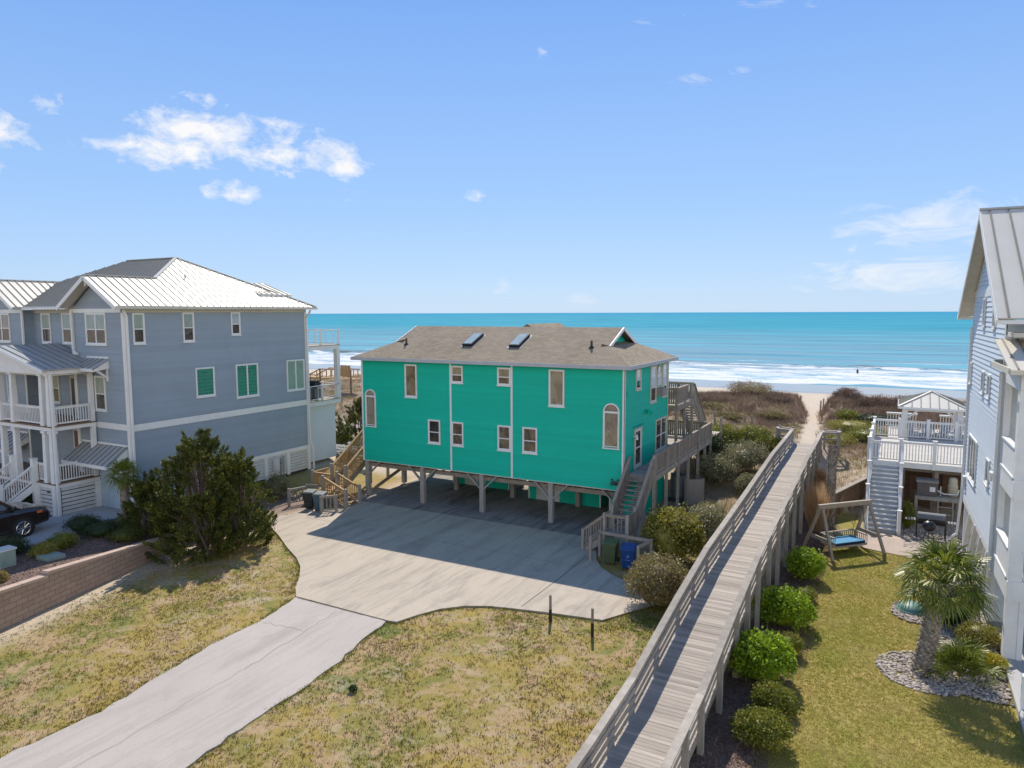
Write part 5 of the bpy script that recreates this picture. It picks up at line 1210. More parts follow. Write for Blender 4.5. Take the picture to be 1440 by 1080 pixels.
# ---------------------------------------------------------------- SWING
bxm=(-1.85,35.35); ax=Vector((1.83,1.9,0)).normalized(); pn=Vector((-ax.y,ax.x,0))
c0=Vector((-1.87,35.38,0)); Lh=1.32; HB=2.1
SW=thing('swing_stand','grey timber A-frame with a thick top beam standing on the right lawn','swing frame',tuple(c0))
m=MB(); m.bar(c0-ax*Lh*1.12+Vector((0,0,HB+.1)),c0+ax*Lh*1.12+Vector((0,0,HB+.1)),.14,.2); m.build('beam','swing_wood',SW)

for e in (-1,1):
    for q in (-1,1):
        m=MB(); m.bar(c0+ax*e*Lh+pn*q*.08+Vector((0,0,HB)),c0+ax*e*(Lh+.12)+pn*q*.95,.11,.11); m.build('leg','swing_wood',SW)
    m=MB(); m.bar(c0+ax*e*(Lh+.07)-pn*.68+Vector((0,0,.75)),c0+ax*e*(Lh+.07)+pn*.68+Vector((0,0,.75)),.06,.16); m.build('cross_rail','swing_wood',SW)
SB=thing('swing_bed','hanging swing bed with blue cushion and slatted sides under the timber frame','swing bed',tuple(c0+Vector((0,0,.35))))
def LP(a,b,z): return c0+ax*a+pn*b+Vector((0,0,z))
m=MB(); m.bar(LP(-.9,0,.38),LP(.9,0,.38),.95,.08); m.build('seat_base','swing_wood',SB)
m=MB(); m.bar(LP(-.84,0,.47),LP(.84,0,.47),.86,.1); cu_=m.build('cushion','cushion_navy',SB,bevel=.03)
m=MB(); m.bar(LP(-.83,0,.535),LP(.83,0,.535),.84,.03); m.build('cushion_top','cushion_blue',cu_,bevel=.012)
m=MB()
for (a,b) in (((-.9,.45),(.9,.45)),((-.9,-.45),(-.9,.45)),((.9,-.45),(.9,.45))):
    A=LP(a[0],a[1],.38);B=LP(b[0],b[1],.38); m.bar(A+Vector((0,0,.42)),B+Vector((0,0,.42)),.08,.05)
    n=int((B-A).length/.11)
    for k in range(n+1): p=A+(B-A)*(k/n); m.bar(p,p+Vector((0,0,.4)),.035,.035,up=(0,1,0))
m.build('side_slats','swing_wood',SB)
for a in (-.88,.88):
    for b in (-.42,.42): m=MB(); m.cyl(LP(a,b,.8),LP(a*1.05,b*.15,HB),.012,n=6); m.build('hanging_rope','black_metal',SB)

# ---------------------------------------------------------------- WHITE RAISED DECK
WD=thing('white_deck','raised white deck with balustrade and steep stairs beside the pale blue house','deck',(1,43,0))
DZ=3.05; dx0=-1.2; dx1=6.5; dy0=42.6; dy1=51.0
m=MB(); 
for k in range(int((dy1-dy0)/.15)): m.box(dx0,dx1,dy0+k*.15,dy0+k*.15+.144,DZ-.04,DZ)
m.build('deck_boards','deck_plank_pale',WD)
m=MB(); m.box(dx0-.02,dx1,dy0-.03,dy0-.003,DZ-.3,DZ); m.box(dx0-.05,dx0-.003,dy0,dy1,DZ-.3,DZ); m.build('fascia','white',WD)
m=MB(); 
for k in range(16): m.box(.45+k*.4,.49+k*.4,dy0,dy1-.1,DZ-.25,DZ-.045)
m.box(.4,dx1,dy0+.25,dy0+.35,DZ-.5,DZ-.26); m.build('joists','old_wood',WD)
m=MB(); railing(m,(.35,dy0,DZ),(dx1,dy0,DZ),1.1,.14,.05,(.12,.05)); railing(m,(dx0,dy1,DZ),(dx1,dy1,DZ),1.1,.14,.05,(.12,.05)); railing(m,(dx0,dy0,DZ),(dx0,dy1,DZ),1.1,.14,.05,(.12,.05)); m.build('balustrade','white',WD)
m=MB(); railing(m,(dx0+.1,dy0,DZ),(.2,dy0,DZ),1.05,.14,.05,(.08,.05)); m.build('gate','white',WD)
for x,y in ((dx0,dy0),(.3,dy0),(1.85,dy0),(3.4,dy0),(dx0,dy1),(.25,dy1),(1.8,dy1),(3.3,dy1),(4.9,dy1),(dx0,45.5),(dx0,48.3)):
    m=MB(); post(m,x,y,DZ-.3,DZ+1.2,.17,True); m.build('post','white',WD)
for x,y in ((.45,dy0+.3),(2.0,dy0+.3),(3.6,dy0+.3),(dx0+.05,dy0+.2),(2.0,45.3)):
    m=MB(); m.box(x-.1,x+.1,y-.1,y+.1,-.05,DZ-.27); m.build('support_post','old_wood',WD)
m=MB(); n=16; ya,yb=42.6,39.1
for k in range(1,n+1):
    t=k/n; y=ya+(yb-ya)*t; z=DZ*(1-t)+.03*t
    if k<n: m.box(-1.0,.25,y-.02,y+.26,z-.05,z)
m.build('stair_treads','white',WD)
m=MB()
for k in range(1,n+1):
    t=k/n; y=ya+(yb-ya)*t; z=DZ*(1-t); m.box(-1.0,.25,y+.24,y+.26,z+.0,z+.14)
m.build('stair_risers','fascia_grey',WD)
m=MB()
for x in (-1.05,.3): m.bar((x,ya,DZ-.15),(x,yb,.1),.06,.3)
m.build('stringer','white',WD)
for x in (-1.12,.37):
    m=MB(); m.bar((x,ya,DZ+1.0),(x,yb+.2,1.05),.1,.06); m.build('handrail','white',WD)
    for t in (0.02,.33,.66,.97):
        y=ya+(yb-ya)*t; z=DZ*(1-t); m=MB(); post(m,x,y,z-.3 if t<.9 else -.05,z+1.12,.15,True); m.build('newel_post','white',WD)
# timber retaining wall
TW=thing('timber_retaining_wall','brown timber retaining wall with pale cap holding the sand behind the stairs','wall',(-2.4,41.4,0))
for (a,b),(z0,z1) in zip(zip(RW,RW[1:]),((1.1,1.9),(1.9,2.2),(2.4,2.4))):
    m=MB(); A=Vector((a[0],a[1],0));B=Vector((b[0],b[1],0)); d=(B-A).normalized(); nrm=Vector((d.y,-d.x,0))*.06
    rows=9
    for k in range(rows):
        t0=k/rows;t1=(k+.96)/rows
        m.add([A+Vector((0,0,z0*t0-.1)),B+Vector((0,0,z1*t0-.1)),B+Vector((0,0,z1*t1-.1)),A+Vector((0,0,z0*t1-.1)),A+nrm+Vector((0,0,z0*t0-.1)),B+nrm+Vector((0,0,z1*t0-.1)),B+nrm+Vector((0,0,z1*t1-.1)),A+nrm+Vector((0,0,z0*t1-.1))],[(0,1,2,3),(7,6,5,4),(0,4,5,1),(1,5,6,2),(2,6,7,3),(3,7,4,0)])
    m.build('boards','brown_board',TW)
    m=MB(); m.bar(A+Vector((0,0,z0-.02)),B+Vector((0,0,z1-.02)),.26,.06); m.build('cap','grey_wood',TW)
    L=(B-A).length
    for k in range(int(L/1.6)+1):
        p=A+d*(k*1.6+.3); h=z0+(z1-z0)*((k*1.6+.3)/L)
        if k*1.6+.3<L: m=MB(); m.box(p.x+nrm.x-.07,p.x+nrm.x+.07,p.y+nrm.y*1.5-.07,p.y+nrm.y*1.5+.07,-.1,h-.08); m.build('stake','brown_board',TW)
# gazebo
GZ=thing('gazebo','small white open gazebo with a hipped metal roof behind the white deck','gazebo',(1.95,53.3,2.9))
gx0,gx1,gy0_,gy1_=.5,3.5,51.7,55.2; ez=4.95
m=MB(); 
for k in range(30): m.box(gx0-.9+k*.16,gx0-.9+k*.16+.15,51.15,56.4,2.9,2.95)
m.build('floor','deck_plank_pale',GZ)
for x in (gx0,gx1):
    for y in (gy0_,gy1_): m=MB(); m.box(x-.15,x+.15,y-.15,y+.15,1.5,ez-.1); m.build('column','white',GZ)
m=MB(); m.box(gx0-.1,gx1+.1,gy0_-.09,gy0_+.09,ez-.25,ez-.05); m.box(gx0-.1,gx1+.1,gy1_-.09,gy1_+.09,ez-.25,ez-.05); m.box(gx0-.09,gx0+.09,gy0_+.1,gy1_-.1,ez-.25,ez-.05); m.box(gx1-.09,gx1+.09,gy0_+.1,gy1_-.1,ez-.25,ez-.05)
m.box(gx0-.42,gx1+.42,gy0_-.43,gy0_-.4,ez-.1,ez+.03); m.box(gx0-.43,gx0-.4,gy0_-.4,gy1_+.4,ez-.1,ez+.03); m.box(gx1+.4,gx1+.43,gy0_-.4,gy1_+.4,ez-.1,ez+.03); m.build('beam','white',GZ)
for x,sg in ((gx0,1),(gx1,-1)):
    m=MB(); m.bar((x+sg*.1,gy0_,4.2),(x+sg*.75,gy0_,4.78),.1,.12); m.build('brace','white',GZ)
pk=(1.95,53.4,5.82); co4=[(gx0-.4,gy0_-.4,ez+.03),(gx1+.4,gy0_-.4,ez+.03),(gx1+.4,gy1_+.4,ez+.03),(gx0-.4,gy1_+.4,ez+.03)]
for a,b in zip(co4,co4[1:]+co4[:1]): seamed([a,b,pk],'roof_slope','metal_roof',GZ,.5,.04)
m=MB()
for a in co4: m.bar(Vector(a)+Vector((0,0,.03)),Vector(pk)+Vector((0,0,.03)),.12,.05)
m.build('hip_cap','metal_roof',GZ)
m=MB(); railing(m,(-.6,56.3,2.95),(1.3,56.3,2.95),1.0,.16,.05,(.3,.05)); railing(m,(2.6,56.3,2.95),(4.6,56.3,2.95),1.0,.16,.05,(.3,.05)); m.build('seat_rail','white',GZ)
# adirondack chairs
def adiron(loc,rot,label):
    t=thing('adirondack_chair',label,'chair',loc,'chairs around the gazebo',rotz=rot,local=True)
    m=MB()
    for k in range(6): m.bar((-.3,-.3+k*.1,.36-k*.025),(.3,-.3+k*.1,.36-k*.025),.085,.02)
    m.build('seat','chair_blue',t)
    m=MB()
    for k in range(6): x=-.25+k*.1; m.bar((x,.25,.22),(x*1.2,.55,1.02-abs(x)*.35),.085,.02,up=(0,-1,0))
    m.build('backrest','chair_blue',t)
    for s_ in (-1,1):
        m=MB(); m.bar((s_*.36,-.38,.58),(s_*.36,.4,.56),.12,.025); m.build('armrest','white',t)
        m=MB(); m.bar((s_*.34,-.3,0),(s_*.34,-.3,.57),.08,.025,up=(0,1,0)); m.bar((s_*.33,-.32,.36),(s_*.33,.6,.03),.025,.1); m.build('leg','white',t)
    return t
a0=adiron((.9,52.4,2.95),R(20),'pale blue slatted chair at the left under the gazebo')
for (x,y,r,l) in ((1.7,52.0,-10,'pale blue slatted chair between the left chair and the gazebo centre'),(2.6,52.3,-25,'pale blue slatted chair right of the gazebo centre'),(3.1,53.6,-80,'pale blue slatted chair at the right rear under the gazebo')):
    copy_thing(a0,(x,y,2.95),R(r),l,'chairs around the gazebo')
# bench with pump gear under the deck
wb=thing('workbench','raw timber bench with ladder-like front under the white deck','bench',(2.2,42.2,0))
m=MB(); m.box(1.05,3.1,41.9,43.2,1.28,1.45); m.build('top','post_wood',wb)
for x,y in ((1.12,41.98),(3.02,41.98),(1.12,43.1),(3.02,43.1)): m=MB(); post(m,x,y,0,1.28,.13); m.build('leg','post_wood',wb)
ld=thing('timber_ladder','short three-rung timber ladder leaning on the bench under the white deck','ladder',(2.4,41.7,0))
m=MB(); m.bar((2.1,41.6,.0),(2.1,41.85,1.3),.06,.07); m.bar((2.75,41.6,.0),(2.75,41.85,1.3),.06,.07); m.build('rail','post_wood',ld)
m=MB(); 
for k in range(3): m.bar((2.12,41.66+k*.07,.3+k*.36),(2.73,41.66+k*.07,.3+k*.36),.05,.05)
m.build('rung','post_wood',ld)
hb=thing('pool_heater','brown-grey pool heater box with ribbed top on the timber bench','heater',(1.6,42.5,1.45))
m=MB(); m.box(1.12,2.05,42.1,42.9,1.46,2.15); m.build('casing','box_brown',hb,bevel=.03); m=MB(); m.box(1.08,2.09,42.06,42.94,2.16,2.24)
for k in range(7): m.box(1.12+k*.135,1.18+k*.135,42.1,42.9,2.245,2.27)
m.build('lid','screen_grey',hb); m=MB(); m.box(1.7,1.95,42.085,42.098,1.7,1.95); m.build('sticker','white',hb)
tk=thing('pump_tank','beige filter tank with pipes on the timber bench','tank',(2.75,42.6,1.45))
m=MB(); m.lathe([(0,1.0),(.16,.98),(.2,.86),(.2,.62),(.23,.6),(.23,.55),(.22,.1),(.2,0),(0,0)],(2.75,42.6,1.45),16); m.build('tank','tank_beige',tk,smooth=True)
m=MB(); m.cyl((2.05,42.3,1.75),(2.35,42.3,1.6),.035,n=8); m.cyl((2.35,42.3,1.6),(2.95,42.3,1.62),.035,n=8); m.cyl((2.2,42.45,1.47),(2.2,42.45,1.95),.035,n=8); m.cyl((2.95,42.3,1.62),(3.0,42.3,1.9),.04,n=8); m.build('pipe','pipe_white',tk)
# grills
kt=thing('kettle_grill','round black kettle grill on thin legs near the white stairs','grill',(1.62,38.55,0))
m=MB(); m.ell((1.62,38.55,.82),(.29,.29,.26),18,10); m.box(1.56,1.68,38.53,38.57,1.08,1.12); m.build('bowl','black_metal',kt,smooth=True)
for k in range(3): a=2*PI*k/3+.4; m=MB(); m.cyl((1.62+.12*math.cos(a),38.55+.12*math.sin(a),.62),(1.62+.3*math.cos(a),38.55+.3*math.sin(a),0),.018,n=6); m.build('leg','black_metal',kt)
sm_g=thing('barrel_smoker','black barrel smoker with grey lid and two slatted side shelves behind the kettle grill','grill',(1.7,39.3,0))
m=MB(); m.cyl((1.15,39.3,.95),(2.3,39.3,.95),.27,n=18); m.build('barrel','black_metal',sm_g); m=MB(); m.cyl((1.14,39.3,1.02),(2.31,39.3,1.02),.26,n=18); m.build('lid','ac_grey',sm_g)
for x in (1.12,2.33):
    for y in (39.1,39.5): m=MB(); m.box(x-.03,x+.03,y-.03,y+.03,0,.95); m.build('leg','black_metal',sm_g)
for x0 in (.62,2.42):
    m=MB()
    for k in range(4): m.box(x0+k*.12,x0+k*.12+.08,39.1,39.5,.88,.91)
    m.build('side_shelf','grey_metal',sm_g)
ld2=thing('tank_lid','domed teal-green tank cover resting in the pebble bed','tank cover',(.85,29.3,0))
m=MB(); m.ell((.85,29.3,.02),(.5,.5,.3),20,6,0,1); m.cyl((.85,29.3,-.02),(.85,29.3,.09),.55,.52,20); m.build('dome','lid_teal',ld2,smooth=True)
ub=thing('utility_pedestal','small grey utility box behind the block wall at the left edge','utility box',(-31.2,14.6,1.0))
m=MB(); m.box(-31.5,-30.95,14.3,14.9,.8,1.6); m.build('casing','utility_green',ub,bevel=.03); m=MB(); m.box(-31.53,-30.92,14.27,14.93,1.6,1.66); m.build('lid','white_soft',ub)
vl=thing('valve_box','flat pale green valve cover set in the mulch behind the block wall','valve cover',(-30.4,15.9,1.0))
m=MB(); m.box(-30.9,-30.0,15.6,16.3,.9,1.12); m.build('cover','utility_green',vl,bevel=.02)
# posts on the beach path and in the dune
k=0
for x,y,h,l in ((-10.3,92.3,1.5,'weathered post left of the beach path where it meets the sand'),(-7.9,90.6,1.3,'first and nearest post on the right of the beach path'),(-7.85,93.5,1.3,'second post on the right of the beach path'),(-7.55,96.0,1.2,'third post on the right of the beach path'),(-7.0,98.5,1.1,'farthest post on the right of the beach path'),
    (-13.2,59.5,1.2,'leftmost weathered post standing in the dune scrub'),(-10.9,60.2,.9,'middle weathered post in the dune scrub'),(-10.6,61.6,1.1,'right weathered post of the pair in the dune scrub')):
    z=gz(x,y); t=MB(); t.cyl((x,y,z-.3),(x+random.uniform(-.05,.05),y,z+h),.1,.085,8); tag(t.build('weathered_post','old_wood',None,loc=(x,y,z)),l,'post','weathered posts in the dunes')
# dark SUV
CAR=thing('parked_suv','dark brown-black SUV parked nose-in in front of the white porch stairs','car',(-35.3,15.45,1.0),rotz=R(2),local=True)
def loft(m,secs):
    n=len(secs[0]); b=len(m.v); vs=[]; fs=[]
    for s in secs: vs+=s
    for i in range(len(secs)-1):
        for j in range(n): fs.append((i*n+j,i*n+(j+1)%n,(i+1)*n+(j+1)%n,(i+1)*n+j))
    fs.append(tuple(range(n))[::-1]); fs.append(tuple(range((len(secs)-1)*n,len(secs)*n))); m.add(vs,fs)
def csec(y,w,zb,zm,zt,tw):  # rounded body section
    return [(-w+.06,y,zb),(w-.06,y,zb),(w,y,zb+.12),(w,y,zm),(tw,y,zt),(-tw,y,zt),(-w,y,zm),(-w,y,zb+.12)]
m=MB(); loft(m,[csec(-2.4,.82,.45,.85,.95,.7),csec(-2.3,.93,.35,.95,1.1,.85),csec(-1.0,.96,.3,.98,1.12,.88),csec(.9,.96,.3,.98,1.12,.88),csec(1.3,.96,.32,.97,1.12,.84),csec(1.9,.94,.35,.92,1.07,.78),csec(2.25,.88,.38,.82,.98,.68),csec(2.42,.74,.42,.72,.85,.55)])
body=m.build('body','car_paint',CAR,smooth=False,bevel=.05)
m=MB(); loft(m,[csec(-2.3,.86,1.05,1.2,1.55,.68),csec(-1.9,.86,1.05,1.3,1.75,.66),csec(-.2,.86,1.05,1.3,1.8,.66),csec(.35,.85,1.05,1.25,1.72,.62),csec(1.25,.82,1.02,1.05,1.1,.74)])
m.build('windows','glass_dark',body)
m=MB(); loft(m,[[(-.68,-2.2,1.62),(.68,-2.2,1.62),(.66,-2.1,1.72),(-.66,-2.1,1.72)],[(-.7,-1.8,1.74),(.7,-1.8,1.74),(.64,-1.8,1.8),(-.64,-1.8,1.8)],[(-.7,-.2,1.79),(.7,-.2,1.79),(.64,-.2,1.85),(-.64,-.2,1.85)],[(-.66,.4,1.71),(.66,.4,1.71),(.6,.36,1.77),(-.6,.36,1.77)]]); m.build('roof','car_paint',body)
for s_ in (-1,1):
    m=MB(); m.bar((s_*.84,1.22,1.08),(s_*.64,.36,1.74),.07,.06); m.build('pillar','car_paint',body)
    m=MB(); m.box(s_*.9-.12,s_*.9+.12,.85,1.02,1.15,1.32); m.build('mirror','car_paint',CAR,bevel=.04)
    m=MB(); m.add([(s_*.52,2.43,.72),(s_*.9,2.05,.80),(s_*.9,2.0,.93),(s_*.56,2.38,.86),(s_*.42,2.3,.75),(s_*.8,1.9,.8),(s_*.8,1.9,.95),(s_*.48,2.25,.88)],[(0,1,2,3),(7,6,5,4),(0,4,5,1),(1,5,6,2),(2,6,7,3),(3,7,4,0)]); hl=m.build('headlight','headlight',CAR)
    m=MB(); m.box(s_*.9-.06,s_*.9+.065,1.78,1.98,.83,.93); m.build('indicator','lamp_orange',hl)
    m=MB(); m.box(s_*.68-.1,s_*.68+.1,2.36,2.44,.5,.57); m.build('fog_lamp','chrome',CAR)
m=MB(); m.box(-.5,.5,2.38,2.45,.58,.8); gr_=m.build('grille','black_metal',CAR); m=MB()
for k in range(3): m.box(-.5,.5,2.452,2.465,.62+k*.07,.64+k*.07)
m.build('grille_bar','chrome',gr_)
for s_ in (-1,1):
    for y in (1.22,-1.45):
        m=MB(); m.cyl((s_*.72,y,.38),(s_*.975,y,.38),.385,n=28); w=m.build('tyre','tyre',CAR,bevel=.03)
        m=MB(); m.cyl((s_*.97,y,.38),(s_*.985,y,.38),.05,n=10)
        for q in range(10):
            a=2*PI*q/10; m.bar((s_*.982,y+.05*math.cos(a),.38+.05*math.sin(a)),(s_*.982,y+.25*math.cos(a),.38+.25*math.sin(a)),.012,.05,up=(1,0,0)) if 0 else m.cyl((s_*.982,y+.04*math.cos(a),.38+.04*math.sin(a)),(s_*.982,y+.25*math.cos(a),.38+.25*math.sin(a)),.02,n=5)
        for q in range(24):
            a=2*PI*q/24;b=2*PI*(q+1)/24; m.cyl((s_*.982,y+.255*math.cos(a),.38+.255*math.sin(a)),(s_*.982,y+.255*math.cos(b),.38+.255*math.sin(b)),.02,n=5)
        m.build('rim','chrome',w)
        m=MB(); m.cyl((s_*.94,y,.40),(s_*.966,y,.40),.45,n=28); m.build('wheel_arch','black_metal',CAR)
CAR.scale=(1.1,1.14,1.14)
# bather in the surf
def person(loc,label):
    me=bpy.data.meshes.new('person'); o=bpy.data.objects.new('person',me); COL.objects.link(o); o.location=loc
    J=[(0,0,.92,.15),(0,0,1.2,.15),(0,0,1.42,.13),(0,0,1.52,.06),(0,-.01,1.64,.095),(0,0,1.72,.08),
       (.1,0,.86,.1),(.13,.03,.48,.07),(.14,.0,.05,.045),(-.1,0,.86,.1),(-.14,-.08,.48,.07),(-.15,-.02,.05,.045),
       (.19,0,1.38,.06),(.25,.02,1.12,.045),(.24,-.08,.88,.035),(-.19,0,1.38,.06),(-.27,0,1.13,.045),(-.25,-.1,.9,.035)]
    E=[(0,1),(1,2),(2,3),(3,4),(4,5),(0,6),(6,7),(7,8),(0,9),(9,10),(10,11),(2,12),(12,13),(13,14),(2,15),(15,16),(16,17)]
    me.from_pydata([j[:3] for j in J],E,[]); o.modifiers.new('s','SKIN')
    for i,j in enumerate(J): me.skin_vertices[0].data[i].radius=(j[3],j[3])
    me.skin_vertices[0].data[0].use_root=True
    sb=o.modifiers.new('u','SUBSURF'); sb.levels=2; sb.render_levels=2
    me.materials.append(MATS['wetsuit']); return tag(o,label,'person')
person((-8.2,180,-3.7),'tiny figure in dark clothing standing in the white surf')
# ---------------------------------------------------------------- vegetation
def clump_leaves(n,C,R_,size,asp,outward=.5,nclump=40,spread=.2,flat=0,lump=.32):
    """leaves on a lumpy ellipsoid shell. C base centre, R_ radii (rx,ry,h)"""
    d=unit(RNG.normal(size=(nclump,3))); d[:,2]=np.abs(d[:,2])*.95-.12
    rad=RNG.uniform(1-lump,1,nclump)[:,None]
    R3=np.array([R_[0],R_[1],R_[2]*.55]); base=np.array([C[0],C[1],C[2]+R_[2]*.42])
    if flat: d[:,2]=np.clip(d[:,2],-.9,.75)
    cc=base+d*R3*rad
    k=RNG.integers(0,nclump,n); P=cc[k]+RNG.normal(0,1,(n,3))*np.array(R3)*spread
    q=(P-base)/R3; r=np.linalg.norm(q,axis=1); lim=np.minimum(r,1.08+np.abs(RNG.normal(0,.07,n))+.07*np.sin(3*np.arctan2(q[:,1],q[:,0])+C[0]*3)+.06*np.sin(5*q[:,2]+4*q[:,0])); P=base+q/np.maximum(r,1e-3)[:,None]*lim[:,None]*R3
    P[:,2]=np.maximum(P[:,2],C[2]+.03)
    D=unit(outward*unit(P-base)+RNG.normal(0,.6,(n,3)))
    L=size*RNG.uniform(.6,1.3,n); return leaf_arrays(P,D,L,L*asp)
def core_arrays(C,R_,s=.72,seg=14,rings=8):
    R3=np.array([R_[0],R_[1],R_[2]*.55])*s; base=np.array([C[0],C[1],C[2]+R_[2]*.42])
    V=[];F=[]
    for j in range(rings+1):
        t=-PI/2+PI*j/rings
        for i in range(seg):
            a=2*PI*i/seg; w=1+.12*math.sin(3*a+j*1.3); V.append(base+R3*np.array([math.cos(t)*math.cos(a)*w,math.cos(t)*math.sin(a)*w,math.sin(t)]))
    for j in range(rings):
        for i in range(seg): F.append((j*seg+i,j*seg+(i+1)%seg,(j+1)*seg+(i+1)%seg,(j+1)*seg+i))
    return np.array(V),np.array(F)
def cat(*vf):
    V=[];F=[];n=0
    for v,f in vf: V.append(v);F.append(f+n); n+=len(v)
    return np.concatenate(V),np.concatenate(F)
def shrub(name,label,x,y,z,rx,ry,h,mat,n=5000,size=.07,asp=.55,group=None,cat_='shrub',core=.72,**k):
    t=thing(name,label,cat_,(x,y,z),group)
    parts=[clump_leaves(int(n*.72),(x,y,z),(rx,ry,h),size,asp,**k)]
    for q in range(3):
        a_=x*7+y*3+q*2.3; parts.append(clump_leaves(int(n*.16),(x+rx*.42*math.cos(a_),y+ry*.42*math.sin(a_),z),(rx*.66,ry*.66,h*(.72+.2*math.sin(a_*3))),size,asp,**{**k,'nclump':18}))
    if core: parts.append(core_arrays((x,y,z),(rx,ry,h),core))
    V,F=cat(*parts); npmesh('foliage',V,F,mat,t)
    m=MB()
    for i in range(5):
        a=2*PI*i/5+.3; m.cyl((x+.05*math.cos(a),y+.05*math.sin(a),z-.05),(x+rx*.5*math.cos(a),y+ry*.5*math.sin(a),z+h*.55),.03,.012,6,False)
    m.build('stem','bark_cedar',t); return t
G1='clipped shrubs lining the right side of the boardwalk'
shrub('clipped_shrub','bright green rounded shrub nearest the swing, beside the boardwalk',-3.0,30.8,0,.72,.68,1.35,'leaf_bright',4200,.12,group=G1,nclump=60)
shrub('clipped_shrub','small olive shrub tucked in front of the bright shrub nearest the swing',-2.75,28.35,0,.42,.42,.6,'leaf_mid',2500,.05,group=G1)
shrub('clipped_shrub','wide bright green shrub in the middle of the boardwalk row',-3.15,25.75,0,.95,.85,1.35,'leaf_bright',6500,.12,group=G1,nclump=80)
shrub('clipped_shrub','small olive shrub between the two widest bright green shrubs',-2.7,23.55,0,.46,.44,.72,'leaf_mid',3500,.05,group=G1)
shrub('clipped_shrub','largest bright green shrub with pale leaf tips against the boardwalk posts',-3.2,21.45,0,.88,.85,1.5,'leaf_bright',7500,.12,group=G1,nclump=90)
shrub('clipped_shrub','dark olive dome shrub, second from the bottom edge of the picture',-2.6,19.85,0,.55,.5,.8,'leaf_mid',4500,.075,group=G1,nclump=60)
shrub('clipped_shrub','dark olive dome shrub at the bottom edge of the picture beside the boardwalk',-2.62,18.1,0,.68,.6,.9,'leaf_mid',6000,.075,group=G1,nclump=70)
shrub('flat_topped_shrub','big flat-topped clipped shrub with brownish leaves beside the blue bin',-7.55,25.3,0,1.1,1.05,2.0,'leaf_brown',11000,.09,flat=1,nclump=110)
shrub('broadleaf_shrub','large loose shrub with yellow-green leaves below the grey condenser unit',-8.5,30.4,0,1.2,1.2,2.4,'leaf_olive',9000,.13,asp=.7,nclump=70,lump=.35)
shrub('grey_shrub','grey-green twiggy shrub between the yellow-green shrub and the boardwalk',-7.7,33.6,0,1.0,1.3,1.9,'leaf_greygreen',8000,.09,nclump=70,lump=.4,core=.5)
shrub('grey_shrub','low straw-coloured shrub beyond the screen of the condenser unit',-8.3,37.2,0,.9,1.2,1.1,'leaf_brown',6000,.06,nclump=50,lump=.4)
G2='shrubs growing in the dip beside the side deck'
for k_,(x,y,rx,h,mt_,l) in enumerate(((-10.6,49.6,1.3,1.9,'leaf_mid','yellow-green shrub just past the far end of the side deck'),(-8.6,50.0,1.3,1.7,'leaf_mid','yellow-topped shrub right of the one at the deck end'),(-7.3,49.0,.9,1.4,'leaf_mid','small green shrub nearest the boardwalk in the dip'),
    (-8.2,45.6,1.4,2.2,'leaf_greygreen','grey-green shrub in the middle of the dip between deck and boardwalk'),(-9.7,43.6,1.2,2.0,'leaf_greygreen','grey-green shrub in front of the side deck posts'),(-7.2,42.8,.9,1.3,'leaf_greygreen','low grey shrub close under the boardwalk railing'),(-10.4,46.0,1.0,2.2,'leaf_dark','dark shrub under the rear of the side deck'))):
    shrub('dune_shrub',l,x,y,gz(x,y)-.1,rx,rx,h,mt_,6500,.11,group=G2,nclump=60,lump=.4,core=.5)
G3='low green shrubs on the dune right of the path'
for (x,y,rx,ry,h,mt_,l) in ((-2.9,60.5,1.7,1.5,1.0,'leaf_olive','yellow-green mound on the dune closest to the beach path'),(-3.4,55.0,1.0,1.5,.8,'leaf_olive','low yellow-green mound just behind the boardwalk end'),(-1.6,57.0,1.6,1.6,1.0,'leaf_mid','green mound behind the corner of the white deck'),(-1.4,65.5,1.6,1.3,1.2,'leaf_dark','dark green mound in front of the purple-brown brush'),(-3.6,66.5,1.0,1.0,.9,'leaf_mid','small green mound by the brush along the path')):
    shrub('dune_mound_shrub',l,x,y,gz(x,y)-.1,rx,ry,h,mt_,6000,.08,group=G3,nclump=60,lump=.4)
shrub('yellow_flower_shrub','small shrub covered in yellow flowers in the pebble bed',2.85,25.6,0,.5,.42,.5,'leaf_yellow',3000,.06,core=.7)
shrub('variegated_shrub','pale variegated green shrub left of the porch columns',2.75,27.3,0,.62,.55,.75,'leaf_olive',4500,.06)
shrub('dark_round_shrub','dense dark green round shrub behind the fan palm',1.95,28.6,0,.85,.8,1.5,'leaf_dark',11000,.07,asp=.3,nclump=90)
shrub('small_conifer','small yellow-green conifer between the white stairs and the smoker',.75,40.6,0,.32,.32,1.5,'leaf_mid',3500,.07,asp=.35)
shrub('low_shrub','feathery green shrub against the stilts of the pale blue house',2.75,31.2,0,.4,.5,.7,'leaf_mid',2500,.07)
shrub('low_shrub','low grey-green plant at the foot of the stilts beyond the fan palm',2.3,34.0,0,.6,.7,.4,'leaf_greygreen',2500,.06)
G4='shrubs in the raised mulch bed behind the block wall'
for (x,y,rx,h,mt_,l) in ((-33.2,18.9,.8,.8,'leaf_dark','dark spreading shrub at the corner of the shaded concrete pad'),(-31.9,18.9,.9,.7,'leaf_dark','dark spreading shrub left of the small palm'),(-31.6,17.0,.6,.7,'leaf_mid','rounded yellow-green shrub behind the block wall'),(-30.6,19.3,.8,.7,'leaf_cedar','olive feathery shrub between the small palm and the wall'),(-32.5,15.4,.7,.8,'leaf_dark','dark shrub between the parked car and the wall'),(-31.1,16.0,.5,.6,'leaf_olive','dull green shrub beside the flat valve cover'),
    (-28.9,13.2,.35,.5,'tuft','bright yellow-green grassy tuft just behind the block wall')):
    shrub('bed_shrub',l,x,y,float(yard_z(x,y))-.05,rx,rx,h,mt_,4500,.07,group=G4,asp=.35,nclump=40,lump=.4)
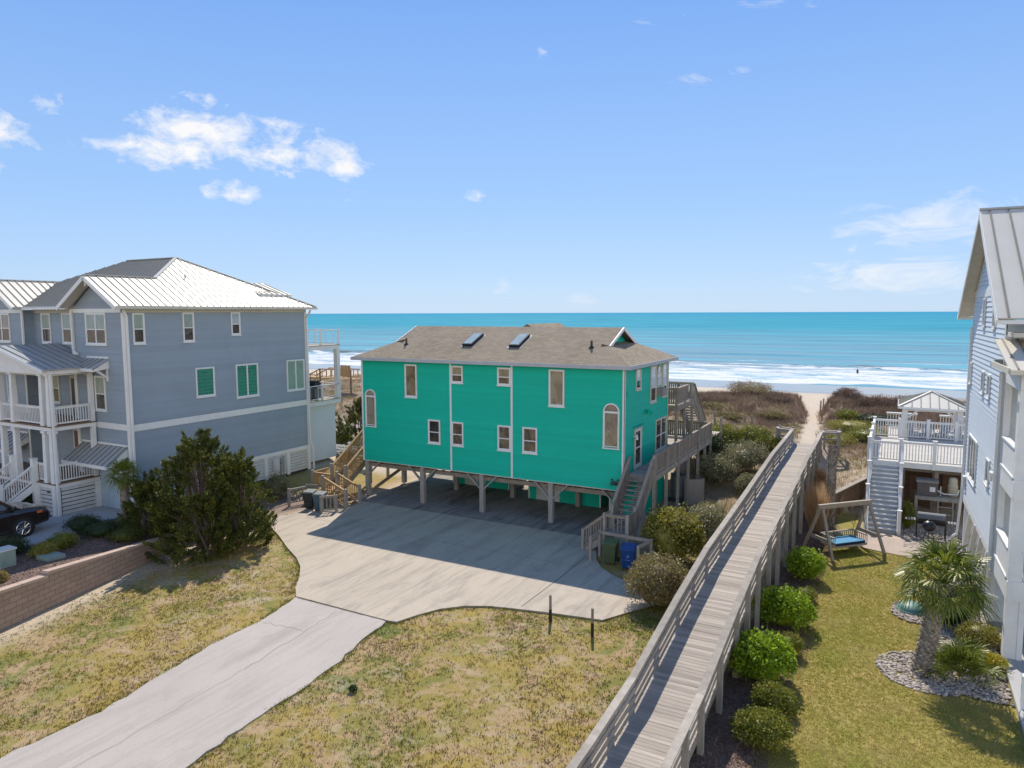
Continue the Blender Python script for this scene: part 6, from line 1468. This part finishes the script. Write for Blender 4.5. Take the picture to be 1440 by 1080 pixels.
shrub('thin_shrub','thin dark red-green shrub in front of the white slatted porch base',-38.6,19.1,.95,.5,.4,1.2,'leaf_dark',1500,.08,core=0)
shrub('leafy_shrub','taller of two leafy shrubs beside the white slatted skirt',-32.4,30.0,.1,.75,.75,1.35,'leaf_greygreen',3500,.09,core=.5,group='leafy shrubs beside the slatted skirt')
shrub('leafy_shrub','shorter leafy shrub half hidden behind the big cedar',-32.6,27.8,.2,.7,.8,1.5,'leaf_mid',3500,.09,core=.5,group='leafy shrubs beside the slatted skirt')
shrub('lawn_weed','small dark green weed tuft alone in the central lawn',-13.6,15.15,0,.13,.13,.16,'leaf_dark',160,.07,cat_='weed',core=0)

# cedars
def cedar(label,x,y,z,H,Rr,n=170,per=230,lean=(0,0),seed=1,name='cedar_tree',base=.06,spiky=1.0):
    rg=np.random.default_rng(seed); t=thing(name,label,'tree',(x,y,z))
    VF=[]; m=MB(); hs=[];tips=[]
    for k in range(n):
        f=rg.uniform(base,1)**.9; prof=np.interp(f,[0,.12,.3,.55,.8,1],[.85,1.0,1.0,.9,.6,.14]); a=rg.uniform(0,2*PI); 
        lob=1+.22*math.sin(2*a+seed)+.15*math.sin(5*a+seed*2+f*5)
        r=Rr*prof*lob*rg.uniform(.2,1.2)**.5; tips.append((x+lean[0]*f+r*math.cos(a),y+lean[1]*f+r*math.sin(a),z+H*f*(1+.06*rg.normal())))
    tips=np.array(tips)
    for p in tips:
        dirn=np.array([p[0]-x,p[1]-y,0]); dn=np.linalg.norm(dirn); dirn=dirn/max(dn,.1)*.75+np.array([0,0,.75])+rg.normal(0,.22,3); dirn/=np.linalg.norm(dirn)
        L=rg.uniform(.5,1.15)*(H/5)**.5; s=rg.uniform(0,1,per)**.8
        rad=(1-s*.88)*.17*(H/5)**.5+.015
        P=p+np.outer((s-.5)*L,dirn)+rg.normal(0,1,(per,3))*rad[:,None]*.75
        D=unit(dirn*.9+rg.normal(0,.45,(per,3))); Ls=rg.uniform(.07,.16,per); VF.append(leaf_arrays(P,D,Ls,Ls*.36))
    V,F=cat(*VF); V[:,2]=np.maximum(V[:,2],z+.02); npmesh('crown',V,F,'leaf_cedar',t)
    # trunk and limbs
    for k in range(6):
        a=2*PI*k/6+seed; b0=Vector((x+.12*math.cos(a),y+.12*math.sin(a),z-.1)); mid=Vector((x+lean[0]*.3+Rr*.25*math.cos(a),y+lean[1]*.3+Rr*.25*math.sin(a),z+H*.3)); top=Vector((x+lean[0]*.7+Rr*.45*math.cos(a),y+lean[1]*.7+Rr*.45*math.sin(a),z+H*.68))
        m.cyl(b0,mid,.11*H/5,.075*H/5,8,False); m.cyl(mid,top,.075*H/5,.03*H/5,8,False)
    for p in tips[::3]:
        f=(p[2]-z)/H; q=Vector((x+(p[0]-x)*.35,y+(p[1]-y)*.35,z+H*f*.55)); m.cyl(q,Vector(p),.03,.012,5,False)
    m.build('trunk','bark_cedar',t); return t
cedar('tallest spreading cedar with an irregular crown behind the end of the block wall',-28.6,21.8,.0,5.0,2.55,250,210,seed=3)
cedar('pointed dark cedar on the right of the tallest cedar, next to the apron',-26.9,22.6,0,4.3,1.5,130,210,seed=8)
cedar('low bushy cedar filling the front between the two bigger cedars',-27.3,21.3,0,2.7,2.0,110,200,seed=12)
cedar('olive cedar leaning over the block wall below the small palm',-30.6,20.5,.3,3.0,1.3,80,230,seed=15)
cedar('bushy dark cedar behind the honey-coloured stairs',-38.2,44.2,.3,3.4,1.35,80,230,seed=21)
cedar('small leaning cedar at the rear corner of the blue-grey house',-35.9,40.0,.2,3.0,.85,60,200,lean=(-.8,.2),seed=25)
cedar('low sprawling cedar beside the white slat screen',-34.2,38.2,.1,1.0,1.2,34,200,seed=28)

# palms
def fan_leaf(VF,base,dirn,pet,size,nseg=26,droop=.5,rg=None):
    dirn=np.array(dirn)/np.linalg.norm(dirn); hub=base+dirn*pet; side=np.cross(dirn,[0,0,1]); ns=np.linalg.norm(side)
    side=side/ns if ns>.05 else np.array([1,0,0]); up_=np.cross(side,dirn)
    for k in range(nseg):
        a=(k/(nseg-1)-.5)*R(215); d=dirn*math.cos(a)+side*math.sin(a)+up_*.12*rg.normal(); d/=np.linalg.norm(d); L=size*(1-.25*abs(a)/R(108))*rg.uniform(.85,1.1)
        w=np.cross(d,up_); w=w/max(np.linalg.norm(w),.1)*.019*size/.8
        p0=hub; p1=hub+d*L*.5+up_*.03-np.array([0,0,droop*.06*L]); p2=hub+d*L*.85-np.array([0,0,droop*.26*L]); p3=hub+d*L-np.array([0,0,droop*.52*L])
        V=np.array([p0-w*.5,p0+w*.5,p1+w*1.25,p1-w*1.25, p1-w*1.25,p1+w*1.25,p2+w*.8,p2-w*.8, p2-w*.8,p2+w*.8,p3+w*.08,p3-w*.08])
        VF.append((V,np.array([[0,1,2,3],[4,5,6,7],[8,9,10,11]])))
def palm(name,label,x,y,z,top,tr,crown,nf,size,seed,boots=True,dead=6,tmat='bark_palm'):
    rg=np.random.default_rng(seed); t=thing(name,label,'palm tree',(x,y,z))
    m=MB(); top=Vector(top); b0=Vector((x,y,z-.1)); n=10
    for k in range(n):
        a=b0.lerp(top,k/n); b=b0.lerp(top,(k+1)/n); r=tr*(1+.15*math.sin(PI*k/n)); m.cyl(a,b,r*1.02,r,14,False)
    if boots:
        H=(top-b0).length; rows=int(H/.085)
        for j in range(rows):
            c=b0.lerp(top,(j+.5)/rows)
            for q in range(9):
                a=2*PI*(q+.5*(j%2))/9; o=Vector((math.cos(a),math.sin(a),0)); m.bar(c+o*tr*.9-Vector((0,0,.06)),c+o*(tr*1.38)+Vector((0,0,.06)),.085*tr/.2,.03,up=tuple(o))
    m.build('trunk',tmat,t)
    if nf:
        VF=[];T=np.array(top); PE=MB()
        for k in range(nf):
            a=k*2.399+rg.uniform(-.2,.2); el=R(80)-R(115)*(k/nf)**.85; d=np.array([math.cos(a)*math.cos(el),math.sin(a)*math.cos(el),math.sin(el)]); pet=crown*rg.uniform(.45,.62)
            fan_leaf(VF,T,d,pet,size*rg.uniform(.85,1.1),26,.55+.5*(k/nf),rg); PE.cyl(T,T+d*pet,.022,.012,5,False)
        V,F=cat(*VF); npmesh('crown',V,F,'leaf_palm',t); PE.build('petioles','leaf_palm',t)
        if dead:
            VF=[]
            for k in range(dead):
                a=k*2.1+.4; d=np.array([math.cos(a)*.5,math.sin(a)*.5,-.85]); fan_leaf(VF,T-np.array([0,0,.1]),d,crown*.3,size*.65,16,.3,rg)
            V,F=cat(*VF); npmesh('dead_fronds','leaf_deadpalm',None) if 0 else npmesh('dead_fronds',V,F,'leaf_deadpalm',t)
    return t
palm('fan_palm','stout fan palm with criss-cross trunk in the pebble bed on the right lawn',.98,24.15,0,(1.45,24.2,2.95),.19,1.5,30,.84,5,dead=8)
palm('fan_palm','small slim palm with frayed yellowish fronds by the blue garage door',-32.6,20.6,.85,(-32.55,20.6,3.3),.15,.8,20,.62,9,dead=10)
palm('palm_trunk','bare headless palm trunk with woven bark between the swing and boardwalk',-2.75,39.0,0,(-2.75,39.1,4.25),.165,0,0,0,3)
m=MB()
for k in range(0): a=k*.7; m.bar((-2.75+.12*math.cos(a),39.1+.12*math.sin(a),4.2),(-2.75+.35*math.cos(a),39.1+.35*math.sin(a),4.5),.07,.04)
# saw palmetto clump
def palmetto(label,x,y,z,n,size,seed):
    rg=np.random.default_rng(seed); t=thing('saw_palmetto',label,'palm shrub',(x,y,z)); VF=[];PE=MB()
    for k in range(n):
        a=rg.uniform(0,2*PI); el=R(rg.uniform(15,80)); d=np.array([math.cos(a)*math.cos(el),math.sin(a)*math.cos(el),math.sin(el)]); b=np.array([x+rg.normal(0,.25),y+rg.normal(0,.25),z]); pet=rg.uniform(.4,.8)
        fan_leaf(VF,b,d,pet,size*rg.uniform(.8,1.1),20,.35,rg); PE.cyl(b,b+d*pet,.014,.01,5,False)
    V,F=cat(*VF); npmesh('fronds',V,F,'leaf_palm',t); PE.build('petioles','leaf_palm',t); return t
palmetto('spiky saw palmetto clump to the right of the fan palm trunk',1.95,24.6,0,40,.62,31)

# ornamental grasses
def gclump(label,x,y,z,h,r,n,mat,name='ornamental_grass',cat_='grass clump',group=None,lean=.28):
    P=np.zeros((n,3)); a=RNG.uniform(0,2*PI,n); rr_=r*np.sqrt(RNG.uniform(0,1,n))*.45; P[:,0]=x+rr_*np.cos(a); P[:,1]=y+rr_*np.sin(a); P[:,2]=z
    H=h*RNG.uniform(.5,1.05,n); V,F=blades_arrays(P,H,.035,lean); o=npmesh(name,V,F,mat,loc=(x,y,z)); return tag(o,label,cat_,group)
GG='tan ornamental grasses between the boardwalk and the palm trunk'
gclump('tall tan feathery grass clump nearest the swing',-3.3,38.4,-.02,2.3,.8,1500,'grass_tan',group=GG,lean=.2); gclump('tan grass clump just behind the tallest one',-3.45,40.2,.1,2.0,.7,1800,'grass_tan',group=GG,lean=.2); gclump('shorter reddish grass clump further along the boardwalk',-3.7,44.0,gz(-3.7,44)-.05,1.3,.6,1500,'grass_tan',group=GG)

# twiggy mounds on the dune crest
for k_,(x,y,rx,h,mt_,l) in enumerate(((-17.5,72,1.6,1.1,'brush_purple','reddish-brown twiggy bush on the dune nearest the upper deck'),(-13.5,76,2.2,1.5,'brush','biggest straw-brown bush crowning the dune left of the beach path'),(-10.4,73,1.4,1.0,'brush_purple','dark brown bush beside the biggest straw-brown one'),(-15.4,67,1.3,.8,'leaf_brown','low reddish scrub bush in the middle of the dune slope'),(-9.8,66,1.5,1.0,'brush','tan bush on the dune shoulder beside the path'),(-12.6,62.5,1.2,.7,'leaf_brown','low brown bush behind the pair of dune posts'),(-4.2,76,1.2,1.3,'brush_purple','purple-brown bush right of the path at the dune crest'),(-1.6,74,1.6,1.4,'brush_purple','wide purple-brown bush behind the gazebo side of the dune'),(.8,72.5,1.5,1.3,'brush_purple','purple-brown bush straight behind the gazebo roof'))):
    shrub('dune_scrub_bush',l,x,y,gz(x,y)-.1,rx,rx*.8,h,mt_,4200,.2,group='scrub bushes on the dune crest',nclump=60,lump=.5,asp=.2,core=0)
# lawn tufts (stuff)
def region_pts(n,x0,x1,y0,y1,cond):
    P=np.stack([RNG.uniform(x0,x1,n),RNG.uniform(y0,y1,n)],1); return P[cond(P[:,0],P[:,1])]
def in_poly(x,y,poly):
    c=np.zeros(len(x),bool); n=len(poly)
    for i in range(n):
        (x1,y1),(x2,y2)=poly[i],poly[(i+1)%n]; c^=((y1>y)!=(y2>y))&(x<(x2-x1)*(y-y1)/((y2-y1) if y2!=y1 else 1e-9)+x1)
    return c
bigp=[(a,b) for a,b in apron]; drv=asph
def freeg(x,y):
    wallx=np.interp(y,[-5,5,12.4,19.7,21.2,24],[-22.6,-25.2,-27.0,-28.9,-29.3,-30])
    return ~in_poly(x,y,bigp)&~in_poly(x,y,drv)&(x>wallx+.5*RNG.uniform(0,2,len(x)))&(y<31)&~((x<-28)&(y>24))
P=region_pts(95000,-29.5,-5.6,6,30,freeg)
dens=.5+.5*vn(P[:,0],P[:,1],2.4,3)+.35*vn(P[:,0],P[:,1],.7,5); P=P[RNG.uniform(0,1,len(P))<np.clip(dens,.12,1)]
K=4; P3=np.repeat(np.c_[P,ground_z(P[:,0],P[:,1])],K,0); P3[:,:2]+=RNG.normal(0,.035,(len(P3),2))
V,F=blades_arrays(P3,RNG.uniform(.025,.075,len(P3)),.02,.7); tag(npmesh('lawn_grass',V,F,'tuft'),'patchy grass blades of the left and central lawns','grass',kind='stuff')
# greener tufts along edges
E_=[]
for poly,ofs in ((drv,.12),(bigp,.1)):
    for (x1,y1),(x2,y2) in zip(poly,poly[1:]+poly[:1]):
        L=math.dist((x1,y1),(x2,y2))
        if y1<4 and y2<4: continue
        n=int(L*60); tt=RNG.uniform(0,1,n); E_.append(np.stack([x1+(x2-x1)*tt,y1+(y2-y1)*tt],1)+RNG.normal(0,.10,(n,2)))
Pe=np.concatenate(E_); ok=~in_poly(Pe[:,0],Pe[:,1],bigp)&~in_poly(Pe[:,0],Pe[:,1],drv)&(Pe[:,1]<29)&(vn(Pe[:,0],Pe[:,1],1.1,2)>-.35); Pe=Pe[ok]
P3=np.repeat(np.c_[Pe,ground_z(Pe[:,0],Pe[:,1])],5,0); P3[:,:2]+=RNG.normal(0,.03,(len(P3),2))
V,F=blades_arrays(P3,RNG.uniform(.04,.11,len(P3)),.016,.5); tag(npmesh('edge_grass',V,F,'leaf_mid'),'greener grass fringe along the driveway edges','grass',kind='stuff')
P=region_pts(60000,-2.7,3.3,14,38.2,lambda x,y:(x<3.2)&~((x>1.9)&(y>29))&(((x-1.15)/1.38)**2+((y-24.3)/1.38)**2>1)&~((x>1.7)&(y>23.2))&(((x-.95)/.82)**2+((y-29.2)/1.12)**2>1))
P3=np.repeat(np.c_[P,ground_z(P[:,0],P[:,1])],4,0); P3[:,:2]+=RNG.normal(0,.03,(len(P3),2))
V,F=blades_arrays(P3,RNG.uniform(.015,.05,len(P3)),.018,.7); tag(npmesh('lush_lawn_grass',V,F,'tuft_lush'),'short mown grass blades of the right lawn','grass',kind='stuff')
# ground cover weeds beside the flat-topped shrub and under shrubs
P=region_pts(9000,-9.8,-5.9,22.4,33,lambda x,y:(np.abs(x+7.4+vn(x,y,1.5,2)*.4)<1.6)&~in_poly(x,y,[(a+ (.15 if a>-12 else 0),b) for a,b in apron])); P3=np.c_[P,ground_z(P[:,0],P[:,1])+.04]
D=unit(RNG.normal(size=P3.shape)); V,F=leaf_arrays(P3,D,RNG.uniform(.04,.09,len(P3)),.04); tag(npmesh('ground_cover',V,F,'leaf_mid'),'low leafy ground cover under the shrubs by the boardwalk','ground cover',kind='stuff')
# dune brush (stuff)
def brush(name,label,n,x0,x1,y0,y1,prob,h,w,mat,lean=.5,k=1):
    P=np.stack([RNG.uniform(x0,x1,n),RNG.uniform(y0,y1,n)],1); pr=prob(P[:,0],P[:,1]); P=P[RNG.uniform(0,1,n)<pr]
    off=np.abs(P[:,0]-path_x(P[:,1])); P=P[(off>.8+.3*np.sin(P[:,1]*1.7))|(P[:,1]<50.5)]
    P=P[~((P[:,0]>-1.4)&(P[:,0]<7)&(P[:,1]<57))]; P=P[~((np.abs(P[:,0]+4.9)<1.3)&(P[:,1]<50.5))]
    P3=np.repeat(np.c_[P,ground_z(P[:,0],P[:,1])-.03],k,0); P3[:,:2]+=RNG.normal(0,.09,(len(P3),2))
    hh=h*RNG.uniform(.4,1.2,len(P3))*(1+.35*vn(P3[:,0],P3[:,1],4,7)); V,F=blades_arrays(P3,np.maximum(hh,.08),w,lean); o=npmesh(name,V,F,mat); return tag(o,label,'dune plants',kind='stuff')
dm=lambda x,y: sm(46.5,50,y)*(1-sm(84,90,y+2*vn(x,y,3,2)))
brush('dune_grass','brown and straw dune grasses between the houses and the beach',42000,-75,14,44,91,lambda x,y:dm(x,y)*np.clip(.7+.6*vn(x,y,3,1),.15,1),.40,.04,'brush',.7,6)
brush('dune_scrub','dark twiggy scrub along the dune crest',24000,-40,14,62,88,lambda x,y:np.clip(.35+.75*vn(x,y,5,3)+.8*np.exp(-((x+13)/6)**2-((y-76)/6)**2)+.9*(x>-5.2)*(y>66),0,1),.55,.035,'brush_purple',.6,8)
brush('sea_oats','tall pale sea oat stalks on the dune crest',1800,-60,14,68,90,lambda x,y:np.clip(.5+.5*vn(x,y,4,2),0,1),1.9,.012,'oats',.06,1)
brush('near_dune_grass','straw and green grasses in the sand near the boardwalk end',9000,-12,0,38,58,lambda x,y:np.clip(.35+.6*vn(x,y,1.8,1),0,1)*((y>40)|(x<-6)),.3,.02,'brush',.7,5)
brush('green_dune_grass','green tufts in the dune hollow',5000,-14,-.5,42,68,lambda x,y:np.clip(.1+.8*vn(x,y,2.2,6),0,1),.35,.022,'leaf_mid',.6,6)
# pebbles
ico_t=(1+5**.5)/2; iv=np.array([(-1,ico_t,0),(1,ico_t,0),(-1,-ico_t,0),(1,-ico_t,0),(0,-1,ico_t),(0,1,ico_t),(0,-1,-ico_t),(0,1,-ico_t),(ico_t,0,-1),(ico_t,0,1),(-ico_t,0,-1),(-ico_t,0,1)]); iv/=np.linalg.norm(iv[0])
if_=np.array([(0,11,5),(0,5,1),(0,1,7),(0,7,10),(0,10,11),(1,5,9),(5,11,4),(11,10,2),(10,7,6),(7,1,8),(3,9,4),(3,4,2),(3,2,6),(3,6,8),(3,8,9),(4,9,5),(2,4,11),(6,2,10),(8,6,7),(9,8,1)])
def bed(x,y):
    a=((x-1.15)/1.35)**2+((y-24.3)/1.35)**2<1; b=(x>1.9+.3*np.sin(y*1.2))&(x<3.25)&(y>23.3)&(y<37.3); c=((x-.95)/.8)**2+((y-29.2)/1.1)**2<1; d=(x>.7)&(x<2.4)&(y>26)&(y<30); e=(x>.6)&(x<3.1)&(y>37.2)&(y<41.5)
    return a|b|c|(d&(x>1.2))|e
P=region_pts(22000,-.4,3.3,22.5,41.5,bed); n=len(P); s=RNG.uniform(.022,.07,n)
rot=RNG.uniform(0,2*PI,n); S=np.stack([s*RNG.uniform(.8,1.4,n),s,s*.55],1)
V=iv[None]*S[:,None,:]; cs,sn_=np.cos(rot)[:,None],np.sin(rot)[:,None]; V=np.stack([V[...,0]*cs-V[...,1]*sn_,V[...,0]*sn_+V[...,1]*cs,V[...,2]],-1)+np.c_[P,np.full(n,.0)+RNG.uniform(0,.03,n)][:,None,:]
F=(if_[None]+12*np.arange(n)[:,None,None]).reshape(-1,3); o=npmesh('pebbles',V.reshape(-1,3),F,'cobble',smooth=True); tag(o,'rounded grey and tan pebbles of the planting bed','pebbles',kind='stuff')
# mulch chips
P=region_pts(26000,-4.2,-2.35,15,38,lambda x,y:x>-9); P3=np.c_[P,ground_z(P[:,0],P[:,1])+.015]; D=unit(RNG.normal(size=P3.shape)*np.array([1,1,.25])); V,F=leaf_arrays(P3,D,RNG.uniform(.03,.08,len(P3)),.025)
pm('chips',(.22,.15,.115),(.14,.09,.07),rough=.9,bmp=0,island=.45); tag(npmesh('mulch_chips',V,F,'chips'),'bark mulch chips along the boardwalk','mulch',kind='stuff')
P=region_pts(22000,-36,-27.3,10,24,lambda x,y:(x<np.interp(y,wy,wx)-.1)&((x>-32.9)|(y>99))); P3=np.c_[P,yard_z(P[:,0],P[:,1])+.015]; D=unit(RNG.normal(size=P3.shape)*np.array([1,1,.25])); V,F=leaf_arrays(P3,D,RNG.uniform(.03,.09,len(P3)),.03)
tag(npmesh('bed_mulch',V,F,'chips'),'bark mulch of the raised bed behind the block wall','mulch',kind='stuff')
